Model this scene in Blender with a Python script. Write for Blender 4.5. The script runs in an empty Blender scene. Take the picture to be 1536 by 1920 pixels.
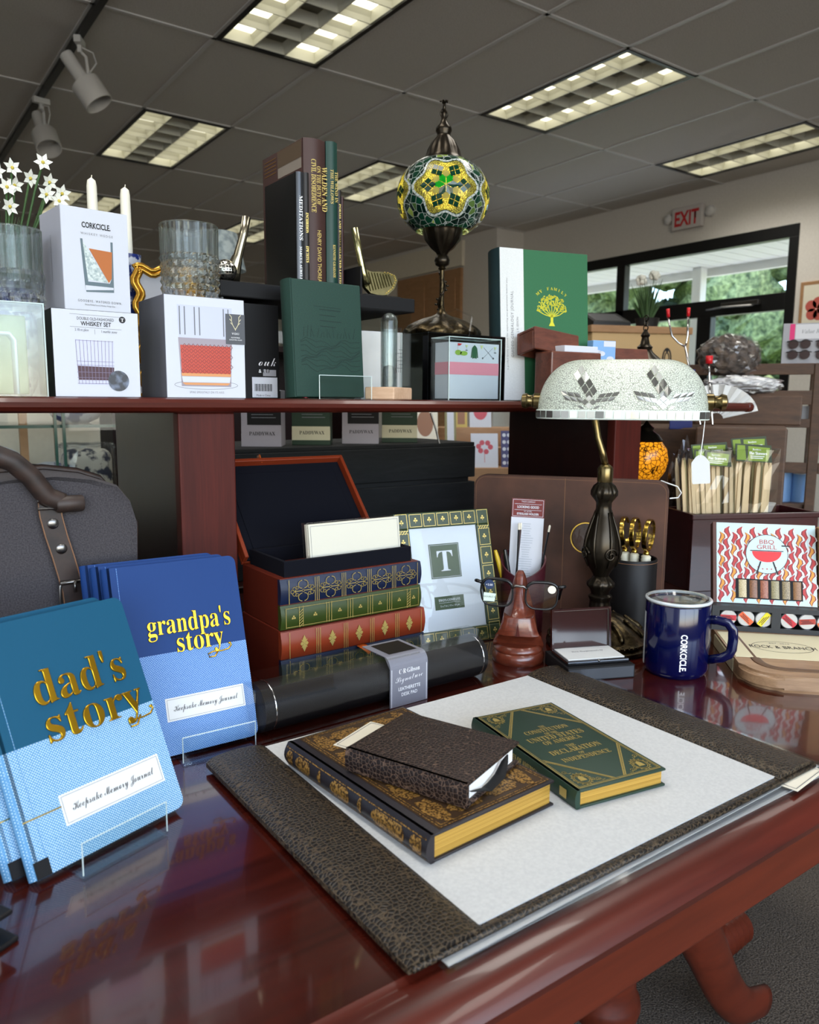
import bpy, bmesh, math, random
from math import sin, cos, pi, radians as R, sqrt, atan2
from mathutils import Vector, Matrix, Euler
random.seed(7)
SC = bpy.context.scene
COL = SC.collection
# ---------------------------------------------------------------- camera
YAW, PITCH, ROLL, FPX = 0.620610975, 0.140320135, 0.00712635891, 1460.56
fw = Vector((sin(YAW)*cos(PITCH), cos(YAW)*cos(PITCH), -sin(PITCH)))
rt = Vector((cos(YAW), -sin(YAW), 0)); upv = rt.cross(fw)
r2 = rt*cos(ROLL)+upv*sin(ROLL); u2 = -rt*sin(ROLL)+upv*cos(ROLL)
cd = bpy.data.cameras.new('camera'); cam = bpy.data.objects.new('camera', cd); COL.objects.link(cam)
cam.matrix_world = Matrix(((r2.x, u2.x, -fw.x, 0), (r2.y, u2.y, -fw.y, 0), (r2.z, u2.z, -fw.z, 1.16), (0, 0, 0, 1)))
cd.sensor_fit = 'HORIZONTAL'; cd.sensor_width = 36; cd.lens = 36*FPX/1536
cd.clip_start = 0.02; cd.clip_end = 200
cd.dof.use_dof = True; cd.dof.focus_distance = 1.08; cd.dof.aperture_fstop = 11
SC.camera = cam
# ---------------------------------------------------------------- exposure, world, sun, window light
vs = SC.view_settings; vs.view_transform = 'Standard'; vs.look = 'None'; vs.gamma = 1; vs.use_curve_mapping = False
vs.exposure = -0.22
try: SC.display_settings.display_device = 'sRGB'
except Exception: pass
cy = SC.cycles
cy.max_bounces = 8; cy.diffuse_bounces = 3; cy.glossy_bounces = 4; cy.transmission_bounces = 8; cy.transparent_max_bounces = 14
cy.caustics_reflective = False; cy.caustics_refractive = False; cy.sample_clamp_indirect = 3.0; cy.blur_glossy = 0.5
cy.use_denoising = True
W = bpy.data.worlds.new('sky'); SC.world = W; W.use_nodes = True
nt = W.node_tree; bg = nt.nodes['Background']
sk = nt.nodes.new('ShaderNodeTexSky'); sk.sky_type = 'NISHITA'; sk.sun_elevation = R(50); sk.sun_rotation = R(-150); sk.sun_disc = False
nt.links.new(sk.outputs[0], bg.inputs[0]); bg.inputs[1].default_value = 1.05
def lamp(name, kind, loc, rot, energy, color=(1, 1, 1), sx=1, sy=1, spread=None):
    l = bpy.data.lights.new(name, kind); l.energy = energy; l.color = color
    if kind == 'AREA':
        l.shape = 'RECTANGLE'; l.size = sx; l.size_y = sy
        if spread: l.spread = spread
    o = bpy.data.objects.new(name, l); COL.objects.link(o); o.location = loc; o.rotation_euler = rot
    return o
sun = lamp('sun', 'SUN', (0, -5, 8), Euler((R(30), 0, R(57))), 8, (1, .95, .86)); sun.data.angle = R(1)
# daylight through the shop front windows behind the photographer
for wx in (-2.2, 0.0, 2.2):
    lamp('window_daylight', 'AREA', (wx, -2.95, 1.9), Euler((R(80), 0, 0)), 46, (.86, .93, 1), 2.0, 2.3)
lamp('window_daylight', 'AREA', (-2.95, 0.3, 1.8), Euler((R(90), 0, R(-90))), 22, (.86, .93, 1), 2.2, 1.9)
# downlight of the louvered fluorescent fittings (those overhead and behind the camera too)
for lx_, ly_ in ((1.71, 2.97), (1.71, 5.41), (3.54, 2.97), (5.37, 2.97), (3.54, 5.41), (1.71, 7.85), (3.54, 7.85), (1.71, .53), (-.12, .53), (3.54, .53), (-.12, -1.91), (1.71, -1.91), (-1.95, .53), (-.12, 2.97)):
    lamp('fluorescent_downlight', 'AREA', (lx_+.305, ly_+.61, 3.03), Euler((0, 0, 0)), 13, (1, .97, .9), .5, 1.1, R(125))

# ---------------------------------------------------------------- materials
def lin(c):
    return tuple(((v/255)/12.92 if v/255 <= .04045 else ((v/255+.055)/1.055)**2.4) for v in c)+(1,)
MATS = {}
class NM:
    def __init__(s, name):
        s.m = bpy.data.materials.new(name); s.m.use_nodes = True; s.t = s.m.node_tree; s.b = s.t.nodes['Principled BSDF']; MATS[name] = s.m
        s.out = s.t.nodes['Material Output']
    def n(s, typ, **k):
        x = s.t.nodes.new('ShaderNode'+typ)
        for a, v in k.items():
            if a.startswith('i_'):
                key = a[2:]; key = int(key) if key.isdigit() else key.replace('_', ' ')
                x.inputs[key].default_value = v
            else: setattr(x, a, v)
        return x
    def l(s, a, b): s.t.links.new(a, b)
    def coord(s, scale=(1, 1, 1), rot=(0, 0, 0), kind='Object'):
        c = s.n('TexCoord'); m = s.n('Mapping'); m.inputs['Scale'].default_value = scale; m.inputs['Rotation'].default_value = rot
        s.l(c.outputs[kind], m.inputs[0]); return m.outputs[0]
    def ramp(s, fac, stops):
        r = s.n('ValToRGB'); e = r.color_ramp.elements
        while len(e) < len(stops): e.new(.5)
        for i, (p, c) in enumerate(stops): e[i].position = p; e[i].color = c if len(c) == 4 else lin(c)
        s.l(fac, r.inputs[0]); return r.outputs[0]
    def bump(s, h, strength=.3, dist=.001):
        b = s.n('Bump'); b.inputs['Strength'].default_value = strength; b.inputs['Distance'].default_value = dist
        s.l(h, b.inputs['Height']); s.l(b.outputs[0], s.b.inputs['Normal'])
def P(name, c, rough=.5, metal=0, coat=0, spec=.5, emit=None, es=1, trans=0, ior=1.45, sheen=0):
    if name in MATS: return MATS[name]
    k = NM(name); b = k.b
    b.inputs['Base Color'].default_value = lin(c); b.inputs['Roughness'].default_value = rough; b.inputs['Metallic'].default_value = metal
    b.inputs['Coat Weight'].default_value = coat; b.inputs['Coat Roughness'].default_value = .06; b.inputs['Specular IOR Level'].default_value = spec
    b.inputs['Transmission Weight'].default_value = trans; b.inputs['IOR'].default_value = ior; b.inputs['Sheen Weight'].default_value = sheen
    if emit: b.inputs['Emission Color'].default_value = lin(emit); b.inputs['Emission Strength'].default_value = es
    return k.m
def wood(name, c1, c2, scale=(2, 30, 30), rough=.2, coat=.6, bump=.05, spec=.5):
    k = NM(name); v = k.coord(scale)
    n = k.n('TexNoise', i_Scale=2.0, i_Detail=6.0, i_Roughness=.65, i_Distortion=.6); k.l(v, n.inputs['Vector'])
    n2 = k.n('TexNoise', i_Scale=9.0, i_Detail=4.0); k.l(v, n2.inputs['Vector'])
    mx = k.n('Math', operation='MULTIPLY_ADD'); mx.inputs[1].default_value = .35; k.l(n2.outputs[0], mx.inputs[0]); k.l(n.outputs[0], mx.inputs[2])
    k.l(k.ramp(mx.outputs[0], [(.45, c1), (.85, c2)]), k.b.inputs['Base Color'])
    k.b.inputs['Roughness'].default_value = rough; k.b.inputs['Coat Weight'].default_value = coat; k.b.inputs['Coat Roughness'].default_value = .05
    if bump: k.bump(mx.outputs[0], bump, .0005)
    k.b.inputs['Specular IOR Level'].default_value = spec
    return k.m
def noisy(name, c1, c2, scale=50, rough=.5, bump=.2, dist=.001, detail=4, lo=.35, hi=.65, coat=0, metal=0, sc=(1, 1, 1)):
    k = NM(name); v = k.coord(sc); n = k.n('TexNoise', i_Scale=float(scale), i_Detail=float(detail)); k.l(v, n.inputs['Vector'])
    k.l(k.ramp(n.outputs[0], [(lo, c1), (hi, c2)]), k.b.inputs['Base Color'])
    k.b.inputs['Roughness'].default_value = rough; k.b.inputs['Coat Weight'].default_value = coat; k.b.inputs['Metallic'].default_value = metal
    if bump: k.bump(n.outputs[0], bump, dist)
    return k.m
def cells(name, dark, edge, scale, rough=.35, w=.09, bump=.6, dist=.0006, sc=(1, 1, 1), coat=0):
    k = NM(name); v = k.coord(sc); t = k.n('TexVoronoi', feature='DISTANCE_TO_EDGE', i_Scale=float(scale), i_Randomness=.72); k.l(v, t.inputs['Vector'])
    k.l(k.ramp(t.outputs['Distance'], [(0.0, edge), (w, dark)]), k.b.inputs['Base Color'])
    k.b.inputs['Roughness'].default_value = rough; k.b.inputs['Coat Weight'].default_value = coat; k.b.inputs['Specular IOR Level'].default_value = .3
    k.bump(k.ramp(t.outputs['Distance'], [(0, (0, 0, 0, 1)), (w*2.5, (1, 1, 1, 1))]), bump, dist)
    return k.m
def weave(name, c1, c2, scale, rough=.8, bump=.3):
    k = NM(name); v = k.coord((1, 1, 1), (0, R(45), 0)); t = k.n('TexVoronoi', feature='F1', i_Scale=float(scale), i_Randomness=.12); k.l(v, t.inputs['Vector'])
    k.l(k.ramp(t.outputs['Distance'], [(.12, c2), (.42, c1)]), k.b.inputs['Base Color']); k.b.inputs['Roughness'].default_value = rough
    k.bump(t.outputs['Distance'], bump, .0006); return k.m
def clear(name, tint=(255, 255, 255), rough=.03, refl=.16, alpha=.94, ior=1.45):
    k = NM(name); t = k.t; t.nodes.remove(k.b)
    tr = k.n('BsdfTransparent'); c = lin(tint); tr.inputs[0].default_value = (c[0]*alpha, c[1]*alpha, c[2]*alpha, 1)
    g = k.n('BsdfGlossy'); g.inputs['Roughness'].default_value = rough
    f = k.n('LayerWeight'); f.inputs[0].default_value = .5; pw = k.n('Math', operation='POWER'); pw.inputs[1].default_value = 4.0; k.l(f.outputs['Facing'], pw.inputs[0])
    a = k.n('Math', operation='MULTIPLY_ADD'); a.inputs[1].default_value = .8; a.inputs[2].default_value = .03+refl*.12; k.l(pw.outputs[0], a.inputs[0])
    mx = k.n('MixShader'); k.l(a.outputs[0], mx.inputs[0]); k.l(tr.outputs[0], mx.inputs[1]); k.l(g.outputs[0], mx.inputs[2]); k.l(mx.outputs[0], k.out.inputs[0])
    return k.m
def glass(name, c=(245, 250, 250), rough=0.0, ior=1.45):
    k = NM(name); t = k.t; t.nodes.remove(k.b); g = k.n('BsdfGlass'); g.inputs[0].default_value = lin(c); g.inputs['Roughness'].default_value = rough; g.inputs['IOR'].default_value = ior
    tr = k.n('BsdfTransparent'); tr.inputs[0].default_value = (.97, .98, .98, 1); mx = k.n('MixShader'); mx.inputs[0].default_value = .5
    k.l(g.outputs[0], mx.inputs[1]); k.l(tr.outputs[0], mx.inputs[2]); k.l(mx.outputs[0], k.out.inputs[0]); return k.m
def lightpanel(name, c, s):
    k = NM(name); k.t.nodes.remove(k.b); e = k.n('Emission'); e.inputs[0].default_value = lin(c); e.inputs[1].default_value = s; k.l(e.outputs[0], k.out.inputs[0]); return k.m

M = MATS
wood('desk_wood', (42, 11, 7), (66, 20, 12), (1.2, 26, 26), .16, .7, .03)
wood('edge_wood', (60, 18, 11), (82, 28, 18), (1.2, 20, 20), .3, .3, .02)
wood('apron_wood', (72, 27, 15), (94, 37, 21), (1.0, 14, 14), .38, .1, .02, .3)
wood('post_wood', (50, 16, 12), (78, 27, 20), (26, 26, 1.4), .5, 0, .03, .2)
wood('dark_panel', (24, 8, 7), (34, 12, 9), (20, 20, 2), .35, .05, .02, .3)
wood('nose_wood', (72, 28, 17), (110, 50, 32), (18, 18, 60), .3, .4, .03)
wood('acacia_wood', (118, 88, 62), (165, 132, 100), (4, 30, 30), .45, .1, .03)
wood('pale_wood', (188, 150, 118), (210, 176, 146), (30, 6, 30), .55, 0, .02)
wood('card_box_wood', (74, 36, 26), (108, 60, 44), (8, 30, 30), .4, .2, .02)
wood('rack_wood', (58, 40, 28), (84, 58, 40), (4, 20, 20), .6, 0, .03)
wood('crate_wood', (17, 19, 21), (30, 32, 34), (4, 30, 30), .75, 0, .05, .25)
wood('tan_wood', (150, 112, 76), (170, 130, 92), (3, 3, 14), .55, 0, .02)
cells('snake_leather', (21, 17, 14), (84, 70, 53), 215, .42, .12, .7, .0006, (1, 1.15, 1))
cells('bible_leather', (26, 16, 15), (104, 82, 68), 235, .5, .07, .7, .0006)
weave('journal_weave', (82, 136, 180), (205, 228, 238), 520)
weave('journal_weave_deep', (70, 114, 176), (160, 192, 226), 520)
P('journal_teal', (12, 74, 102), .6, spec=.3); P('journal_blue', (14, 52, 108), .6, spec=.3)
P('gold_foil', (205, 158, 42), .28, 1); P('gold_print', (196, 172, 100), .4, .7); P('dim_gold', (150, 112, 58), .45, .6)
P('pale_gold', (226, 200, 120), .25, 1); P('brass', (186, 152, 70), .18, 1); P('antique_brass', (112, 98, 66), .28, 1)
noisy('bronze', (38, 32, 24), (84, 72, 50), 120, .34, .5, .002, metal=1)
P('dark_bronze', (52, 46, 38), .3, .9)
P('gunmetal', (120, 118, 116), .28, 1); P('chrome', (210, 210, 212), .12, 1); P('black_plastic', (20, 20, 22), .25)
P('black_leather', (17, 15, 16), .5, spec=.3); P('black_card', (20, 20, 22), .6, spec=.25); P('black_gloss', (14, 14, 16), .12, coat=.5)
P('ink', (28, 28, 32), .6); P('grey_ink', (110, 112, 118), .6); P('white_ink', (236, 236, 238), .6)
P('white_card', (202, 205, 214), .6, spec=.3); P('white_paper', (210, 211, 210), .75); P('cream_paper', (224, 218, 200), .7)
P('box_side_grey', (96, 98, 106), .55); P('page_white', (226, 226, 224), .7)
noisy('blotter_paper', (188, 189, 189), (198, 199, 198), 300, .8, .05, .0003)
k = NM('page_gilt'); v = k.coord((1, 1, 900)); n = k.n('TexNoise', i_Scale=1.0, i_Detail=2.0); k.l(v, n.inputs['Vector'])
k.l(k.ramp(n.outputs[0], [(.3, (160, 118, 40)), (.7, (226, 184, 92))]), k.b.inputs['Base Color']); k.b.inputs['Roughness'].default_value = .38; k.b.inputs['Metallic'].default_value = .55
noisy('brown_suede', (56, 34, 24), (88, 55, 40), 9, .7, .12, .001, 6)
noisy('bag_canvas', (50, 47, 50), (70, 66, 69), 600, .95, .4, .0006, 2)
noisy('strap_leather', (30, 20, 16), (50, 34, 27), 60, .55, .2, .0006)
P('strap_edge', (120, 84, 58), .6)
P('box_leather', (92, 30, 15), .42); P('spine_navy', (17, 28, 54), .36); P('spine_green', (46, 60, 20), .36); P('spine_rust', (122, 46, 22), .36)
P('black_velvet', (12, 13, 21), .9, spec=.15); P('frame_green', (38, 52, 24), .3)
P('label_green', (62, 76, 54), .6)
P('mug_blue', (3, 8, 54), .12, coat=.2); clear('lid_clear', (250, 252, 252), .08, .8, .95)
clear('acrylic', (250, 254, 254), .03, .1, .97); clear('film', (253, 254, 255), .08, .1, .98); clear('thin_pane', (252, 254, 254), .02, -.12, .98)
clear('smoke_acrylic', (120, 120, 122), .04, .3, .5); clear('lens_pane', (253, 255, 254), .01, .3, .97)
glass('cut_glass'); glass('tube_glass')
P('acrylic_edge', (190, 205, 205), .15, spec=.8)
noisy('green_linen', (16, 48, 40), (22, 58, 48), 700, .75, .25, .0004)
noisy('gene_green', (30, 92, 56), (36, 100, 62), 700, .7, .15, .0004); noisy('gene_spine', (18, 44, 48), (24, 52, 56), 700, .7, .15, .0004)
noisy('gene_band', (206, 208, 208), (216, 218, 218), 500, .75, .1, .0003)
P('walden_brown', (62, 38, 34), .55); P('willow_green', (20, 58, 50), .5)
P('const_green', (26, 50, 38), .5)
noisy('ceiling_tile', (172, 167, 160), (206, 201, 194), 240, .95, .5, .002, 3, .36, .5)
P('ceiling_grid', (205, 203, 200), .5)
noisy('wall_paint', (206, 201, 193), (212, 207, 199), 60, .9, .05)
noisy('wall_cream', (212, 204, 186), (218, 210, 192), 60, .9, .05)
noisy('carpet', (44, 38, 33), (104, 94, 82), 260, .95, .9, .006, 3, .35, .65)
P('track_white', (190, 188, 184), .4); P('track_black', (16, 16, 16), .4)
P('frame_black', (14, 14, 15), .4); P('soffit_white', (228, 226, 222), .7)
P('red_ink', (196, 40, 44), .55); P('navy', (24, 34, 92), .4); P('pink_strip', (214, 120, 140), .6)
noisy('grass', (110, 128, 70), (158, 168, 104), 6, .9, .3, .05, 5)
noisy('leaf_mass', (50, 70, 46), (150, 170, 120), 9, .8, .6, .1, 8, .3, .7)
P('bark', (78, 64, 54), .9)

# ---------------------------------------------------------------- mesh helpers
class MB:
    def __init__(s): s.bm = bmesh.new(); s.mi = 0
    def mat(s, i): s.mi = i; return s
    def _f(s, vs_):
        try: f = s.bm.faces.new(vs_); f.material_index = s.mi; return f
        except ValueError: return None
    def box(s, x0, x1, y0, y1, z0, z1, bevel=0, seg=2, mtx=None):
        vv = [s.bm.verts.new(p) for p in ((x0, y0, z0), (x1, y0, z0), (x1, y1, z0), (x0, y1, z0), (x0, y0, z1), (x1, y0, z1), (x1, y1, z1), (x0, y1, z1))]
        fs = [s._f([vv[i] for i in q]) for q in ((3, 2, 1, 0), (4, 5, 6, 7), (0, 1, 5, 4), (1, 2, 6, 5), (2, 3, 7, 6), (3, 0, 4, 7))]
        if bevel:
            es = list({e for f in fs for e in f.edges})
            r = bmesh.ops.bevel(s.bm, geom=es, offset=bevel, segments=seg, affect='EDGES', profile=.5)
            for f in r['faces']: f.material_index = s.mi
            vv = list({v for f in fs if f.is_valid for v in f.verts} | {v for f in r['faces'] for v in f.verts})
        if mtx is not None: bmesh.ops.transform(s.bm, matrix=mtx, verts=vv)
        return s
    def poly(s, pts): s._f([s.bm.verts.new(p) for p in pts]); return s
    def prism(s, pts, d):
        d = Vector(d); a = [s.bm.verts.new(p) for p in pts]; b = [s.bm.verts.new(Vector(p)+d) for p in pts]; n = len(a)
        s._f(a[::-1]); s._f(b)
        for i in range(n): s._f([a[i], a[(i+1) % n], b[(i+1) % n], b[i]])
        return s
    def lathe(s, prof, seg=32, c=(0, 0, 0), flute=0, famp=0, axis='z', cap=True, a0=0, a1=2*pi):
        rings = []; full = abs(a1-a0-2*pi) < 1e-6; ns = seg if full else seg+1
        for r, z, *q in prof:
            amp = q[0] if q else famp; ring = []
            for i in range(ns):
                a = a0+(a1-a0)*i/seg; rr = r*(1+amp*cos(flute*a)) if flute else r
                p = (rr*cos(a), rr*sin(a), z)
                if axis == 'x': p = (z, rr*cos(a), rr*sin(a))
                if axis == 'y': p = (rr*sin(a), z, rr*cos(a))
                ring.append(s.bm.verts.new((p[0]+c[0], p[1]+c[1], p[2]+c[2])))
            rings.append(ring)
        for A, B in zip(rings, rings[1:]):
            for i in range(seg):
                j = (i+1) % ns; s._f([A[i], A[j], B[j], B[i]])
        if cap and full:
            if prof[0][0] > 1e-5: s._f(rings[0][::-1])
            if prof[-1][0] > 1e-5: s._f(rings[-1])
        return s
    def tube(s, pts, rad, seg=8, closed=False, flat=None):
        pts = [Vector(p) for p in pts]; n = len(pts); rings = []; up = None
        for i, p in enumerate(pts):
            if closed: t = pts[(i+1) % n]-pts[i-1]
            else: t = pts[min(i+1, n-1)]-pts[max(i-1, 0)]
            t = t.normalized() if t.length > 1e-9 else Vector((0, 0, 1))
            if up is None:
                up = Vector((0, 0, 1)) if abs(t.z) < .9 else Vector((1, 0, 0))
            x = up.cross(t)
            if x.length < 1e-5: x = Vector((1, 0, 0)).cross(t)
            x.normalize(); y = t.cross(x).normalized(); up = y
            r = rad[i] if isinstance(rad, (list, tuple)) else rad
            fx, fy = (flat or (1, 1))
            rings.append([s.bm.verts.new(p+x*(r*fx*cos(2*pi*k/seg))+y*(r*fy*sin(2*pi*k/seg))) for k in range(seg)])
        m = n if closed else n-1
        for i in range(m):
            A, B = rings[i], rings[(i+1) % n]
            for k in range(seg): s._f([A[k], A[(k+1) % seg], B[(k+1) % seg], B[k]])
        if not closed: s._f(rings[0][::-1]); s._f(rings[-1])
        return s
    def ball(s, c, r, seg=16, sq=(1, 1, 1)):
        prof = [(r*sin(pi*i/(seg//2)), -r*cos(pi*i/(seg//2))) for i in range(seg//2+1)]
        n0 = len(s.bm.verts); s.bm.verts.ensure_lookup_table()
        s.lathe([(max(a, 1e-5), z) for a, z in prof], seg, (0, 0, 0)); s.bm.verts.ensure_lookup_table()
        for v in s.bm.verts[n0:]: v.co = Vector((v.co.x*sq[0]+c[0], v.co.y*sq[1]+c[1], v.co.z*sq[2]+c[2]))
        return s
    def build(s, name, mats, parent=None, smooth=False, ang=None):
        me = bpy.data.meshes.new(name); bmesh.ops.recalc_face_normals(s.bm, faces=s.bm.faces[:]) if not getattr(s, 'keepn', False) else None
        s.bm.to_mesh(me); s.bm.free()
        for m in (mats if isinstance(mats, (list, tuple)) else [mats]): me.materials.append(MATS[m] if isinstance(m, str) else m)
        if smooth:
            for p in me.polygons: p.use_smooth = True
            if ang: me.set_sharp_from_angle(angle=R(ang))
        o = bpy.data.objects.new(name, me); COL.objects.link(o)
        if parent: o.parent = parent
        return o
def thing(name, label, cat, loc=(0, 0, 0), rot=(0, 0, 0), group=None):
    o = bpy.data.objects.new(name, None); COL.objects.link(o); o.location = loc; o.rotation_euler = Euler(rot, 'XYZ'); o.empty_display_size = .02
    o['label'] = label; o['category'] = cat
    if group: o['group'] = group
    return o
def tag(o, label, cat, group=None, kind=None):
    o['label'] = label; o['category'] = cat
    if group: o['group'] = group
    if kind: o['kind'] = kind
    return o
def struct(o, label=None, cat=None):
    o['kind'] = 'structure'
    if label: o['label'] = label
    if cat: o['category'] = cat
    return o
def dup(root, loc=None, rot=None, label=None, group=None):
    r = root.copy(); COL.objects.link(r)
    if loc is not None: r.location = loc
    if rot is not None: r.rotation_euler = Euler(rot)
    if label: r['label'] = label
    if group: r['group'] = group
    for ch in list(root.children):
        c = ch.copy(); COL.objects.link(c); c.parent = r
        for g in ch.children:
            d = g.copy(); COL.objects.link(d); d.parent = c
    return r
class Face:
    """A flat face: origin, right, up; p(a,b,off) gives the 3-D point."""
    def __init__(s, o, r=(1, 0, 0), u=(0, 0, 1)):
        s.o, s.r, s.u = Vector(o), Vector(r).normalized(), Vector(u).normalized(); s.n = s.r.cross(s.u)
    def p(s, a, b, off=.0003): return s.o+s.r*a+s.u*b+s.n*off
    def rect(s, mb, a0, a1, b0, b1, off=.0003): mb.poly([s.p(a0, b0, off), s.p(a1, b0, off), s.p(a1, b1, off), s.p(a0, b1, off)]); return mb
    def disc(s, mb, a, b, r, off=.0003, n=28, ry=None): mb.poly([s.p(a+r*cos(2*pi*i/n), b+(ry or r)*sin(2*pi*i/n), off) for i in range(n)]); return mb
    def pg(s, mb, pts, off=.0003): mb.poly([s.p(a, b, off) for a, b in pts]); return mb
    def line(s, mb, pts, w, off=.0003, closed=False):
        n = len(pts); pts = [Vector((a, b)) for a, b in pts]
        for i in range(n if closed else n-1):
            a, b = pts[i], pts[(i+1) % n]; d = b-a
            if d.length < 1e-9: continue
            d.normalize(); q = Vector((-d.y, d.x))*w/2; e = d*w*.3
            mb.poly([s.p(*(a-q-e), off), s.p(*(b-q+e), off), s.p(*(b+q+e), off), s.p(*(a+q-e), off)])
        return mb
    def ring(s, mb, a, b, r, w, off=.0003, n=32, ry=None):
        ry = ry or r; s.line(mb, [(a+r*cos(2*pi*i/n), b+ry*sin(2*pi*i/n)) for i in range(n)], w, off, True); return mb
def styled(t, style):
    o = ''
    B = {'serif': (0x1D400, 0x1D41A), 'script': (0x1D4D0, 0x1D4EA), 'italic': (0x1D434, 0x1D44E)}
    if style not in B: return t
    U, L = B[style]
    for c in t:
        if style == 'italic' and c == 'h': o += '\u210e'
        elif 'A' <= c <= 'Z': o += chr(U+ord(c)-65)
        elif 'a' <= c <= 'z': o += chr(L+ord(c)-97)
        elif style == 'serif' and '0' <= c <= '9': o += chr(0x1D7CE+ord(c)-48)
        else: o += c
    return o
def text(face, t, a, b, size, mat, parent, style='sans', align='CENTER', rot=0, sx=1, off=.0004, depth=0, space=1, name='lettering', bold=0, width=None, shear=0):
    """Lettering cut as a mesh on a face; (a,b) is the baseline anchor, size the em height, width fits the line."""
    c = bpy.data.curves.new('t', 'FONT'); c.body = styled(t, style); c.size = size; c.align_x = align; c.space_character = space; c.resolution_u = 3; c.offset = bold*size; c.shear = shear
    if depth: c.extrude = depth; c.bevel_depth = depth*.8; c.bevel_resolution = 1
    o = bpy.data.objects.new('t', c); COL.objects.link(o)
    me = bpy.data.meshes.new_from_object(o); bpy.data.objects.remove(o); bpy.data.curves.remove(c)
    if width and len(me.vertices):
        xs = [v.co.x for v in me.vertices]; sx = width/max(1e-6, max(xs)-min(xs))
    n = face.n; cr, sr = cos(rot), sin(rot)
    rr = face.r*cr+face.u*sr; uu = -face.r*sr+face.u*cr; base = face.p(a, b, off+depth)
    me.transform(Matrix(((rr.x*sx, uu.x, n.x, base.x), (rr.y*sx, uu.y, n.y, base.y), (rr.z*sx, uu.z, n.z, base.z), (0, 0, 0, 1))))
    me.materials.clear(); me.materials.append(MATS[mat])
    o = bpy.data.objects.new(name, me); COL.objects.link(o); o.parent = parent
    return o
def ink(face_fn, name, mat, parent):
    mb = MB(); mb.keepn = True; face_fn(mb); return mb.build(name, mat, parent)
# ================================================================ the room
GX, GY = 1.71, 2.97; PX, PY = .61, 1.22; CZ = 3.05
X0, X1, Y0, Y1 = -3.17, 6.3, -3.0, 12.0
fixtures = [(1.71, 2.97), (1.71, 5.41), (3.54, 2.97), (5.37, 2.97), (3.54, 5.41), (1.71, 7.85), (3.54, 7.85)]
mb = MB(); mb.box(X0, X1+.1, Y0, Y1, -.1, 0); struct(mb.build('floor', 'carpet'), 'speckled brown commercial carpet', 'floor')
mb = MB(); gb = MB(); i = -8
xs = [GX+PX*i for i in range(-8, 9)]; ys = [GY+PY*j for j in range(-5, 9)]
for x in xs:
    for y in ys:
        if any(abs(x-a) < .1 and abs(y-b) < .1 for a, b in fixtures): continue
        xe, ye = min(x+PX, X1), min(y+PY, Y1)
        if xe-x < .05: continue
        mb.box(x+.008, xe-.008, y+.008, ye-.008, CZ, CZ+.015)
mb.mat(1).box(X0, X1, Y0-.2, Y1, CZ+.16, CZ+.2)
mb.mat(2)
for x in xs: mb.box(x-.012, x+.012, Y0, Y1, CZ-.006, CZ+.004)
for y in ys: mb.box(X0, X1, y-.012, y+.012, CZ-.006, CZ+.003)
struct(mb.build('ceiling', ['ceiling_tile', 'ceiling_tile', 'ceiling_grid']), 'grey dropped ceiling of mineral fibre tiles in a metal grid', 'ceiling')
def wall(name, m, *b):
    mb = MB()
    for q in b: mb.box(*q)
    return struct(mb.build(name, m))
wall('wall_left', 'wall_paint', (X0-.1, X0, Y0, Y1, 0, CZ+.2))
wall('wall_front', 'wall_paint', (X0, X1, Y0-.1, Y0, 0, .7), (X0, X1, Y0-.1, Y0, 2.8, CZ+.2), (2.2, X1, Y0-.1, Y0, .7, 2.8))
wall('wall_back', 'wall_paint', (X0, X1, Y1, Y1+.1, 0, CZ+.2))
wall('wall_right', 'wall_paint', (X1, X1+.14, Y0, 3.47, 0, CZ+.2), (X1, X1+.14, 6.25, Y1, 0, CZ+.2), (X1, X1+.14, 3.47, 6.25, 2.6, CZ+.2))
wall('wall_alcove', 'wall_paint', (5.9, X1, 6.65, 11.9, 0, CZ))
wall('trim_1', 'wall_cream', (5.86, 5.9, 7.2, 11.9, 2.72, 3.0))
mb = MB(); mb.box(5.86, 5.9, 7.22, 8.5, 0, 2.70)
for y0, y1 in ((7.3, 7.8), (7.9, 8.4)):
    for z0, z1 in ((.2, 1.2), (1.35, 2.6)): mb.box(5.845, 5.86, y0, y1, z0, z1, .006)
struct(mb.build('door_1', 'tan_wood'), 'tan panelled wooden door under a beam', 'door')
# --- shop window with door in the right wall
mb = MB()
for y0, y1, z0, z1 in ((3.47, 6.25, 2.5, 2.6), (3.47, 3.55, 0, 2.5), (6.17, 6.25, 0, 2.5), (5.2, 5.3, 0, 2.5), (3.55, 6.17, 1.93, 2.07), (4.22, 4.36, 0, 1.93), (3.55, 6.17, 0, .12)):
    mb.box(6.29, 6.37, y0, y1, z0, z1, .004)
win = mb.build('window_1', 'frame_black'); struct(win, 'wide black framed shop window with transom and glass door', 'window')
mb = MB(); mb.box(6.325, 6.335, 3.55, 6.17, .1, 2.52); mb.build('pane', 'thin_pane', win)
mb = MB(); mb.box(6.24, 6.29, 3.75, 4.1, 1.99, 2.03, .005); mb.tube([(6.26, 3.8, 1.99), (6.1, 4.0, 1.975), (6.26, 4.25, 1.985)], .008); mb.build('door_closer', 'gunmetal', win)
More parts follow.
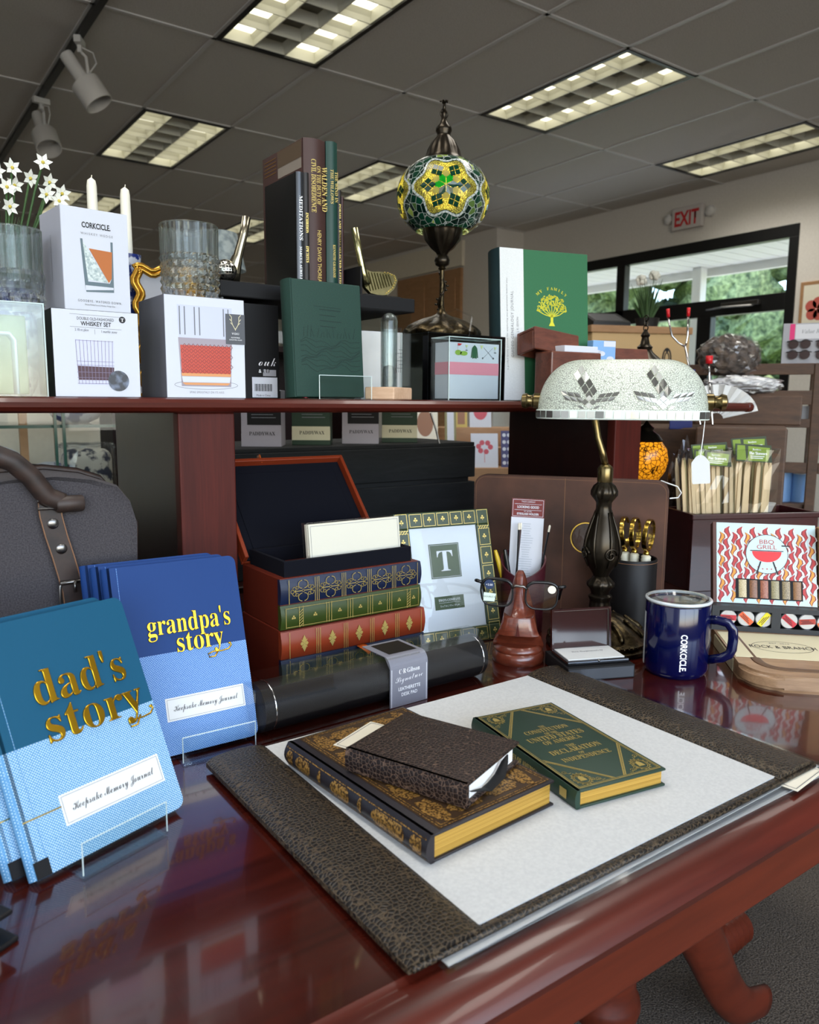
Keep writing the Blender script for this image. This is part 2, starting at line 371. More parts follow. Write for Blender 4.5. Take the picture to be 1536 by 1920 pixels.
# --- exit sign
t = thing('exit_sign', 'white exit sign with red letters and two lamp heads above the window', 'sign', (6.297, 4.50, 2.72))
mb = MB(); mb.box(-.05, 0, -.16, .16, 0, .2, .012); mb.build('housing', P('sign_white', (196, 190, 186), .5), t)
f = Face((-.05, .0, 0), (0, -1, 0), (0, 0, 1)); text(f, 'EXIT', 0, .035, .175, 'red_ink', t, bold=.03, width=.25)
for s in (-1, 1):
    mb = MB(); mb.lathe([(.02, -.05), (.045, -.03), (.05, .03), (.045, .035), (.001, .03)], 16, (0, s*.215, .12), axis='x'); mb.box(-.03, 0, s*.15-.03 if s < 0 else .15, s*.15 if s < 0 else .2, .1, .13); mb.build('lamp_head', 'ceiling_grid', t, True, 40)
# --- framed picture on the wall to the right of the window
t = thing('wall_picture', 'small framed flower print hanging on the cream wall right of the window', 'picture', (6.299, 3.22, 1.93))
mb = MB(); mb.box(-.02, 0, -.2, .2, -.2, .2, .004); mb.build('frame', 'tan_wood', t)
f = Face((-.02, 0, 0), (0, -1, 0), (0, 0, 1))
ink(lambda m: f.rect(m, -.17, .17, -.17, .17), 'print', 'cream_paper', t)
ink(lambda m: [f.disc(m, -.06+.05*cos(a), -.02+.05*sin(a), .045, .0006) for a in (0, 1.3, 2.6, 4, 5.2)], 'flower_art', P('coral', (190, 90, 80), .6), t)
# --- ceiling lights
lightpanel('tube_light', (255, 250, 224), 2.6)
P('louver', (214, 212, 196), .3, .0); P('louver_unlit', (96, 92, 78), .35)
def fixture():
    t = thing('ceiling_light', 'x', 'ceiling light', (0, 0, CZ))
    mb = MB()
    for x0, x1, y0, y1 in ((.005, .03, .005, 1.215), (.58, .605, .005, 1.215), (.03, .58, .005, .03), (.03, .58, 1.19, 1.215)): mb.box(x0, x1, y0, y1, -.012, .0)
    mb.box(.02, .59, .02, 1.2, .11, .12)
    mb.build('frame', 'frame_black', t)
    mb = MB()
    for x0, x1, y0, y1 in ((.02, .03, .02, 1.2), (.58, .59, .02, 1.2), (.03, .58, .02, .03), (.03, .58, 1.19, 1.2)): mb.box(x0, x1, y0, y1, 0, .11)
    def vblade(p, q, wtop):   # louver blade with a thicker top, curving down to a thin edge
        (ax, ay), (bx, by) = p, q; n = Vector((-(by-ay), bx-ax, 0)).normalized(); A, B = Vector((ax, ay, 0)), Vector((bx, by, 0))
        prof = [(-wtop, .055), (-wtop*.35, .027), (-.003, 0), (.003, 0), (wtop*.35, .027), (wtop, .055)]
        va = [A+n*o+Vector((0, 0, z)) for o, z in prof]; mb.prism(va, B-A)
    for c in (1, 2): vblade((.03+.1833*c, .03), (.03+.1833*c, 1.19), .02)
    for r in range(1, 6): vblade((.03, .03+.1933*r), (.58, .03+.1933*r), .02)
    mb.build('louver', 'louver', t)
    mb = MB()
    for c in (0, 2): mb.box(.034+.1833*c, .21+.1833*c, .035, 1.185, .058, .07)
    mb.build('lamp_panel', 'tube_light', t)
    mb = MB(); mb.box(.034+.1833, .21+.1833, .035, 1.185, .058, .07); mb.build('reflector', 'louver_unlit', t)  # middle lamp is off: its unlit tone is painted into the reflector colour
    return t
fl = ['large ceiling light nearest the camera, cut off by the top of the photo', 'ceiling light above the white flowers, behind the largest one', 'ceiling light to the right of the mosaic lantern top', 'rightmost ceiling light, nearest the exit sign', 'ceiling light half hidden between the upright books and the lantern', 'far ceiling light behind the two white candles', 'small far ceiling light left of the upright books']
F0 = fixture()
for i, (x, y) in enumerate(fixtures):
    o = F0 if i == 0 else dup(F0)
    o.location = (x, y, CZ); o['label'] = fl[i]; o['group'] = 'louvered ceiling lights'
# --- track with two spot heads
t = thing('lighting_track', 'black lighting track running along the ceiling at left', 'track', (1.12, 0, CZ-.03))
mb = MB(); mb.box(-.018, .018, 2.2, 9.0, 0, .024); mb.build('rail', 'track_black', t)
def spot(loc, az, label):
    t = thing('track_spotlight', label, 'spotlight', loc, (0, 0, az), 'white track spotlights')
    mb = MB(); mb.box(-.018, .018, -.05, .05, -.035, 0, .004); mb.box(-.01, .01, -.012, .012, -.07, -.035); mb.build('adapter', 'track_white', t)
    mb = MB(); mb.tube([(0, 0, -.06), (.03, 0, -.09), (.035, 0, -.16), (.03, 0, -.2)], .008, 8); mb.build('bracket', 'track_white', t)
    d = Vector((.55, 0, -.83)).normalized(); c = Vector((0, 0, -.19))
    h = MB(); h.lathe([(.001, -.13), (.034, -.13), (.036, -.12), (.036, .0), (.04, .015), (.074, .03), (.076, .035), (.076, .155), (.07, .155), (.066, .06), (.001, .05)], 28)
    q = Vector((0, 0, 1)).rotation_difference(d).to_matrix().to_4x4(); bmesh.ops.transform(h.bm, matrix=Matrix.Translation(c)@q, verts=h.bm.verts[:])
    h.build('lamp_head', 'track_white', t, True, 40)
    mb = MB(); mb.tube([(0, 0, -.04), (.06, .02, -.06), (.075, .02, -.11), (.03, .02, -.17)], .004, 6); mb.build('cord', 'track_white', t)
spot((1.12, 4.55, CZ-.03), R(-28), 'white track spotlight closer to the camera, higher in the picture')
spot((1.12, 5.55, CZ-.03), R(-80), 'white track spotlight further along the track, above the flowers')
spot((4.55, 8.6, CZ), R(170), 'small distant white spotlight seen beside the right golf club bookend')
# --- outside
mb = MB(); mb.prism([(6.45, -20, -.2), (60, -20, -.2), (60, -20, 2.4), (24, -20, 2.1), (15, -20, 1.15), (11.4, -20, -.08), (6.45, -20, -.15)], (0, 60, 0)); struct(mb.build('ground', 'grass'), 'sunlit grass bank outside the window', 'lawn')
mb = MB(); mb.box(6.45, 11.5, -20, 40, -.12, -.04); struct(mb.build('path', P('pavement', (186, 184, 178), .9)), 'pale pavement added outside to bounce light up at the canopy', 'pavement')  # pale ground added as a bounce to whiten the canopy underside
mb = MB()
for j in range(60): mb.box(6.44, 8.5, -2+j*.2, -2+j*.2+.185, 2.75, 2.78)
mb.box(8.42, 8.5, -2, 10, 2.66, 2.75); mb.box(6.44, 8.6, -2, 10, 2.79, 2.85)
struct(mb.build('roof_canopy', 'soffit_white'), 'white planked canopy over the shop front outside', 'canopy')
mb = MB(); mb.box(X0-.1, 6.5, Y0-.1, Y1+.1, 3.3, 3.4); struct(mb.build('sun_block_roof', 'wall_paint'))  # unseen slab added above the ceiling to keep the sun out
t = thing('canopy_post', 'white square post holding up the outside canopy', 'post', (8.3, 5.75, -.1)); mb = MB(); mb.box(-.06, .06, -.06, .06, 0, 2.85, .01); mb.build('shaft', 'soffit_white', t); mb = MB(); mb.box(-.1, .1, -.1, .1, 0, .15, .01); mb.build('foot', 'soffit_white', t)
def tree(x, y, h, w, seed, label):
    rnd = random.Random(seed); t = thing('tree', label, 'tree', (x, y, 1.9), group='trees beyond the lawn')
    mb = MB(); mb.tube([(0, 0, 0), (.05, .1, h*.3), (0, 0, h*.7)], [.22, .17, .08], 10); mb.build('trunk', 'bark', t, True)
    mb = MB()
    for i in range(38):
        a = rnd.uniform(0, 2*pi); r = w*sqrt(rnd.random())*.8; z = h*(.03+.95*rnd.random()); s = w*rnd.uniform(.22, .42)
        n0 = len(mb.bm.verts); mb.ball((r*cos(a), r*sin(a), z), s, 12, (1, 1, .8)); mb.bm.verts.ensure_lookup_table()
        for v in mb.bm.verts[n0:]: v.co += Vector((rnd.uniform(-1, 1), rnd.uniform(-1, 1), rnd.uniform(-1, 1)))*s*.14
    mb.build('crown', 'leaf_mass', t)
tl = ['leafy tree seen through the left strip of window', 'leafy tree seen behind the white outside post', 'leafy tree in the middle of the wide transom pane', 'leafy tree at the right end of the window', 'low leafy tree behind the far road', 'tree seen between the marshmallow forks and the sunglasses rack', 'tall tree furthest beyond the lawn']
for i, (x, y, h, w) in enumerate([(24, 25, 9, 3.0), (20, 18, 8, 2.8), (21, 12.6, 8.5, 2.6), (19, 8.2, 8, 2.2), (30, 28, 9, 3.4), (29, 20.5, 8, 3.4), (33, 13.5, 12, 4)]): tree(x, y, h, w, i, tl[i])
# ================================================================ desk and hutch
DZ = .76; SZ = 1.1635
desk = thing('desk', 'long glossy red wood desk with carved pedestal leg in the foreground', 'desk', (0, 0, 0))
mb = MB(); mb.box(-.75, 1.80, .405, 1.50, .722, DZ, 0); mb.build('desktop', 'desk_wood', desk)
mb = MB()
prof = [(.405, DZ), (.398, DZ-.002), (.392, DZ+.001), (.375, DZ-.002), (.362, DZ-.009), (.356, DZ-.018), (.359, DZ-.027), (.372, DZ-.031), (.384, DZ-.033), (.405, DZ-.035)]
mb.prism([(-.75, y, z) for y, z in prof], (2.55, 0, 0)); mb.build('edge_moulding', 'edge_wood', desk, True, 50)
mb = MB(); mb.box(-.73, 1.78, .386, 1.48, .655, .7275, .003); mb.build('apron', 'apron_wood', desk)
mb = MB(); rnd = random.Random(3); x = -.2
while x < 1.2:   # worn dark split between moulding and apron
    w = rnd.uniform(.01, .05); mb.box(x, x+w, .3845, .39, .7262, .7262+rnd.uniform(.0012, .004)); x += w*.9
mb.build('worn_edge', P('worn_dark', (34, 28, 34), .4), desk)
# pedestal: centre column with sabre legs and a scroll foot
PX_, PY_ = .905, .725
mb = MB(); mb.lathe([(.001, .195), (.035, .197), (.052, .207), (.056, .222), (.054, .236), (.048, .246), (.047, .27), (.050, .40), (.056, .60), (.075, .655), (.001, .655)], 40, (PX_, PY_, 0)); mb.build('pedestal', 'apron_wood', desk, True, 40)
for path in (((.945, .717, .44), (1.01, .708, .395), (1.075, .702, .325), (1.135, .70, .235), (1.195, .70, .13), (1.26, .70, .05), (1.34, .70, .028)), ((.945, .737, .42), (1.06, .765, .36), (1.18, .79, .26), (1.30, .815, .14), (1.41, .84, .05)), ((.865, .717, .44), (.80, .71, .39), (.73, .70, .31), (.66, .69, .2), (.58, .68, .06), (.52, .67, .028)), ((.89, .765, .44), (.86, .84, .38), (.83, .93, .26), (.80, 1.03, .1), (.78, 1.1, .03))):
    fp = []
    for a, b in zip(path, path[1:]):
        for k_ in range(5): fp.append(Vector(a).lerp(Vector(b), k_/5))
    fp.append(Vector(path[-1])); sm = fp[:]
    for _ in range(4): sm = [sm[0]]+[(sm[i-1]+sm[i]*2+sm[i+1])/4 for i in range(1, len(sm)-1)]+[sm[-1]]
    mb = MB(); mb.tube(sm, [.040-.016*i/len(sm) for i in range(len(sm))], 16, flat=(.75, 1.35)); mb.build('leg', 'apron_wood', desk, True)
mb = MB(); pr_ = [(.001, -.055)]
for i in range(6): pr_ += [(.036-.0005*i, -.05+.018*i), (.043-.001*i, -.041+.018*i), (.036-.0005*i, -.033+.018*i)]
mb.lathe(pr_+[(.001, .062)], 24, (1.43, .84, .046), axis='x'); mb.build('scroll_foot', 'apron_wood', desk, True)
# hutch
hut = thing('hutch', 'red wood hutch shelf on flat posts standing on the back of the desk', 'shelf', (0, 0, DZ))
mb = MB(); zt = SZ-DZ
pr = [(1.385, zt), (1.056, zt), (1.050, zt-.002), (1.046, zt-.007), (1.047, zt-.013), (1.053, zt-.018), (1.060, zt-.0205), (1.385, zt-.0205)]
mb.prism([(-.5, y, z) for y, z in pr], (2.235, 0, 0)); mb.lathe([(.009, -.0), (.0115, .004), (.0115, .02), (.001, .028)], 12, (1.735, 1.058, zt-.0102), axis='x'); mb.build('shelf_board', 'edge_wood', hut)
for x0 in (.369, 1.284, -.47):
    mb = MB(); mb.box(x0, x0+.083, 1.068, 1.09, 0, zt-.0205, .002); p = mb.build('post', 'post_wood', hut)
    mb = MB(); mb.box(x0+.002, x0+.081, 1.09, 1.39 if x0 > 0 else 1.36, 0, zt-.0205); mb.build('side_panel', 'dark_panel', p)
# ================================================================ desk pad
pad = thing('desk_pad', 'brown reptile leather desk pad with white blotter paper on the desk', 'desk pad', (.288, .40, DZ+.0055))
PW, PD = .548, .378
mb = MB(); mb.box(0, PW, 0, PD, 0, .004, .001); mb.build('backing', 'snake_leather', pad)
mb = MB(); mb.box(.05, PW-.05, .006, PD-.0, .0041, .0052)
mb.build('blotter', 'blotter_paper', pad)
for x0, x1 in ((-.001, .070), (PW-.070, PW+.001)):
    mb = MB(); n = 10; pts = []
    for i in range(n+1):
        u = i/n; pts.append((x0+(x1-x0)*u, -.001, .0045+.0065*min(1, sin(pi*min(1, max(0, u)))**.5)))
    mb.prism([(x0, -.001, -.0005)]+pts+[(x1, -.001, -.0005)], (0, PD+.002, 0)); mb.build('side_strip', 'snake_leather', pad, True, 50)
mb = MB(); mb.tube([(.002, -.001, .0025), (PW-.002, -.001, .0025)], .003, 8); mb.build('front_roll', 'snake_leather', pad, True)
# clear sleeves with spare sheets stacked under the pad's front edge
for i, (dx, dy) in enumerate(((.032, -.013), (.028, -.010), (.022, -.016))):
    t = thing('plastic_sleeve', ['clear plastic sleeve of paper under the desk pad, lowest of three', 'clear plastic sleeve of paper under the desk pad, middle of three', 'clear plastic sleeve of paper under the desk pad, uppermost of three'][i], 'sleeve', (.288+dx, .40+dy, DZ+.0004+i*.0017), (0, 0, R((-.6, .3, .8)[i])), 'sleeves under the desk pad')
    mb = MB(); mb.box(.006, PW-.016, .0065, .36, 0, .0009); mb.build('paper', 'white_paper', t)
    mb = MB(); mb.box(0, PW-.008, -.001, .365, .0010, .0013); mb.build('film', 'film', t)
t = thing('price_card', 'small white printed card tucked under the right front corner of the desk pad', 'card', (.765, .386, DZ+.0056), (0, 0, R(6)))
mb = MB(); mb.box(0, .07, -.006, .03, -.0002, .0002); mb.build('card', 'cream_paper', t)
f = Face((0, 0, .0002), (1, 0, 0), (0, 1, 0)); ink(lambda m: f.line(m, [(.004, -.003), (.066, -.003), (.066, .027), (.004, .027)], .0008, closed=True), 'border', 'grey_ink', t)
# ================================================================ flat books on the pad
def hardback(name, label, loc, rot, w, d, h, cover, pages='page_gilt', spine_r=.004, over=.003, ct=.0025, group=None, bulge=.35, cat='book'):
    """A closed hardback lying flat: x = width from spine (x=0) to fore edge, y = length, z up."""
    t = thing(name, label, cat, loc, rot, group)
    mb = MB(); mb.box(0, w, 0, d, 0, ct, .0008); mb.box(0, w, 0, d, h-ct, h, .0008)
    sp = [(.004, -.0)]; n = 8
    pts = [(-bulge*h*.35*sin(pi*i/n), 0, h*i/n) for i in range(n+1)]
    mb.prism(pts+[(.004, 0, h), (.004, 0, 0)], (0, d, 0))
    mb.build('cover', cover, t, True, 35)
    mb = MB(); mb.box(.002, w-over, over, d-over, ct, h-ct); mb.build('page_block', pages, t)
    return t
# constitution book (dark green, gilt edges)
L_ = hardback('hardback_book', 'slim dark green gilt-edged book with Constitution title lying right on the pad', (.5425, .478, DZ+.0112), (0, 0, R(-9.5)), .113, .196, .019, 'const_green')
f = Face((0, 0, .019), (1, 0, 0), (0, 1, 0)); w, d = .113, .196
def art(m):
    f.line(m, [(.005, .004), (w-.004, .004), (w-.004, d-.004), (.005, d-.004)], .0011, closed=True)
    f.line(m, [(.007, .006), (w-.006, .006), (w-.006, d-.006), (.007, d-.006)], .0006, closed=True)
    cx = w/2+.001
    for sx in (-1, 1):
        for sy in (-1, 1):
            X = lambda a: cx+sx*a; Yv = lambda b: d/2+sy*b
            for o in (0, .002, .0045): f.line(m, [(X(.049), Yv(.030+o)), (X(.006+o*.6), Yv(.091))], .0009 if o != .002 else .0005)
            ex, ey = X(.0375), Yv(.0795)
            for rr in (.0105, .0085): f.ring(m, ex, ey, rr*.85, .0008, ry=rr)
            for k in range(14): f.disc(m, ex+.0075*cos(k*.449)*1.3, ey+.0095*sin(k*.449)*1.25, .0008)
            for k in range(5):   # scroll work in the corner triangle
                qx, qy = X(.046-.006*k), Yv(.062+.006*k+(.004 if k % 2 else 0)); f.ring(m, qx, qy, .0024, .0006, n=12)
                f.line(m, [(qx, qy), (qx-sx*.003, qy+sy*.004), (qx-sx*.006, qy+sy*.003)], .0006)
            f.pg(m, [(ex-.004, ey-.004), (ex+.004, ey-.004), (ex+.003, ey+.003), (ex, ey+.006), (ex-.003, ey+.003)], .0004)
ink(art, 'gilt_ornament', 'gold_print', L_)
for s_, b, sz, wd in (('THE', .136, .008, .008), ('CONSTITUTION', .126, .0125, .058), ('OF THE', .118, .008, .017), ('UNITED STATES', .107, .0145, .074), ('OF AMERICA', .096, .0125, .05), ('THE', .083, .008, .012), ('DECLARATION', .072, .0138, .066), ('OF', .064, .007, .007), ('INDEPENDENCE', .054, .0115, .062)):
    text(f, s_, w/2+.001, b, sz, 'gold_print', L_, 'serif', width=wd)
f2 = Face((-.0025, d, .0045), (0, -1, 0), (0, 0, 1)); text(f2, 'THE UNITED STATES OF AMERICA', .085, .002, .0095, 'gold_print', L_, 'serif', width=.10)
ink(lambda m: f2.rect(m, .172, .183, .001, .0105), 'spine_badge', 'gold_print', L_)
# illuminated brown and gilt book
L_ = hardback('hardback_book', 'large brown and gold patterned book with gilt pages, underneath the leather journal', (.373, .487, DZ+.0112), (0, 0, R(3.6)), .158, .236, .026, P('illum_dark', (34, 30, 34), .4), bulge=.6)
w, d = .158, .236; f = Face((0, 0, .026), (1, 0, 0), (0, 1, 0))
ink(lambda m: f.rect(m, .012, w-.003, .003, d-.003), 'cover_print', P('illum_brown', (62, 44, 28), .42, .2), L_)
def art(m):
    for i, o in enumerate((.0045, .0075, .036, .039, .0415)): f.line(m, [(.010+o, o), (w-o, o), (w-o, d-o), (.010+o, d-o)], .0011, .0006, True)
    # cartouches along the border
    def cart(a, b, la, lb):
        pts = []
        for k in range(28):
            q = 2*pi*k/28; rr = 1+.10*cos(6*q); pts.append((a+la*rr*abs(cos(q))**.7*(1 if cos(q) > 0 else -1), b+lb*rr*abs(sin(q))**.7*(1 if sin(q) > 0 else -1)))
        f.pg(m, pts, .0006)
    for k in range(5): cart(.029, .032+.043*k, .0095, .0185); cart(w-.0225, .032+.043*k, .0095, .0185)
    for k in range(2): cart(.060+.045*k, .0225, .0195, .0095); cart(.060+.045*k, d-.0225, .0195, .0095)
    for a in (.029, w-.0225):
        for b in (.0225-.012, d-.0225+.012): f.disc(m, a, b, .004, .0006)
ink(art, 'gilt_cartouches', noisy('gilt_flecks', (70, 48, 24), (176, 132, 66), 420, .42, .2, .0003, 3, .42, .58, metal=.5), L_)
ink(lambda m: f.rect(m, .054, w-.046, .046, d-.046, .0007), 'centre_panel', noisy('panel_flecks', (60, 52, 28), (206, 194, 140), 260, .5, .1, .0003, 2, .40, .50), L_)
fs = Face((-.0078, d, .0), (0, -1, 0), (0, 0, 1))
def sp(m):
    def strips(a0, a1, z0, z1, r_=0, n_=9):
        for q in range(n_):
            b0, b1 = z0+(z1-z0)*q/n_, z0+(z1-z0)*(q+1)/n_; u = abs((b0+b1)/2-(z0+z1)/2)/((z1-z0)/2); i_ = r_*(1-sqrt(max(0, 1-u*u)))
            fs.rect(m, a0+i_, a1-i_, b0, b1, .0012)
    for a0, a1, r_ in ((.006, .018, .005), (.024, .052, .008), (.066, .072, .003), (.090, .122, .008), (.136, .142, .003), (.158, .206, .009), (.214, .230, .005)): strips(a0, a1, .0055, .0205, r_)
    for k in range(8): fs.line(m, [(.004+k*.0325, .003), (.004+k*.0325, .023)], .0012, .0012)
    fs.line(m, [(.003, .004), (d-.003, .004)], .001, .0012); fs.line(m, [(.003, .022), (d-.003, .022)], .001, .0012)
o_ = ink(sp, 'spine_gilding', 'gilt_flecks', L_)
for v in o_.data.vertices: v.co.x = -.6*.026*.35*sin(pi*min(1, max(0, v.co.z/.026)))-.0005
# fat leather journal on top, turned
L_ = hardback('leather_journal', 'thick dark brown reptile leather journal on top of the gold patterned book', (.4235, .501, DZ+.0388), (0, 0, R(21.5)), .109, .136, .0235, 'bible_leather', 'page_white', over=.005, ct=.003, bulge=.25)
mb = MB(); mb.tube([(.012, .003, .011), (.035, -.003, .005), (.058, -.004, .009), (.072, -.002, .017), (.078, -.002, .022)], [.001, .0035, .004, .0025, .0005], 8, flat=(1.4, .2)); mb.build('ribbon', 'black_card', L_)
t = thing('envelope', 'small cream bordered card sticking out from under the leather journal', 'card', (.392, .685, DZ+.0382), (0, 0, R(23.7)))
mb = MB(); mb.box(0, .072, -.052, .0, 0, .0003); mb.build('card', 'cream_paper', t)
f = Face((0, 0, .0003), (1, 0, 0), (0, 1, 0)); ink(lambda m: f.line(m, [(.003, -.049), (.069, -.049), (.069, -.003), (.003, -.003)], .0007, closed=True), 'border', 'grey_ink', t)
# small black book at the left edge of the desk
t = thing('notebook', 'small black elastic notebook at the left front edge of the desk', 'notebook', (-.041, .539, DZ), (0, 0, R(28)))
mb = MB(); mb.box(0, .13, 0, .09, 0, .004, .0015); mb.box(.0, .128, .002, .088, .022, .026, .0015); mb.build('cover', 'black_leather', t)
mb = MB(); mb.box(.004, .118, .004, .086, .004, .022, .003); mb.build('page_block', 'page_white', t)
# ================================================================ story journals on acrylic easels
def story(name, label, loc, rot, top, low, split, group):
    t = thing(name, label, 'journal', loc, rot, group)
    w, h, th = .150, .217, .014
    def rr(x0, x1_, z0, z1, r): # rounded right corners
        pts = [(x0, z0)]
        for k in range(7): a = -pi/2+pi/2*k/6; pts.append((x1_-r+r*cos(a), z0+r+r*sin(a)))
        for k in range(7): a = pi/2*k/6; pts.append((x1_-r+r*cos(a), z1-r+r*sin(a)))
        pts.append((x0, z1)); return pts
    for nm, y0, y1 in (('cover', 0, .0022), ('back_cover', th-.0022, th)):
        mb = MB(); P_ = rr(0, w, 0, h, .009)
        lowp = [q for q in P_ if q[1] <= split]; lowp = [(0, 0)]+[q for q in P_ if 0 < q[0] and q[1] < split]+[(w, split), (0, split)]
        upp = [(0, split), (w, split)]+[q for q in P_ if q[1] > split and q[0] > 0]+[(0, h)]
        mb.prism([(a, y0, b) for a, b in upp], (0, y1-y0, 0)); mb.mat(1).prism([(a, y0, b) for a, b in lowp], (0, y1-y0, 0)); mb.build(nm, [top, low], t)
    mb = MB(); n = 8; pts = [(-.005*sin(pi*i/n), th*i/n, 0) for i in range(n+1)]+[(.003, th, 0), (.003, 0, 0)]
    mb.mat(1).prism(pts, (0, 0, split)); mb.mat(0).prism([(a, b, split) for a, b, c in pts], (0, 0, h-split)); mb.build('spine', [top, low], t, True, 40)
    mb = MB(); mb.box(.002, w-.003, .0022, th-.0022, .003, h-.003); mb.build('page_block', 'page_white', t)
    f = Face((0, 0, 0))
    ink(lambda m: (f.line(m, [(.0105, .001), (.0105, h-.001)], .0006)), 'hinge_groove', low, t)
    return t, f, w, h
def titles(t, f, s1, s2, w, w1, w2, y1, y2, c1, c2, sz, lb):
    text(f, s1, c1, y1, sz, 'gold_foil', t, 'serif', depth=.0006, width=w1, bold=-.011)
    text(f, s2, c2, y2, sz, 'gold_foil', t, 'serif', depth=.0006, width=w2, bold=-.011)
    e = c2+w2/2; mb = MB()
    pts = [(e-.006, y2-.004), (e-.012, y2-.012), (e-.019, y2-.012), (e-.020, y2-.008), (e-.014, y2-.006), (e-.004, y2-.007), (e+.005, y2-.006), (e+.009, y2-.002), (e+.008, y2+.001), (e+.006, y2)]
    mb.tube([f.p(a, b, .0008) for a, b in pts], [.0009]*8+[.0012, .0015], 6); mb.build('flourish', 'gold_foil', t, True)
    la, lr, lo, lh = lb
    ink(lambda m: f.rect(m, la, lr, lo, lh, .0004), 'label', 'white_paper', t)
    ink(lambda m: f.line(m, [(la+.002, lo+.002), (lr-.002, lo+.002), (lr-.002, lh-.002), (la+.002, lh-.002)], .0004, .0006, True), 'label_border', 'grey_ink', t)
    text(f, 'Keepsake Memory Journal', (la+lr)/2, lo+.0105, .0105, 'ink', t, 'script', width=(lr-la)*.82, off=.0007, bold=-.003)
def easel(name, label, loc, rot, wf, lean, back):
    t = thing(name, label, 'display stand', loc, rot)
    mb = MB(); mb.box(0, wf, -.0215, back+.012, -.004, -.0025, .0004); mb.box(0, wf, -.0235, -.0215, -.004, .029, .0006)
    q = Vector((0, back, 0)); mb.box(.01, wf-.01, 0, .002, -.002, .11, .0005, 2, Matrix.Translation(q)@Matrix.Rotation(-lean, 4, 'X')); mb.build('body', 'acrylic', t)
    mb = MB()
    for a, b in (((0, -.0225, .029), (wf, -.0225, .029)), ((0, -.0225, 0), (0, -.0225, .029)), ((wf, -.0225, 0), (wf, -.0225, .029))): mb.tube([a, b], .0006, 6)
    mb.build('edge', 'acrylic_edge', t); return t
# dad's story (two copies)
lean, yaw = R(25), R(19.5)
dl = Vector((.0985, .6615, DZ+.006))
def off(dn): # step back along the leaning book's normal
    return Matrix.Rotation(yaw, 3, 'Z') @ Matrix.Rotation(-lean, 3, 'X') @ Vector((-.012*(dn > 0), dn, dn*math.tan(lean)))
t, f, w, h = story('story_journal', "teal dad's story journal with gold title, front copy on the easel", dl, (-lean, 0, yaw), 'journal_teal', 'journal_weave', .107, 'dad journals')
titles(t, f, "dad's", 'story', w, .092, .099, .136, .102, .085, .089, .046, (.034, .137, .030, .057))
ink(lambda m: f.line(m, [(.0, .0475), (.034, .0475)], .0012, .0006), 'elastic_foil', 'pale_gold', t)
mb = MB(); mb.box(-.001, .012, -.0004, .0008, .0, .014); mb.build('spine_label', 'black_card', t)
t2 = dup(t, dl+off(.0155), None, "second teal dad's story journal, behind the front copy")
# grandpa's story (three copies)
lean2, yaw2 = R(17.4), R(-1.3)
gl = Vector((.2186, .8249, DZ+.006))
t, f, w, h = story('story_journal', "blue grandpa's story journal with gold title, front of three copies", gl, (-lean2, 0, yaw2), 'journal_blue', 'journal_weave_deep', .1135, 'grandpa journals')
titles(t, f, "grandpa's", 'story', w, .098, .056, .135, .1125, .085, .094, .033, (.046, .139, .037, .063))
for i, dn in enumerate((.015, .030)):
    o = Matrix.Rotation(yaw2, 3, 'Z') @ Matrix.Rotation(-lean2, 3, 'X') @ Vector((-.008*(i+1), dn, dn*math.tan(lean2)))
    dup(t, gl+o, None, ["blue grandpa's story journal, middle of three copies", "blue grandpa's story journal, rearmost copy against the canvas bag"][i])
easel('acrylic_easel', "clear acrylic easel holding the dad's story journals", dl+Vector((0, 0, -.0015))+Matrix.Rotation(yaw, 3, 'Z')@Vector((.026, 0, 0)), (0, 0, yaw), .085, lean, .040)
easel('acrylic_easel', "clear acrylic easel holding the grandpa's story journals", gl+Vector((.052, 0, -.0015)), (0, 0, yaw2), .085, lean2, .052)
# ================================================================ things on the hutch shelf
def carton(name, label, loc, rot, w, d, h, front, side, group=None, bev=.0008):
    t = thing(name, label, 'box', loc, rot, group)
    mb = MB(); mb.mat(1).box(0, w, 0, d, 0, h, bev); mb.build('carton', [front, side], t)
    mb = MB(); mb.box(.0006, w-.0006, -.0004, .0, .0006, h-.0006); mb.build('front_panel', front, t)
    return t, Face((0, -.0004, 0))
# -- whiskey wedge box
t, f = carton('gift_box', 'tall white whiskey wedge box standing on a glass set box', (.2385, 1.108, 1.2755), (0, 0, R(5.8)), .0875, .085, .132, 'white_card', P('carton_grey', (176, 178, 190), .55))
text(f, 'CORKCICLE.', .045, .1075, .0098, 'ink', t, bold=.03, width=.0375)
text(f, 'WHISKEY WEDGE', .0455, .0985, .0042, 'grey_ink', t, width=.042, space=1.4)
text(f, 'GOODBYE, WATERED DOWN.', .046, .0125, .0042, 'ink', t, width=.058, space=1.4)
text(f, 'Silicone Molded Form & Whiskey Wedge Glass', .0455, .0082, .003, 'grey_ink', t, width=.04)
gx0, gx1 = .0235, .066
ink(lambda m: f.pg(m, [(gx0, .093), (gx0+.004, .0285), (gx0+.005, .0255), (gx1-.001, .0275), (gx1, .093), (gx1-.003, .093), (gx1-.0035, .045), (gx1-.006, .039), (gx0+.008, .039), (gx0+.003, .093)]), 'glass_outline', P('glass_grey', (92, 108, 116), .5), t)
ink(lambda m: (f.pg(m, [(gx0+.004, .034), (gx1-.0015, .034), (gx1-.0015, .031), (gx0+.004, .0275)], .0005)), 'glass_base', 'white_card', t)
ink(lambda m: f.pg(m, [(gx0+.003, .090), (gx0+.0075, .0415), (gx1-.0075, .0395)], .0005), 'ice_wedge', noisy('ice_print', (150, 166, 168), (212, 220, 216), 300, .6, 0), t)
ink(lambda m: f.pg(m, [(gx0+.0105, .0815), (gx1-.0075, .0395), (gx1-.0035, .0455), (gx1-.0015, .080)], .0006), 'whiskey_print', P('whiskey_orange', (176, 100, 44), .55), t)
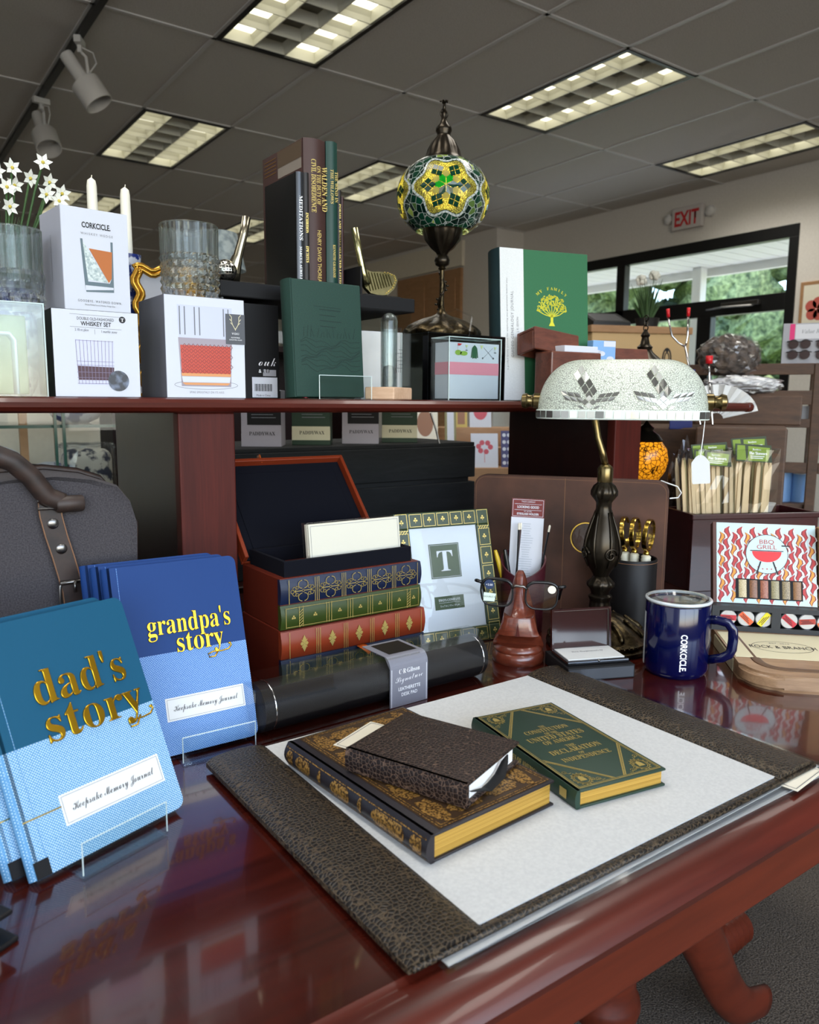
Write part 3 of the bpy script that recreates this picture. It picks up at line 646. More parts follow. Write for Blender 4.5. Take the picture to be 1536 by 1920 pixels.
fl_ = Face((0, .085, 0), (0, -1, 0)); text(fl_, 'CORKCICLE WHISKEY WEDGE', .042, .1, .0042, 'grey_ink', t, rot=-pi/2, width=.06, align='LEFT')
# -- double old-fashioned whiskey set
t, f = carton('gift_box', 'white and black whiskey set box with marble ball picture, under the wedge box', (.2165, 1.085, SZ), (0, 0, 0), .1085, .10, .1115, 'white_card', 'black_card')
text(f, 'DOUBLE OLD-FASHIONED', .0535, .0985, .0054, 'ink', t, width=.046)
text(f, 'WHISKEY SET', .054, .0915, .0076, 'ink', t, bold=.02, width=.038)
text(f, '2 10 oz glass', .036, .0845, .0045, 'ink', t, 'italic', width=.017); text(f, '1 marble stone', .070, .0835, .0045, 'ink', t, 'italic', width=.02)
ink(lambda m: (f.line(m, [(.022, .1055), (.086, .1045)], .0004), f.line(m, [(.022, .0895), (.086, .0885)], .0004), f.line(m, [(.052, .087), (.052, .081)], .0004)), 'rule_lines', 'grey_ink', t)
ink(lambda m: f.disc(m, .0875, .1015, .0043), 'badge', 'ink', t); text(f, 'T', .0875, .0992, .0062, 'white_ink', t, 'serif', off=.0008)
P('print_lilac', (196, 198, 222), .5); P('print_violet', (120, 112, 140), .5); P('print_wine', (70, 40, 50), .5)
ink(lambda m: (f.pg(m, [(.027, .074), (.0755, .072), (.0735, .0165), (.030, .0165)])), 'glass_print', 'print_lilac', t)
ink(lambda m: f.pg(m, [(.0285, .040), (.0745, .039), (.0735, .022), (.0295, .022)], .0005), 'drink_print', 'print_wine', t)
ink(lambda m: ([f.line(m, [(.0275+.0046*i, .073), (.0295+.0042*i, .017)], .0005, .0007) for i in range(11)], [f.line(m, [(.028, z), (.0745, z)], .0005, .0007) for z in (.0175, .025, .032, .041, .046, .0725)]), 'glass_facets', 'print_violet', t)
ink(lambda m: f.disc(m, .0795, .0215, .0135, .0009), 'marble_ball', noisy('marble_print', (26, 28, 40), (110, 122, 146), 90, .4, 0, detail=6, lo=.45, hi=.72), t)
# -- rotating glass box with antler tag
t, f = carton('gift_box', 'white and grey box with a whiskey glass picture and antler tag, under the cut tumbler', (.3555, 1.070, SZ), (0, 0, 0), .1155, .112, .1385, 'white_card', 'box_side_grey')
def gl(m, z0, z1, w0, w1, off): f.pg(m, [(.057-w0, z0), (.057+w0, z0), (.057+w1, z1), (.057-w1, z1)], off)
ink(lambda m: gl(m, .082, .126, .038, .0395, .0003), 'glass_print', P('print_pale', (188, 192, 210), .4), t)
ink(lambda m: gl(m, .016, .082, .036, .039, .0003), 'glass_lower', P('print_smoke', (150, 140, 150), .4), t)
ink(lambda m: gl(m, .033, .072, .0355, .0365, .0005), 'whiskey_print', P('print_red', (186, 62, 42), .4), t)
ink(lambda m: (gl(m, .030, .034, .0355, .036, .0006), gl(m, .018, .021, .031, .035, .0006)), 'amber_rim', P('print_amber', (206, 140, 84), .4), t)
ink(lambda m: gl(m, .0215, .0295, .034, .0355, .0006), 'glass_base', 'white_card', t)
def fac(m):
    for r in range(6):
        for c in range(12):
            x, z = .0235+.0061*c+(.003 if r % 2 else 0), .037+.0068*r; f.line(m, [(x-.0026, z), (x, z+.003), (x+.0026, z), (x, z-.003)], .0006, .0008, True)
ink(fac, 'facets', P('print_dark_red', (120, 44, 36), .4), t)
ink(lambda m: [f.rect(m, .020+.007*i, .0215+.007*i, .086, .124, .0006) for i in (0, 1, 3, 4, 9, 10)], 'glass_pattern', 'grey_ink', t)
ink(lambda m: f.ring(m, .057, .018, .046, .0005, .0004, ry=.006), 'turning_ring', 'grey_ink', t)
text(f, 'SPINS SMOOTHLY ON ITS AXIS', .057, .0065, .0042, 'grey_ink', t, width=.05, space=1.2)
ink(lambda m: f.rect(m, .0865, .1155, .076, .118, .001), 'tag', P('tag_grey', (76, 78, 84), .5), t)
mk = lambda s: [f_ for f_ in ()]
def antl(m):
    for s in (-1, 1):
        p = [(.101+s*.001, .098), (.101+s*.004, .103), (.101+s*.0055, .108), (.101+s*.0055, .114)]; f.line(m, p, .0009, .0013)
        for k in range(3): f.line(m, [p[k+1], (p[k+1][0]+s*.003, p[k+1][1]+.003)], .0008, .0013)
    f.pg(m, [(.0995, .0985), (.1025, .0985), (.101, .095)], .0013)
ink(antl, 'antler_mark', P('tag_cream', (214, 206, 170), .5), t); text(f, 'VISKI', .101, .0895, .0042, 'white_ink', t, off=.0013, space=1.2); text(f, 'ROTATING', .101, .0845, .0026, 'white_ink', t, off=.0013); text(f, 'COCKTAIL GLASS', .101, .0815, .0024, 'white_ink', t, off=.0013)
# -- cut glass tumblers
def tumbler(label, loc, r, h, style):
    t = thing('cut_glass_tumbler', label, 'glass', loc)
    mb = MB(); n = 96; prof = []
    def ring(rf, z): return [mb.bm.verts.new((rf(2*pi*i/n, z)*cos(2*pi*i/n), rf(2*pi*i/n, z)*sin(2*pi*i/n), z)) for i in range(n)]
    rows = 40; rings = []
    for k in range(rows+1):
        z = h*k/rows; u = k/rows
        def rf(a, z, u=u, k=k):
            if style == 0:   # flutes above, diamonds in the middle
                if u < .12: d = -.0010*(1 if int(a/(2*pi)*18) % 2 else 0)-.002*(.12-u)/.12
                elif u < .6: fx = abs(((a/(2*pi)*24+(k//4 % 2)*.5) % 1)*2-1); fz = abs(((k/4) % 1)*2-1); d = .0030*(1-max(fx, fz))-.001
                else: d = -.0018*abs(sin(12*a))
            else:
                if u < .45: fx = abs(((a/(2*pi)*16+(k//6 % 2)*.5) % 1)*2-1); fz = abs(((k/6) % 1)*2-1); d = .0032*(1-(fx+fz)/2)-.001
                else: d = -.0018*abs(sin(10*a))
            return r+d-(.0015*(1-u))
        rings.append(ring(rf, z))
    ri = r-.0035
    for z in (h, h*.75, h*.5, h*.28, h*.2): rings.append([mb.bm.verts.new((ri*cos(2*pi*i/n)*(1 if z > h*.22 else .9), ri*sin(2*pi*i/n)*(1 if z > h*.22 else .9), z)) for i in range(n)])
    for A, B in zip(rings, rings[1:]):
        for i in range(n): j = (i+1) % n; mb._f([A[i], A[j], B[j], B[i]])
    mb._f(rings[0][::-1]); mb._f(rings[-1]); mb.build('body', 'cut_glass', t)
    mb = MB(); mb.tube([((r-.0018)*cos(2*pi*i/40), (r-.0018)*sin(2*pi*i/40), h) for i in range(40)], .0012, 6, True); mb.build('rim', 'cut_glass', t, True)
    return t
tumbler('cut glass tumbler standing on the antler tagged glass box', (.4155, 1.130, 1.3025), .0415, .104, 0)
tumbler('cut glass tumbler at the left edge, standing on a clear box', (.186, 1.14, 1.2805), .036, .094, 1)
def clear_box(name, label, loc, rot, w, d, h, m='acrylic', edge=True, thick=.003):
    t = thing(name, label, 'clear box', loc, rot)
    mb = MB()
    for q in ((0, w, 0, thick, 0, h), (0, w, d-thick, d, 0, h), (0, thick, thick, d-thick, 0, h), (w-thick, w, thick, d-thick, 0, h), (thick, w-thick, thick, d-thick, h-thick, h)): mb.box(*q)
    mb.build('shell', m, t)
    if edge:
        mb = MB(); r = .0009
        for x in (r, w-r): mb.tube([(x, r, 0), (x, r, h)], r, 6); mb.tube([(x, 0, h-r), (x, d, h-r)], r, 6)
        for y in (r, d-r): mb.tube([(0, y, h-r), (w, y, h-r)], r, 6)
        mb.build('edge', 'acrylic_edge', t)
    return t
t = clear_box('acrylic_box', 'clear acrylic box under the leftmost glass tumbler', (.10, 1.09, SZ), (0, 0, 0), .110, .10, .1165)
mb = MB(); mb.box(.012, .098, .06, .088, .003, .105, .002); mb.build('contents', noisy('sage_reflection', (126, 140, 96), (176, 186, 150), 20, .6, 0), t)  # sage block added inside, its colour standing in for a green reflection
mb = MB(); mb.tube([(.03, .02, .003), (.03, .02, .07), (.036, .02, .078), (.07, .02, .078), (.076, .02, .07), (.076, .02, .003)], .003, 8, flat=(5, 1)); mb.build('insert', 'acrylic_edge', t, True)
# -- black boxes under the riser
t, f = carton('gift_box', 'black box with white script under the black riser shelf', (.478, 1.168, SZ), (0, 0, 0), .095, .10, .148, 'black_card', 'black_card')
text(f, 'ouk', .074, .052, .022, 'white_ink', t, 'script', width=.030, bold=-.012); text(f, '& CO', .068, .041, .008, 'white_ink', t, 'serif')
ink(lambda m: f.rect(m, .047, .091, .002, .034), 'barcode_label', 'white_card', t)
ink(lambda m: [f.rect(m, .051+i*.0017, .0517+i*.0017+(.0005 if i % 3 else 0), .012, .0235, .0006) for i in range(18)], 'barcode', 'ink', t); text(f, 'Made in China', .066, .004, .0042, 'ink', t, off=.0006); ink(lambda m: f.rect(m, .066, .089, .036, .046, .0004), 'price_sticker', P('sticker_grey', (150, 150, 156), .5), t)
# -- riser
t = thing('display_riser', 'black topped clear acrylic riser carrying the upright books', 'riser', (.473, 1.160, SZ))
mb = MB(); mb.box(0, .365, 0, .26, .1545, .1785, .002); mb.build('top', 'black_card', t)
mb = MB()
for x in (.004, .358): mb.box(x, x+.003, .006, .25, 0, .1545)
mb.box(.007, .358, .247, .25, 0, .1545); mb.build('legs', 'acrylic', t)
# -- upright books
BZ = SZ+.1785
def upright(label, x0, x1, y, d, h, cover, spine=None, rounded=.25, pages='page_white', hollow=.004):
    t = thing('upright_book', label, 'book', (x0, y, BZ), group='books standing on the riser')
    w = x1-x0; mb = MB(); ct = min(.0022, w*.25)
    mb.box(0, ct, 0, d, 0, h, .0005); mb.box(w-ct, w, 0, d, 0, h, .0005)
    n = 8; pts = [(w*i/n, -w*rounded*sin(pi*i/n), 0) for i in range(n+1)]; mb.mat(1).prism(pts+[(w, .002, 0), (0, .002, 0)], (0, 0, h)); mb.build('cover', [cover, spine or cover], t, True, 40)
    mb = MB(); mb.box(ct, w-ct, .002, d-.003, .003, h-.003); mb.build('page_block', pages, t)
    return t, Face((w/2, -w*rounded*.95, 0)), w, h
P('meditation_black', (17, 17, 18), .35); P('meditation_spine', (60, 62, 66), .25, .4); P('ench_dark', (30, 26, 27), .5); P('maroon', (52, 20, 22), .5)
t, f, w, h = upright('black book with a glossy spine, front left on the riser', .619, .6325, 1.19, .117, .187, 'meditation_black', 'meditation_spine'); text(f, 'MEDITATIONS', -.003, .15, .009, 'white_ink', t, 'serif', 'LEFT', rot=-pi/2, width=.07); text(f, 'MARCUS AURELIUS', -.003, .07, .006, 'white_ink', t, 'serif', 'LEFT', rot=-pi/2, width=.06)
t, f, w, h = upright('thin dark brown book beside the glossy black spine', .633, .6425, 1.19, .115, .188, 'ench_dark'); text(f, 'ENCHIRIDION', -.0025, .125, .007, 'pale_gold', t, 'serif', 'LEFT', rot=-pi/2, width=.032); text(f, 'EPICTETUS', -.0025, .072, .007, 'pale_gold', t, 'serif', 'LEFT', rot=-pi/2, width=.026)
t, f, w, h = upright('thick brown Walden book with gold spine lettering', .646, .6875, 1.215, .156, .251, 'walden_brown', rounded=.18)
for s_, x, z, sz, wd in (('WALDEN AND', .0105, .208, .014, .072), ('ON THE DUTY OF', .001, .208, .0105, .062), ('CIVIL DISOBEDIENCE', -.0095, .218, .013, .085), ('HENRY DAVID THOREAU', .001, .105, .0105, .09)): text(f, s_, x, z, sz, 'gold_print', t, 'serif' if z > .15 else 'sans', 'LEFT', rot=-pi/2, width=wd)
fs_ = Face((0, .156, 0), (0, -1, 0)); ink(lambda m: (fs_.rect(m, .062, .150, .205, .249)), 'cover_band', P('band_grey', (132, 122, 112), .6), t); ink(lambda m: fs_.rect(m, .062, .150, .222, .249, .0006), 'cover_band_top', P('band_brown', (84, 68, 52), .6), t); ink(lambda m: [fs_.line(m, [(.008, .242-.006*i), (.055, .242-.006*i)], .0012) for i in range(5)], 'cover_lines', 'dim_gold', t)
t, f, w, h = upright('green book with gold title beside the brown book', .689, .711, 1.215, .15, .253, 'willow_green'); text(f, 'THE WIND IN', .0035, .205, .0085, 'gold_print', t, 'serif', 'LEFT', rot=-pi/2, width=.05); text(f, 'THE WILLOWS', -.005, .208, .0085, 'gold_print', t, 'serif', 'LEFT', rot=-pi/2, width=.056); text(f, 'KENNETH GRAHAME', -.001, .085, .0072, 'gold_print', t, 'serif', 'LEFT', rot=-pi/2, width=.055)
t, f, w, h = upright('narrow dark book right of the green book', .7115, .7185, 1.215, .13, .178, 'ench_dark'); text(f, 'POEMS AND ESSAYS SELECTED LETTERS', -.0015, .155, .005, 'pale_gold', t, 'serif', 'LEFT', rot=-pi/2, width=.14)
upright('thin maroon book at the right end of the upright books', .719, .7235, 1.215, .13, .168, 'maroon')
# -- golf club bookends
noisy('club_metal', (150, 142, 120), (200, 192, 168), 30, .22, .05, metal=1)
noisy('club_gold', (150, 146, 104), (204, 198, 150), 30, .22, .05, metal=1)
t = thing('golf_bookend', 'right golf club bookend with grooved wedge face beside the upright books', 'bookend', (.745, 1.19, BZ), group='golf club bookends')
mb = MB(); mb.box(-.005, .07, -.018, .05, 0, .003, .001); mb.box(-.009, -.005, -.01, .05, 0, .05, .001); mb.build('base', 'black_card', t)
mb = MB(); mb.tube([(-.018, -.005, .112), (-.008, -.005, .07), (0, -.005, .04), (.006, -.005, .02)], [.0062, .0055, .006, .009], 12); mb.build('hosel', 'club_gold', t, True)
hd = [(-.002, .032), (.002, .016), (.012, .006), (.03, .0035), (.048, .006), (.064, .018), (.074, .034), (.072, .044), (.058, .048), (.038, .048), (.02, .046), (.008, .05)]
mb = MB(); tl_ = Matrix.Translation((0, -.012, 0))@Matrix.Rotation(R(-16), 4, 'X'); n0 = 0; mb.prism([(a, 0, b) for a, b in hd], (0, .007, 0)); bmesh.ops.transform(mb.bm, matrix=tl_, verts=mb.bm.verts[:]); mb.build('club_head', 'club_gold', t)
mb = MB(); fc = Face((0, 0, 0)); 
for k in range(9): x = .012+.006*k; fc.line(mb, [(x, .010+.0018*k), (x-.004, .044)], .0016, .0008)
bmesh.ops.transform(mb.bm, matrix=tl_, verts=mb.bm.verts[:]); mb.build('groove', P('groove_dark', (92, 86, 54), .4, 1), t)
mb = MB()
for k in range(14): 
    q = hd[4+k//3] if 4+k//3 < len(hd) else hd[-1]; q2 = hd[5+k//3]; u = (k % 3)/3; mb.ball(((q[0]+(q2[0]-q[0])*u)*.94, -.001, (q[1]+(q2[1]-q[1])*u)*.92+.003), .0012, 6)
bmesh.ops.transform(mb.bm, matrix=tl_, verts=mb.bm.verts[:]); mb.build('rim_dots', 'pale_gold', t, True)
t = thing('golf_bookend', 'left golf club bookend with a dimpled ball beside the cut tumbler', 'bookend', (.512, 1.20, BZ), group='golf club bookends')
mb = MB(); mb.box(-.03, .03, -.02, .05, 0, .003, .001); mb.build('base', 'black_card', t)
mb = MB(); mb.tube([(.024, 0, .106), (.018, 0, .078), (.008, 0, .045), (.002, .004, .02), (.004, .008, .003)], [.0068, .0065, .0075, .011, .009], 12); mb.build('hosel', 'club_metal', t, True)
mb = MB(); mb.prism([(-.006, .004, .004), (.012, .004, .004), (.016, .02, .03), (.008, .01, .05), (-.004, .006, .03)], (0, .012, 0)); mb.build('club_head', 'club_metal', t)
k = NM('dimpled_silver'); v = k.coord(); vo = k.n('TexVoronoi', feature='F1', i_Scale=210.0, i_Randomness=.3); k.l(v, vo.inputs['Vector']); k.l(k.ramp(vo.outputs['Distance'], [(.2, (40, 40, 40)), (.5, (206, 204, 196))]), k.b.inputs['Base Color']); k.b.inputs['Metallic'].default_value = 1; k.b.inputs['Roughness'].default_value = .2; k.bump(vo.outputs['Distance'], .8, .001)
mb = MB(); mb.ball((-.014, -.002, .020), .0175, 28); mb.build('golf_ball', 'dimpled_silver', t, True)
# -- green embossed journal on acrylic stand
t = thing('linen_journal', 'dark green embossed journal standing on a clear acrylic easel', 'journal', (.5545, 1.078, SZ+.003), (R(-4), 0, R(2)))
mb = MB(); mb.box(0, .128, 0, .003, 0, .178, .002, 3); mb.box(0, .128, .027, .030, 0, .178, .002, 3); n = 8; mb.prism([(-.004*sin(pi*i/n), .03*i/n, 0) for i in range(n+1)]+[(.003, .03, 0), (.003, 0, 0)], (0, 0, .178)); mb.build('cover', 'green_linen', t, True, 40)
mb = MB(); mb.box(.003, .124, .003, .027, .003, .175); mb.build('page_block', 'page_white', t)
mb = MB(); mb.tube([(.02, .01, .0), (.018, -.006, -.0022), (.012, -.012, -.0018)], .0022, 6, flat=(1, .3)); mb.build('ribbon', P('red_ribbon', (120, 22, 26), .5), t)
f = Face((0, 0, 0)); rnd = random.Random(5)
def emb(m):
    for k in range(4): f.line(m, [(.05, .135-.0085*k), (.088-.01*(k % 2), .134-.0085*k)], .001, .0005)
    f.line(m, [(.04, .1395), (.09, .138)], .0006, .0005)
    for k in range(9):
        z = .085-.005*k; f.line(m, [(.014+.108*i/12, z+.004*sin(i*.8+k)+.003*sin(i*1.7)) for i in range(13)], .0007, .0005)
    for k in range(16): x = .02+.006*k; f.line(m, [(x, .092), (x+rnd.uniform(-.004, .004), .098+rnd.uniform(0, .012))], .0007, .0005)
ink(emb, 'embossing', P('emboss_green', (12, 36, 32), .7), t)
t = thing('acrylic_easel', 'clear acrylic easel under the dark green embossed journal', 'display stand', (.585, 1.056, SZ))
mb = MB(); mb.box(0, .094, 0, .002, 0, .036, .0005); mb.box(0, .094, 0, .056, 0, .002); mb.build('body', 'acrylic', t)
mb = MB()
for a, b in (((0, 0, .036), (.094, 0, .036)), ((0, 0, 0), (0, 0, .036)), ((.094, 0, 0), (.094, 0, .036))): mb.tube([a, b], .0006, 6)
mb.build('edge', 'acrylic_edge', t)
# -- glass tube on wooden block
t = thing('storm_glass', 'glass tube of clear liquid standing in a pale wooden block', 'storm glass', (.742, 1.10, SZ), (0, 0, R(34)))
mb = MB(); mb.box(-.042, .042, -.026, .026, 0, .0205, .002); mb.build('block', 'pale_wood', t)
mb = MB(); pr = [(.0138, .016), (.0142, .02), (.0142, .128)]+[(.0142*cos(a), .128+.0142*sin(a)) for a in [pi/2*i/6 for i in range(1, 6)]]+[(.0001, .1422), (.0001, .140)]+[(.0122*sin(a), .128+.012*cos(a)) for a in [pi/2*i/6 for i in range(1, 7)]]+[(.0122, .022), (.0001, .020)]
mb.lathe(pr, 28, cap=False); mb.build('tube', 'tube_glass', t, True, 40)
mb = MB(); mb.lathe([(.0001, .0208), (.0119, .0208), (.0119, .115), (.0001, .115)], 24); mb.build('liquid', clear('liquid', (240, 246, 246), .02, .3, .9, 1.33), t, True, 40)
mb = MB(); mb.lathe([(.0001, .021), (.0112, .021), (.0112, .047), (.008, .055), (.0001, .058)], 20); mb.build('crystals', noisy('crystals', (190, 196, 198), (226, 230, 230), 300, .8, .4), t)
fq = Face((-.0095, -.0123, 0), (cos(R(-34)), sin(R(-34)), 0)); ink(lambda m: ([fq.line(m, [(.002+.006*(i % 2), .052+.006*i), (.016, .052+.006*i)], .0006, .003) for i in range(6)], [fq.line(m, [(.004+.004*i, .045), (.004+.004*i, .118)], .0007, .003) for i in range(3)]), 'scale_marks', 'ink', t)
# -- white card with a plant drawing, behind the tube
t, f = carton('gift_box', 'silvery white box with a plant drawing, behind the glass tube', (.752, 1.205, SZ), (0, 0, R(-6)), .085, .03, .122, noisy('silver_card', (186, 188, 186), (214, 214, 210), 8, .4, 0), 'white_card')
rnd = random.Random(2); ink(lambda m: [f.line(m, [(.045, .004), (.045+rnd.uniform(-.014, .014), .018+rnd.uniform(0, .012))], .0008) for i in range(14)], 'plant_drawing', 'glass_grey', t)
# -- note card set in acrylic
t = clear_box('acrylic_box', 'clear acrylic box of golf note cards with a pink band', (.8525, 1.078, SZ), (0, 0, R(0)), .122, .052, .110)
mb = MB(); mb.box(.0035, .1185, .0045, .044, .003, .1005); mb.build('note_cards', 'white_card', t)
f = Face((0, .0042, 0)); ink(lambda m: f.rect(m, .0035, .1185, .045, .0665), 'paper_band', P('band_pink', (222, 138, 154), .6), t)
fside = Face((.0035, .0445, 0), (0, -1, 0)); ink(lambda m: fside.rect(m, 0, .040, .045, .0665), 'paper_band', 'band_pink', t)
P('jacket_green', (34, 84, 52), .6); P('lime_green', (136, 172, 64), .6); P('pale_olive', (196, 206, 140), .6)
def golf(m): f.pg(m, [(.052, .075), (.0545, .092), (.057, .0945), (.0605, .0975), (.064, .0945), (.0665, .092), (.069, .075), (.0665, .075), (.0655, .085), (.0655, .073), (.0615, .075), (.0605, .0735), (.0595, .075), (.0555, .073), (.0555, .085), (.0545, .075)], .0006)
ink(golf, 'jacket_print', 'jacket_green', t)
ink(lambda m: (f.disc(m, .0235, .083, .0075, .0006, ry=.0045), f.disc(m, .036, .082, .0085, .0006, ry=.004)), 'green_print', 'lime_green', t)
ink(lambda m: (f.pg(m, [(.022, .099), (.032, .0985), (.027, .095), (.022, .095)], .0006), f.line(m, [(.022, .099), (.022, .086)], .0004, .0006)), 'flag_print', 'red_ink', t)
ink(lambda m: (f.line(m, [(.082, .0935), (.104, .076)], .0006, .0006), f.line(m, [(.103, .0935), (.081, .0755)], .0006, .0006), f.disc(m, .105, .0755, .0018, .0006), f.disc(m, .0795, .075, .0018, .0006), f.disc(m, .042, .0875, .003, .0006, ry=.001), f.line(m, [(.042, .0875), (.042, .093)], .0004, .0006), f.disc(m, .109, .0855, .003, .0006, ry=.001), f.line(m, [(.109, .0855), (.109, .092)], .0004, .0006)), 'clubs_print', 'grey_ink', t)
ink(lambda m: (f.pg(m, [(.0735, .097), (.0805, .0975), (.077, .0905)], .0006), f.pg(m, [(.0385, .0965), (.0455, .0965), (.042, .0915)], .0006), f.pg(m, [(.1055, .0955), (.1125, .0955), (.109, .0905)], .0006)), 'glass_print', 'pale_olive', t)
# -- smoky box under the lantern
t = clear_box('acrylic_box', 'smoky clear box holding up the mosaic lantern', (.872, 1.165, SZ), (0, 0, 0), .19, .185, .124, 'smoke_acrylic')
mb = MB(); mb.box(.012, .178, .06, .17, .003, .09, .003); mb.build('contents', 'black_card', t)
# -- genealogy journal
t = thing('genealogy_journal', 'tall green family tree journal with a white band, right of the acrylic card box', 'journal', (1.0585, 1.170, SZ+.0016), (R(-4.7), 0, R(-14.8)))
w, h, th = .204, .299, .048
mb = MB(); mb.box(0, w, 0, .003, 0, h, .0012); mb.box(0, w, th-.003, th, 0, h, .0012); mb.build('cover', 'gene_green', t)
mb = MB(); n = 10; mb.prism([(-.006*sin(pi*i/n), th*i/n, 0) for i in range(n+1)]+[(.006, th, 0), (.006, .0, 0)], (0, 0, h)); mb.build('spine', 'gene_spine', t, True, 40)
mb = MB(); mb.box(.004, w-.004, .003, th-.003, .004, h-.004); mb.build('page_block', 'page_white', t)
f = Face((0, 0, 0)); ink(lambda m: f.rect(m, .0015, .054, .0, h), 'paper_band', 'gene_band', t)
text(f, 'GUIDED GENEALOGY JOURNAL', .030, .085, .0085, 'grey_ink', t, rot=pi/2, align='LEFT', width=.130, space=1.2, off=.0008); text(f, 'J. K. EDSON', .041, .135, .006, 'grey_ink', t, rot=pi/2, align='LEFT', off=.0008, width=.03); text(f, 'a guided family journal for exploring the generations before you', .017, .06, .0038, 'grey_ink', t, rot=pi/2, align='LEFT', width=.18, off=.0008)
P('leaf_gold', (158, 152, 44), .34, .9); rnd = random.Random(11)
cx, cz = .118, .180
def ftree(m):
    f.pg(m, [(cx-.007, .140), (cx+.007, .140), (cx+.003, .148), (cx+.003, .163), (cx-.003, .163), (cx-.003, .148)], .0005)
    for k in range(9):
        a = pi*(.06+.11*k); p0 = (cx, .158); p1 = (cx+.018*cos(a), .160+.014*sin(a)); p2 = (cx+.034*cos(a+.05), .166+.03*sin(a+.05)); f.line(m, [p0, p1, p2], .0017, .0005)
    for k in range(230):
        a = rnd.uniform(-.1, pi+.1); r = sqrt(rnd.uniform(.08, 1)); x = cx+.034*r*cos(a); z = .170+.032*r*sin(a)+.003*rnd.random()
        f.disc(m, x, z, rnd.uniform(.0009, .0019), .0006, 5)
o_ = ink(ftree, 'family_tree_print', 'leaf_gold', t)
for v in o_.data.vertices: v.co.z += .010
for i, c in enumerate('MY FAMILY'):
    a = pi-.85-(pi-1.7)*i/8; text(f, c, cx+.046*cos(a), .178+.044*sin(a), .0085, 'leaf_gold', t, 'serif', rot=a-pi/2, off=.0006)
# -- wooden card boxes
t = thing('wooden_card_box', 'dark wooden card deck box with its lid tipped open beside the green journal', 'wooden box', (1.086, 1.062, SZ), (0, 0, R(-6)))
mb = MB(); mb.box(0, .125, 0, .05, 0, .094, .003); mb.build('body', 'card_box_wood', t)
mb = MB(); mb.box(.035, .119, .004, .046, .094, .106, .001); mb.build('cards', 'white_card', t)
mb = MB()
tm = Matrix.Translation((-.016, .030, .100))@Matrix.Rotation(R(7), 4, 'Y')@Matrix.Rotation(R(-12), 4, 'X')
for q in ((0, .112, 0, .006, 0, .044), (0, .112, .006, .05, .038, .044), (0, .006, .006, .05, 0, .038), (.106, .112, .006, .05, 0, .038), (0, .112, .05, .056, 0, .044)): mb.box(*q, .0015, 1, tm)
mb.build('lid', 'card_box_wood', t)
t = thing('card_deck', 'pack of sky blue cloud picture cards beside the open wooden box', 'cards', (1.226, 1.085, SZ), (0, 0, R(-12)))
mb = MB(); mb.box(0, .056, 0, .02, 0, .122, .001); mb.build('pack', P('sky_card', (122, 164, 212), .5), t)
f = Face((0, 0, 0)); ink(lambda m: (f.disc(m, .012, .098, .008, ry=.005), f.disc(m, .021, .096, .009, ry=.005), f.disc(m, .043, .086, .009, ry=.005), f.rect(m, .026, .055, .110, .121)), 'cloud_print', 'white_card', t)
t = thing('wooden_card_box', 'smaller dark wooden box behind the sky blue cards', 'wooden box', (1.288, 1.075, SZ), (0, 0, R(-12)))
mb = MB(); mb.box(0, .085, 0, .05, 0, .082, .003); mb.build('body', 'card_box_wood', t); mb = MB(); tm = Matrix.Translation((-.002, .002, .083))@Matrix.Rotation(R(-18), 4, 'X')
for q in ((0, .088, 0, .005, 0, .028), (0, .088, .005, .05, .023, .028), (0, .005, .005, .05, 0, .023), (.083, .088, .005, .05, 0, .023)): mb.box(*q, .0012, 1, tm)
mb.build('lid', 'card_box_wood', t)
# -- small amber lantern standing behind the desk lamp shade
t = thing('amber_lantern', 'small amber mosaic lantern with a pierced metal cap, behind the desk lamp shade', 'lantern', (1.535, 1.20, SZ))
k = NM('amber_mosaic'); v = k.coord(); vo = k.n('TexVoronoi', feature='DISTANCE_TO_EDGE', i_Scale=95.0); k.l(v, vo.inputs['Vector']); c_ = k.ramp(vo.outputs['Distance'], [(.03, (40, 22, 6)), (.1, (236, 150, 26))]); k.l(c_, k.b.inputs['Base Color']); k.l(c_, k.b.inputs['Emission Color']); k.b.inputs['Emission Strength'].default_value = .9; k.b.inputs['Roughness'].default_value = .25
mb = MB(); mb.lathe([(.03, 0), (.032, .01), (.042, .02), (.05, .04), (.05, .06), (.044, .08), (.036, .088)], 28); mb.build('globe', 'amber_mosaic', t, True, 40)
mb = MB(); mb.lathe([(.046, .085), (.05, .088), (.046, .094), (.034, .103), (.02, .115), (.016, .122), (.018, .128), (.011, .135), (.008, .15), (.011, .155), (.005, .165), (.001, .17)], 24); mb.build('cap', 'dark_bronze', t, True, 40)
mb = MB()
for i in range(3): mb.tube([(.006*cos(a) if i % 2 else 0, 0 if i % 2 else .006*cos(a), .172+i*.011+.007*sin(a)) for a in [2*pi*q/12 for q in range(12)]], .0015, 5, True)
mb.build('chain', 'dark_bronze', t)
# -- gold scalloped frame
t = thing('photo_frame', 'gold wavy edged frame behind the whiskey boxes', 'frame', (.372, 1.235, SZ+.001), (R(-8), 0, 0))
w, h = .098, .205; mb = MB(); n = 96; 
def wav(i, inset):
    per = 2*(w+h); s_ = per*i/n
    if s_ < w: b, nx = (s_, 0), (0, -1)
    elif s_ < w+h: b, nx = (w, s_-w), (1, 0)
    elif s_ < 2*w+h: b, nx = (2*w+h-s_, h), (0, 1)
    else: b, nx = (0, per-s_), (-1, 0)
    o = .004*sin(2*pi*i/6)-inset; x, z = b[0]+nx[0]*o, b[1]+nx[1]*o
    return (min(max(x, -.004+inset), w+.004-inset), 0, min(max(z, -.003+inset), h+.004-inset))
for ins, r in ((.0035, .0045), (.0105, .004)): mb.tube([wav(i, ins) for i in range(n)], r, 8, True)
mb.build('frame', P('frame_gold', (190, 140, 52), .3, .85), t, True)
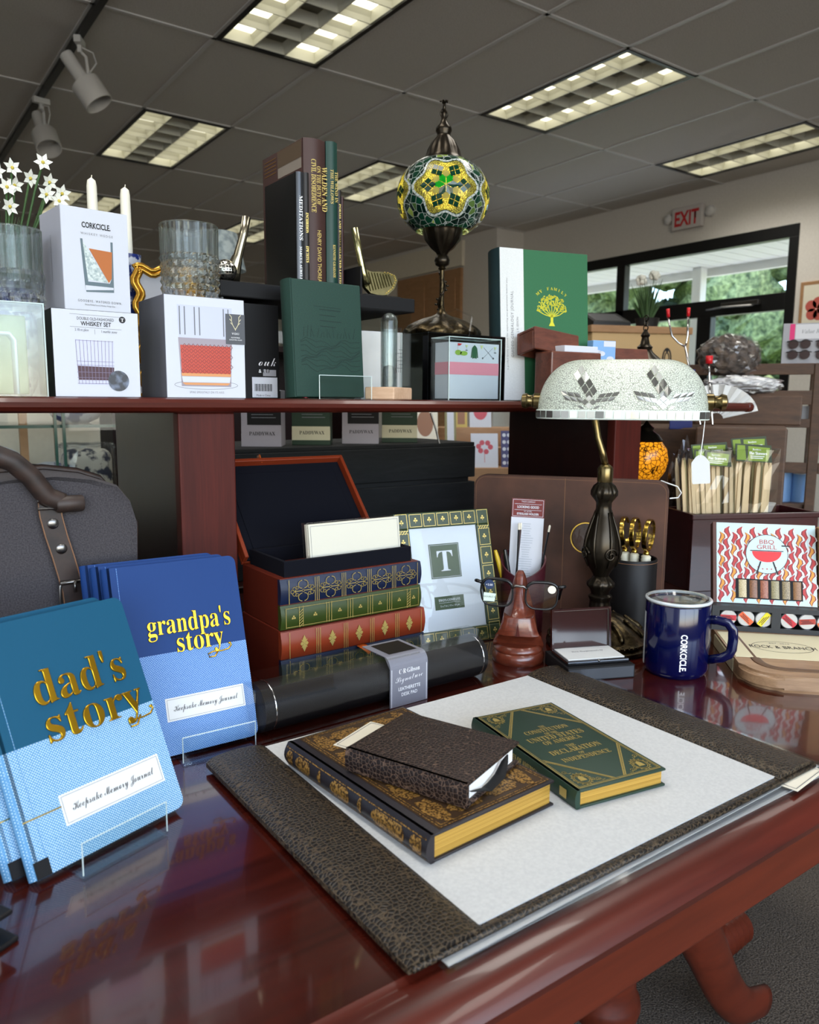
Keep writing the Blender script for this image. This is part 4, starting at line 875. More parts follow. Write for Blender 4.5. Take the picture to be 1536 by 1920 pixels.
mb = MB(); mb.box(.008, w-.008, .001, .006, .008, h-.008); mb.build('mat_board', 'white_card', t)
mb = MB(); mb.box(.03, .07, .006, .04, 0.01, .12); mb.build('easel_back', 'black_card', t)
f = Face((0, .001, 0)); ink(lambda m: f.rect(m, .022, w-.014, .09, .150), 'square_print', P('tan_gold', (196, 172, 96), .6), t); text(f, 'T', w/2, .104, .05, 'white_card', t, 'serif', off=.0008)
# -- candlesticks with white candles
P('candle_wax', (226, 222, 206), .5); noisy('blue_white_china', (34, 52, 122), (214, 218, 228), 60, .2, 0, detail=3, lo=.46, hi=.54)
def candle(x, y, zt, label):
    t = thing('candlestick', 'blue and white porcelain candlestick '+label, 'candlestick', (x, y, SZ), group='china candlesticks')
    mb = MB(); mb.lathe([(.035, 0), (.036, .006), (.02, .015), (.011, .03), (.015, .06), (.01, .09), (.013, .14), (.01, .18), (.018, .2), (.021, .225), (.008, .224)], 24); mb.build('holder', 'blue_white_china', t, True, 40)
    c = thing('candle', 'tapered white candle '+label, 'candle', (x, y, SZ+.2255), group='white taper candles')
    mb = MB(); h = zt-SZ-.2255; mb.lathe([(.0085, 0), (.0075, h-.012), (.006, h-.004), (.001, h)], 16); mb.build('wax', 'candle_wax', c, True, 50)
    mb = MB(); mb.tube([(0, 0, h-.002), (.001, 0, h+.004)], .0008, 5); mb.build('wick', 'cream_paper', c)
candle(.330, 1.31, 1.498, 'behind the tall white wedge box'); candle(.380, 1.31, 1.492, 'beside the right edge of the wedge box')
# -- white flowers
t = thing('flower_vase', 'dark vase of white star shaped flowers behind the leftmost tumbler', 'vase of flowers', (.197, 1.305, SZ))
mb = MB(); mb.lathe([(.03, 0), (.045, .03), (.05, .08), (.035, .13), (.028, .16), (.032, .17), (.026, .168)], 28); mb.build('vase', 'blue_white_china', t, True, 50)
P('stem_green', (52, 82, 40), .6); P('petal_white', (226, 226, 216), .6); P('stamen', (196, 176, 70), .6)
rnd = random.Random(9); heads = [(.060, -.02, .338), (.072, .005, .318), (.045, .0, .318), (.087, -.005, .302), (.080, -.015, .288), (.0, -.01, .318), (-.02, .0, .300), (.02, -.01, .326), (-.035, -.01, .314), (.01, -.02, .296), (.026, .01, .307), (-.012, -.015, .278), (.012, -.02, .27), (.064, -.012, .296), (-.045, .005, .28)]
for i, hp in enumerate(heads):
    mb = MB(); hv = Vector(hp); mb.tube([(hv.x*.15, hv.y*.2, .12), (hv.x*.4, hv.y*.4, .2), (hv.x*.8, hv.y*.8, hv.z-.04), tuple(hv)], .0017, 6); s_ = mb.build('stem', 'stem_green', t, True)
    d = Vector((rnd.uniform(-.5, .5), -1, rnd.uniform(-.2, .6))).normalized(); ax = d.cross(Vector((0, 0, 1))).normalized(); ay = d.cross(ax); mb = MB()
    ph = rnd.random()
    for k_ in range(6):
        a = 2*pi*k_/6+ph; e = ax*cos(a)+ay*sin(a); g = d.cross(e); L2 = .0135
        pts = [hv, hv+e*L2*.5+g*.0036+d*.002, hv+e*L2+d*.0035, hv+e*L2*.5-g*.0036+d*.002]; mb.prism(pts, d*.0007)
    mb.build('blossom', 'petal_white', s_)
    mb = MB(); mb.ball(hv+d*.002, .0025, 8); mb.build('flower_center', 'stamen', s_, True)
for i in range(9):
    a = rnd.uniform(0, 2*pi); mb = MB(); q = Vector((cos(a)*.035, sin(a)*.02, rnd.uniform(.24, .28))); mb.tube([(0, 0, .12), (q.x*.4, q.y*.4, .2), tuple(q)], [.004, .006, .001], 8, flat=(1, .25)); mb.build('leaf', 'stem_green', t, True)
# ================================================================ mosaic lantern
def onR(prof, z):
    for (r0, z0), (r1, z1) in zip(prof, prof[1:]):
        if z0 <= z <= z1: return r0+(r1-r0)*(z-z0)/max(1e-9, z1-z0)
    return prof[-1][0]
LX, LY, LZ = .968, 1.250, SZ+.1245
t = thing('mosaic_lantern', 'green and yellow glass mosaic table lantern with a dark metal stand', 'lamp', (LX, LY, LZ))
mb = MB(); mb.lathe([(.077, 0), (.079, .006), (.076, .012, .03), (.066, .02, .06), (.052, .028, .06), (.036, .035, .04), (.02, .04), (.012, .044), (.007, .05), (.0045, .06), (.0042, .128), (.008, .131), (.0055, .136)], 64, flute=11); mb.build('base', 'bronze', t, True, 50)
mb = MB(); v_ = [(.0065*cos(.9+z*95), .0065*sin(.9+z*95), .048+z) for z in [i*.0022 for i in range(36)]]; mb.tube(v_, .0021, 6)
for i in range(3, 34, 4): p = Vector(v_[i]); mb.ball(p*1.0+Vector((p.x*.7, p.y*.7, 0)), .0036, 8, (1, 1, .6))
mb.build('vine', 'dark_bronze', t, True)
mb = MB(); mb.lathe([(.006, .134), (.013, .138), (.0155, .146), (.013, .153), (.010, .157), (.013, .162), (.022, .170, .05), (.033, .184, .06), (.0385, .200, .04), (.039, .205), (.041, .208), (.041, .214), (.037, .217), (.033, .219)], 48, flute=12); mb.build('lower_cup', 'dark_bronze', t, True, 50)
gz = .2645-.0; GR, GH = .0875, .0745
def gp(th, ph, off=0):  # ph: longitude, th: latitude
    r = (GR+off)*max(cos(th), 0)**.82; return Vector((r*cos(ph), r*sin(ph), gz+(GH+off)*(abs(sin(th))**1.0)*(1 if th > 0 else -1)))
k = NM('lantern_tiles'); v = k.coord(); vo = k.n('TexVoronoi', feature='DISTANCE_TO_EDGE', i_Scale=78.0); k.l(v, vo.inputs['Vector']); vc = k.n('TexVoronoi', feature='F1', i_Scale=78.0); k.l(v, vc.inputs['Vector'])
gcol = k.ramp(vc.outputs['Color'], [(.3, (6, 30, 24)), (.75, (16, 62, 42)), (.92, (150, 170, 70))]); mk_ = k.n('MixRGB'); fac_ = k.ramp(vo.outputs['Distance'], [(.02, (0, 0, 0, 1)), (.045, (1, 1, 1, 1))]); k.l(fac_, mk_.inputs[0]); mk_.inputs[1].default_value = lin((160, 164, 160)); k.l(gcol, mk_.inputs[2]); k.l(mk_.outputs[0], k.b.inputs['Base Color']); k.b.inputs['Roughness'].default_value = .12; k.bump(vo.outputs['Distance'], .5, .001)
mb = MB(); rows, cols = 44, 96; rings = []
for i in range(rows+1):
    th = -1.02+2.05*i/rows; rings.append([mb.bm.verts.new(gp(th, 2*pi*j/cols)) for j in range(cols)])
mcs = [gp(.02, atan2(-LY, -LX)+.06+m_*pi/2) for m_ in range(4)]
for A, B in zip(rings, rings[1:]):
    for j in range(cols):
        q_ = (A[j].co+B[(j+1) % cols].co)/2
        if min((q_-c_).length for c_ in mcs) > .043: mb._f([A[j], A[(j+1) % cols], B[(j+1) % cols], B[j]])
mb.build('globe', 'lantern_tiles', t, True)
def translucent(name, c, mixf=.45, scale=0, bump=0, rough=.2):
    k = NM(name); tr = k.n('BsdfTranslucent'); tr.inputs[0].default_value = lin(c); mx = k.n('MixShader'); mx.inputs[0].default_value = mixf
    k.b.inputs['Base Color'].default_value = lin(c); k.b.inputs['Roughness'].default_value = rough
    if scale:
        v = k.coord(); vo = k.n('TexVoronoi', feature='F1', i_Scale=float(scale), i_Randomness=.5); k.l(v, vo.inputs['Vector']); cc = k.ramp(vo.outputs['Distance'], [(.15, tuple(min(255, int(q*1.25)) for q in c)), (.6, tuple(int(q*.55) for q in c))]); k.l(cc, k.b.inputs['Base Color']); k.l(cc, tr.inputs[0]); k.bump(vo.outputs['Distance'], -.8, .001)
    k.l(k.b.outputs[0], mx.inputs[1]); k.l(tr.outputs[0], mx.inputs[2]); k.l(mx.outputs[0], k.out.inputs[0]); return k.m
translucent('yellow_beads', (222, 196, 84), .45, 420); translucent('bottle_green', (10, 54, 38), .25, rough=.08); translucent('clear_tile', (206, 212, 208), .3, rough=.08); translucent('lit_green', (30, 190, 60), .75, rough=.1); translucent('lit_yellow', (250, 246, 190), .9, rough=.1)
cam_az = atan2(-LY, -LX)+.06
for m_ in range(4):
    az = cam_az+m_*pi/2
    def mp(a, b, off): return gp(b*1.0/GH*.92+.02, az+a/GR, off)
    def scal(q): return .0545*(1+.13*cos(6*q+pi))*1.0
    mb = MB(); N, K = 72, 9; rg = []
    for i in range(K+1):
        rg.append([mb.bm.verts.new(mp(scal(2*pi*j/N)*i/K*sin(2*pi*j/N)*1.02, scal(2*pi*j/N)*i/K*cos(2*pi*j/N)*.98, .0012)) for j in range(N)] if i else [mb.bm.verts.new(mp(0, 0, .0012))])
    for i in range(K):
        for j in range(N):
            if i == 0: mb._f([rg[0][0], rg[1][j], rg[1][(j+1) % N]])
            else: mb._f([rg[i][j], rg[i+1][j], rg[i+1][(j+1) % N], rg[i][(j+1) % N]])
    mb.build('bead_medallion', 'yellow_beads', t, True)
    mb = MB(); nb = 46
    for j in range(nb):
        q0, q1 = 2*pi*(j+.06)/nb, 2*pi*(j+.94)/nb
        pts = [(scal(q0)*s_*sin(q0), scal(q0)*s_*cos(q0)) for s_ in (1.01, 1.10)]+[(scal(q1)*s_*sin(q1), scal(q1)*s_*cos(q1)) for s_ in (1.10, 1.01)]
        mb.poly([mp(a, b, .0020) for a, b in pts])
    mb.build('tile_border', 'clear_tile', t)
    mb = MB(); mc = MB()
    for r_ in range(6):
        q = pi/3*r_+pi/6; e = Vector((sin(q), cos(q))); g = Vector((cos(q), -sin(q)))
        c0 = e*.0175; L2, Wd = .0325, .0140
        for i in range(2):
            for j in range(2):
                A = c0+(e*L2/2+g*Wd)*(i/2)+(e*L2/2-g*Wd)*(j/2); d1 = (e*L2/2+g*Wd)*.45; d2 = (e*L2/2-g*Wd)*.45
                mb.poly([mp(*p, .0024) for p in (A, A+d1, A+d1+d2, A+d2)])
        d1 = (e*.026+g*.014)*.5; d2 = (e*.026-g*.014)*.5
        mc.mat(0 if r_ in (5, 4, 0) else 2); mc.poly([mp(*p, .0022) for p in (d1*.05+d2*.05, d1, d1+d2, d2)])
        q2 = q+pi/6; e2 = Vector((sin(q2), cos(q2))); mc.mat(1); mc.poly([mp(*(e2*.0205+Vector((.0062*cos(w_), .0062*sin(w_)))), .0023) for w_ in [2*pi*i/10 for i in range(10)]])
    mb.build('petal_tiles', 'bottle_green', t); mc.build('star_tiles', ['lit_green', 'lit_yellow', 'bottle_green'], t)
mb = MB(); mb.lathe([(.033, .322), (.037, .3235), (.0405, .326), (.0405, .331), (.037, .334), (.034, .34, .03), (.030, .352, .05), (.023, .366, .05), (.014, .376), (.0125, .380), (.0155, .386), (.015, .392), (.009, .399), (.0055, .406), (.0045, .418), (.006, .420), (.001, .421)], 48, flute=10); mb.build('top_cap', 'dark_bronze', t, True, 50)
mb = MB()
for i in range(40): a = 2*pi*i/40; mb.ball((.0412*cos(a), .0412*sin(a), .3285), .0022, 6); mb.ball((.0415*cos(a), .0415*sin(a), .211), .0022, 6)
mb.build('beaded_rims', 'bronze', t)
mb = MB()
for s_ in (-1, 1): mb.tube([(s_*(.003+.006*sin(a)), 0, .408+.018*a/pi) for a in [pi*i/8 for i in range(9)]], .001, 5)
mb.tube([(0, 0, .42), (.001, 0, .44)], .003, 6)
for i in range(5): a = 2*pi*i/5; mb.tube([(0, 0, .434), (.005*cos(a), .005*sin(a), .441), (.008*cos(a), .008*sin(a), .439)], .0018, 5)
mb.build('finial', 'dark_bronze', t, True)
mb = MB(); mb.ball((0, 0, .27), .014, 16); mb.build('bulb', lightpanel('bulb_glow', (255, 240, 180), 120), t, True)
mb = MB(); mb.tube([(.004, -.004, .046), (.012, -.03, .052), (.016, -.075, .035), (.0, -.088, .005), (-.004, -.09, -.012)], .0016, 6); mb.build('cord', 'film', t)
# ================================================================ banker's lamp with mosaic shade
BX, BY = .991, .841
t = thing('bankers_lamp', 'desk lamp with a white mosaic glass shade on a dark ornate stand', 'lamp', (BX, BY, DZ), (0, 0, R(-50)))
mb = MB(); mb.lathe([(.001, 0), (.083, 0), (.086, .004), (.086, .008), (.080, .012), (.083, .015), (.083, .018), (.077, .022), (.070, .030, .03), (.052, .042, .06), (.034, .052, .04), (.024, .056), (.001, .056)], 72, flute=9); mb.build('base', 'bronze', t, True, 50)
mb = MB()
for i in range(60): a = 2*pi*i/60; mb.ball((.082*cos(a), .082*sin(a), .0165), .0026, 6)
for i in range(9):
    a = 2*pi*(i+.5)/9; mb.tube([((.074-.008*k_)*cos(a+.05*sin(k_)), (.074-.008*k_)*sin(a+.05*sin(k_)), .026+.006*k_) for k_ in range(5)], [.004, .006, .005, .004, .002], 8)
mb.build('base_relief', 'bronze', t, True)
mb = MB(); mb.lathe([(.021, .055), (.0185, .062), (.0165, .074), (.017, .078), (.0195, .082), (.0195, .085), (.015, .088), (.0165, .094), (.0215, .101, .05), (.0215, .107, .06), (.017, .113), (.0125, .118), (.0145, .123), (.0225, .135), (.029, .150), (.0305, .163), (.0285, .180), (.023, .20), (.0165, .218), (.0125, .230), (.0125, .240), (.016, .245), (.0205, .252, .06), (.0205, .259, .07), (.0165, .268, .06), (.0125, .272), (.0115, .274)], 56, flute=12); mb.build('baluster', 'dark_bronze', t, True, 50)
mb = MB()
for s_ in range(4):   # acanthus scrolls laid on the swelling of the baluster
    a0 = s_*pi/2+.5; sc = [(r_*cos(q), r_*sin(q)) for r_, q in [(.012*(1-i/26), i*.42) for i in range(24)]]
    pts = []
    for a, b in sc: z = .157+b; rr = onR([(.0145, .123), (.0225, .135), (.029, .150), (.0305, .163), (.0285, .180), (.023, .20), (.0165, .218)], z)+.0012; pts.append((rr*cos(a0+a/.03), rr*sin(a0+a/.03), z))
    mb.tube(pts, .0022, 6)
    for d_ in (-.35, .42): mb.tube([((onR([(.0145, .123), (.0225, .135), (.029, .150), (.0305, .163), (.0285, .180), (.023, .20), (.0165, .218), (.0125, .232)], z)+.001)*cos(a0+d_*(1-(z-.14)*5)+.3), (onR([(.0145, .123), (.0225, .135), (.029, .150), (.0305, .163), (.0285, .180), (.023, .20), (.0165, .218), (.0125, .232)], z)+.001)*sin(a0+d_*(1-(z-.14)*5)+.3), z) for z in [.135+.0075*i for i in range(13)]], [.0012+.0014*sin(pi*i/12) for i in range(13)], 6)
mb.build('relief', 'dark_bronze', t, True)
mb = MB(); mb.lathe([(.0115, .273), (.0125, .276), (.0122, .295), (.0105, .299), (.007, .302), (.001, .303)], 28); mb.build('collar', 'antique_brass', t, True, 40)
mb = MB(); mb.tube([(0, 0, .300), (-.006, 0, .322), (-.014, .0, .345), (-.019, .0, .372), (-.018, .0, .395), (-.013, .0, .42), (-.006, .0, .445)], .0058, 14); mb.build('arm', 'antique_brass', t, True)
SL, SW, SH, SB = .130, .074, .092, .377; sx0 = .020
def shp(u, v, off=0):   # u: angle round the footprint, v: 0 rim .. 1 top
    a = v*pi/2; d = .078*(1-cos(a)**.85) if v < 1 else .078
    lx, wy = SL-d*.92+off, max(SW-d*.93+off, .002); n = 3.2
    c, s_ = cos(u), sin(u); x = lx*abs(c)**(2/n)*(1 if c > 0 else -1); y = wy*abs(s_)**(2/n)*(1 if s_ > 0 else -1)
    return Vector((sx0+x, y, SB+.012+(SH-.012)*sin(a)+off*sin(a)))
k = NM('crackle_glass'); v = k.coord(); vo = k.n('TexVoronoi', feature='DISTANCE_TO_EDGE', i_Scale=340.0); k.l(v, vo.inputs['Vector']); c_ = k.ramp(vo.outputs['Distance'], [(.03, (150, 156, 148)), (.13, (236, 244, 234))]); k.l(c_, k.b.inputs['Base Color']); k.b.inputs['Roughness'].default_value = .15
tr = k.n('BsdfTranslucent'); k.l(c_, tr.inputs[0]); mx = k.n('MixShader'); mx.inputs[0].default_value = .5; k.l(k.b.outputs[0], mx.inputs[1]); k.l(tr.outputs[0], mx.inputs[2]); k.l(mx.outputs[0], k.out.inputs[0]); k.bump(vo.outputs['Distance'], .6, .001)
mb = MB(); N, K = 96, 16; rings = [[mb.bm.verts.new(shp(2*pi*j/N, i/K)) for j in range(N)] for i in range(K+1)]
for A, B in zip(rings, rings[1:]):
    for j in range(N): mb._f([A[j], A[(j+1) % N], B[(j+1) % N], B[j]])
mb._f(rings[-1]); shade = mb.build('lamp_shade', 'crackle_glass', t, True, 60)
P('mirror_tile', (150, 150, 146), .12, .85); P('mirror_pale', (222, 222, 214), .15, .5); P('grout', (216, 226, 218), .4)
mb = MB(); rb = [[shp(2*pi*j/N, 0, o_)+Vector((0, 0, z_)) for j in range(N)] for o_, z_ in ((.0005, -.014), (.0025, -.013), (.003, .0), (.001, .001))]
rr = [[mb.bm.verts.new(p) for p in r_] for r_ in rb]
for A, B in zip(rr, rr[1:]):
    for j in range(N): mb._f([A[j], A[(j+1) % N], B[(j+1) % N], B[j]])
mb.build('rim', 'grout', shade, True, 40)
per = []; tot = 0; FN = 720; prev = shp(0, 0, .0035)
for j in range(1, FN+1): p = shp(2*pi*j/FN, 0, .0035); tot += (p-prev).length; per.append((tot, 2*pi*j/FN)); prev = p
nt_ = 56; mb = MB(); ui = 0
def uat(s_):
    for d_, u in per:
        if d_ >= s_: return u
    return 2*pi
for q in range(nt_):
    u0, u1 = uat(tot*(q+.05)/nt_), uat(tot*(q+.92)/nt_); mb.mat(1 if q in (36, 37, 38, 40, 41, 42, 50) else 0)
    mb.poly([shp(u0, 0, .0037)+Vector((0, 0, -.0115)), shp(u1, 0, .0037)+Vector((0, 0, -.0115)), shp(u1, 0, .0037)+Vector((0, 0, -.001)), shp(u0, 0, .0037)+Vector((0, 0, -.001))])
mb.build('mirror_band', ['mirror_tile', 'mirror_pale'], shade)
def front(x, z):   # point on the near side of the shade at axial x and height z
    lo, hi = 0., 1.
    zz = max(z, .0001)
    a = math.asin(min(1, zz/(SH-.012))); v = a/(pi/2); d = .078*(1-cos(a)**.85); lx, wy = SL-d*.92, SW-d*.93; n = 3.2
    y = -wy*max(0, 1-abs(x/lx)**n)**(1/n); return Vector((sx0+x, y-.0016, SB+.012+zz+.0012))
mb = MB()
for cx in (-.048, .060):
    def leaf(o, e1, e2, n1, n2, pale=()):
        for i in range(n1):
            for j in range(n2):
                A = Vector(o)+Vector(e1)*i+Vector(e2)*j; q = [A+Vector(e1)*.06+Vector(e2)*.06, A+Vector(e1)*.92+Vector(e2)*.06, A+Vector(e1)*.92+Vector(e2)*.92, A+Vector(e1)*.06+Vector(e2)*.92]
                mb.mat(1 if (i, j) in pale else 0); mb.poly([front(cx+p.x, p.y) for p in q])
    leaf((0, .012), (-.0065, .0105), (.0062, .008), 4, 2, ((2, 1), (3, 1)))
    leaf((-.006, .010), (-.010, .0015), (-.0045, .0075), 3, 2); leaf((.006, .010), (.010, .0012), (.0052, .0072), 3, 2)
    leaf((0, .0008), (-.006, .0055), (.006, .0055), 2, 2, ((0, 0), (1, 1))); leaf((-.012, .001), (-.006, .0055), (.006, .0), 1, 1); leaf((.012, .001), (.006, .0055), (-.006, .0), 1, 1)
mb.build('tulip_mirrors', ['mirror_tile', 'mirror_pale'], shade)
for s_ in (-1, 1):
    mb = MB(); x0 = sx0+s_*(SL-.006); mb.lathe([(.006, 0), (.013, .002), (.013, .014), (.010, .016), (.010, .022), (.013, .026), (.011, .033), (.001, .036)] if s_ > 0 else [(.001, -.036), (.011, -.033), (.013, -.026), (.010, -.022), (.010, -.016), (.013, -.014), (.013, -.002), (.006, 0)], 20, (x0, 0, SB+.026), axis='x'); mb.build('shade_knob', 'antique_brass', t, True, 50)
mb = MB(); mb.tube([(sx0-SL-.012, 0, SB+.026), (sx0-SL-.008, .02, SB+.03), (sx0-SL*.6, .03, SB+.03), (-.006, .02, SB+.055), (-.006, 0, SB+.06)], .004, 8)
mb.build('shade_pivot', 'antique_brass', t, True, 50)
mb = MB(); mb.lathe([(.001, -.05), (.012, -.045), (.016, 0), (.012, .045), (.001, .05)], 16, (sx0, 0, SB+.05), axis='x'); mb.build('bulb', lightpanel('lamp_glow', (255, 250, 235), 8.0), t, True)
mb = MB(); e_ = shp(2*pi*.985, 0); mb.tube([tuple(e_+Vector((-.006, -.02, -.012))), tuple(e_+Vector((-.0075, -.021, -.04))), tuple(e_+Vector((-.010, -.022, -.069)))], .0007, 5); s_ = mb.build('tag_string', 'white_ink', t)
tp = e_+Vector((-.010, -.022, -.067)); mb = MB(); w_ = .0122; mb.prism([(tp.x+a, tp.y, tp.z+b) for a, b in ((-w_, -.043), (w_, -.043), (w_+.001, -.040), (w_+.001, -.010), (.006, -.001), (.002, .001), (-.002, .001), (-.006, -.001), (-w_-.001, -.010), (-w_-.001, -.040))], (0, .0006, 0)); bmesh.ops.rotate(mb.bm, cent=tp, matrix=Matrix.Rotation(R(-5), 3, 'Y'), verts=mb.bm.verts[:]); mb.build('price_tag', 'white_paper', t)
# ================================================================ leather portfolio
t = thing('leather_portfolio', 'brown leather zip portfolio standing upright behind the desk lamp', 'portfolio', (.979, 1.1537, DZ), (R(-.5), 0, R(-55)))
def rrect(x0, x1, z0, z1, r, n=8):
    pts = []
    for cx, cz, a0 in ((x1-r, z0+r, -pi/2), (x1-r, z1-r, 0), (x0+r, z1-r, pi/2), (x0+r, z0+r, pi)):
        for k_ in range(n+1): a = a0+pi/2*k_/n; pts.append((cx+r*cos(a), cz+r*sin(a)))
    return pts
for y0, y1 in ((0, .008), (.018, .026)):
    mb = MB(); mb.prism([(a, y0, b) for a, b in rrect(0, .360, 0, .262, .022)], (0, y1-y0, 0)); bmesh.ops.bevel(mb.bm, geom=[e for e in mb.bm.edges if abs(e.verts[0].co.y-e.verts[1].co.y) < 1e-6], offset=.002, segments=2, affect='EDGES'); mb.build('cover', 'brown_suede', t, True, 40)
mb = MB(); mb.prism([(a, .008, b) for a, b in rrect(.004, .356, .004, .258, .019)], (0, .010, 0)); mb.build('zip_gusset', 'strap_leather', t)
f = Face((0, 0, 0)); mb = MB(); f.line(mb, [(.175, .002), (.175, .260)], .0011, .0004); f.line(mb, rrect(.004, .356, .004, .258, .019), .0007, .0004, True); mb.build('stitching', 'strap_edge', t)
mb = MB(); mb.tube([(.345, .013, .262), (.357, .0, .259), (.374, -.004, .254), (.381, -.004, .243), (.376, -.002, .234), (.362, -.002, .232)], .0011, 6); mb.build('tag_loop', 'white_ink', t)
# ================================================================ magnifiers in a leather cup
t = thing('leather_cup', 'dark brown leather pen cup behind the lamp base', 'cup', (1.116, .877, DZ))
mb = MB(); mb.lathe([(.001, .0), (.0425, 0), (.0425, .128), (.0415, .1295), (.0395, .128), (.0395, .006), (.001, .006)], 48); mb.build('cup', 'black_leather', t, True, 40)
mb = MB(); mb.lathe([(.0428, .1235), (.0431, .124), (.0428, .1245)], 48, cap=False); mb.build('stitching', 'strap_edge', t)
clear('loupe_pane', (252, 255, 254), .01, -.1, .97)
def magnifier(loc, rot, label, handle):
    t = thing('magnifying_glass', label, 'magnifying glass', loc, rot, 'brass magnifiers in the leather cup')
    mb = MB(); mb.lathe([(.0265, -.004), (.0285, -.004), (.0292, -.002), (.0285, 0), (.0292, .002), (.0285, .004), (.0265, .004), (.0265, -.004)], 40, (0, 0, .165), axis='y', cap=False); mb.build('lens_ring', 'brass', t, True, 40)
    mb = MB(); mb.lathe([(.0265, -.0015), (.02, -.0025), (.001, -.003)], 40, (0, 0, .165), axis='y', cap=False); mb.lathe([(.0265, .0015), (.02, .0025), (.001, .003)], 40, (0, 0, .165), axis='y', cap=False); mb.build('lens', 'loupe_pane', t, True)
    mb = MB(); mb.lathe([(.004, .128), (.006, .132), (.004, .137), (.001, .139)], 14); mb.build('ferrule', 'brass', t, True)
    mb = MB(); mb.lathe([(.001, .005), (.007, .006)]+[(.0088 if i % 2 else .0080, .1+.003*i) for i in range(10)]+[(.005, .130), (.001, .130)], 18); mb.build('handle', handle, t, True, 50)
P('ivory', (214, 208, 186), .4)
magnifier((1.118, .860, DZ+.006), (R(3), R(3), R(22)), 'brass ringed magnifying glass with an ivory ribbed handle, frontmost in the cup', 'ivory')
magnifier((1.117, .872, DZ+.006), (R(-2), R(5), R(24)), 'second brass magnifying glass in the cup, right behind the frontmost', 'ivory')
magnifier((1.116, .884, DZ+.006), (R(-5), R(7), R(26)), 'third brass magnifying glass in the cup, furthest right of the close three', 'ivory')
magnifier((1.125, .897, DZ-.012+.016), (R(-14), R(16), R(-10)), 'brass magnifying glass leaning right, low in the cup', 'black_plastic')
magnifier((1.098, .893, DZ+.004), (R(-6), R(-22), R(-58)), 'brass magnifying glass leaning left behind the lamp stand', 'black_plastic')
# ================================================================ mug
t = thing('travel_mug', 'glossy dark blue insulated mug with a clear lid', 'mug', (.987, .688, DZ))
mr, mh = .0465, .109
mb = MB(); mb.lathe([(.001, .002), (.036, .002), (.040, 0), (.0435, .003), (mr, .010), (mr, mh-.002), (mr-.001, mh), (mr-.003, mh), (mr-.003, .01), (.001, .008)], 56); mb.build('body', 'mug_blue', t, True, 40)
va = atan2(-.688, -.987)  # towards the viewer
ha = va+R(84); hx, hy = cos(ha), sin(ha)
hp = [(mr-.004, .0855), (mr+.010, .0865), (mr+.024, .0835), (mr+.031, .074), (mr+.032, .060), (mr+.031, .045), (mr+.028, .037), (mr+.018, .030), (mr-.002, .024)]
mb = MB(); mb.tube([(r_*hx, r_*hy, z) for r_, z in hp], .0052, 12, flat=(.75, 1.35)); mb.build('handle', 'mug_blue', t, True)
mb = MB(); mb.lathe([(.001, mh+.001), (.030, mh+.001), (.033, mh+.006), (.040, mh+.007), (.0455, mh+.0065), (.0468, mh+.004), (.0468, mh), (.042, mh-.003)], 48, cap=False); mb.box(-.012, .012, -.03, -.008, mh+.002, mh+.011, .002); mb.build('lid', 'lid_clear', t, True, 40)
mb = MB(); mb.lathe([(.001, mh-.004), (.043, mh-.004), (.043, mh-.003), (.001, mh-.003)], 40); mb.build('lid_lightener', P('lightener_grey', (136, 142, 142), .3), t)  # pale disc added under the clear lid so the lid looks lighter
mb = MB(); mb.tube([((mr-.0008)*cos(2*pi*i/40), (mr-.0008)*sin(2*pi*i/40), mh+.0035) for i in range(40)], .0025, 8, True); mb.build('lid_rim', P('lid_rim', (196, 202, 206), .12, spec=1), t, True)
def curved(obj_, rad, a0, off=.0004):
    for v in obj_.data.vertices: x, z = v.co.x, v.co.z; a = a0+x/rad; v.co = ((rad+off)*cos(a), (rad+off)*sin(a), z)
o = text(Face((0, 0, 0)), 'CORKCICLE.', .0, .0705, .0128, 'white_ink', t, rot=-pi/2, align='LEFT', width=.056, bold=.03); 
curved(o, mr, va+R(8))
mb = MB(); f = Face((0, 0, 0))
for i in range(6): f.rect(mb, -.006+.002*i, -.004+.002*i, .012, .092)
o = mb.build('sticker', P('sticker_pale', (176, 180, 186), .5), t); curved(o, mr, va-R(78))
# ================================================================ photo frame with T
t = thing('photo_frame', 'green leather photo frame with gilt tooling and a letter T card', 'frame', (.702, .985, DZ+.001), (R(-14.6), 0, R(-9)))
fw_, fh, fb = .182, .2245, .0265
mb = MB()
for q in ((0, fw_, 0, .012, 0, fb), (0, fw_, 0, .012, fh-fb, fh), (0, fb, 0, .012, fb, fh-fb), (fw_-fb, fw_, 0, .012, fb, fh-fb)): mb.box(*q, .0015)
mb.build('frame', 'frame_green', t)
f = Face((0, 0, 0))
def tool(m):
    def clover(a, b):
        for dx, dz in ((-.0022, .0), (.0022, 0), (0, .0032)): f.disc(m, a+dx, b+dz, .0016, .0005, 8)
        f.line(m, [(a, b+.001), (a, b-.004)], .0007, .0005)
    n = 5
    for b0 in (0, fh-fb):
        for i in range(n):
            x0 = fb+(fw_-2*fb)/n*i; x1 = x0+(fw_-2*fb)/n
            f.line(m, [(x0+.002, b0+.003), (x1-.002, b0+.003), (x1-.002, b0+fb-.003), (x0+.002, b0+fb-.003)], .0008, .0005, True); clover((x0+x1)/2, b0+fb/2)
    for a0 in (0, fw_-fb):
        for i in range(7):
            z0 = (fh)/7*i; z1 = z0+fh/7
            f.line(m, [(a0+.003, z0+.002), (a0+fb-.003, z0+.002), (a0+fb-.003, z1-.002), (a0+.003, z1-.002)], .0008, .0005, True); clover(a0+fb/2, (z0+z1)/2)
            if i in (2, 5):
                for k_ in range(4): f.line(m, [(a0+.003+.005*k_, z1-.003), (a0+.008+.005*k_, z1+.003)], .001, .0006)
ink(tool, 'gilt_tooling', 'gold_print', t)
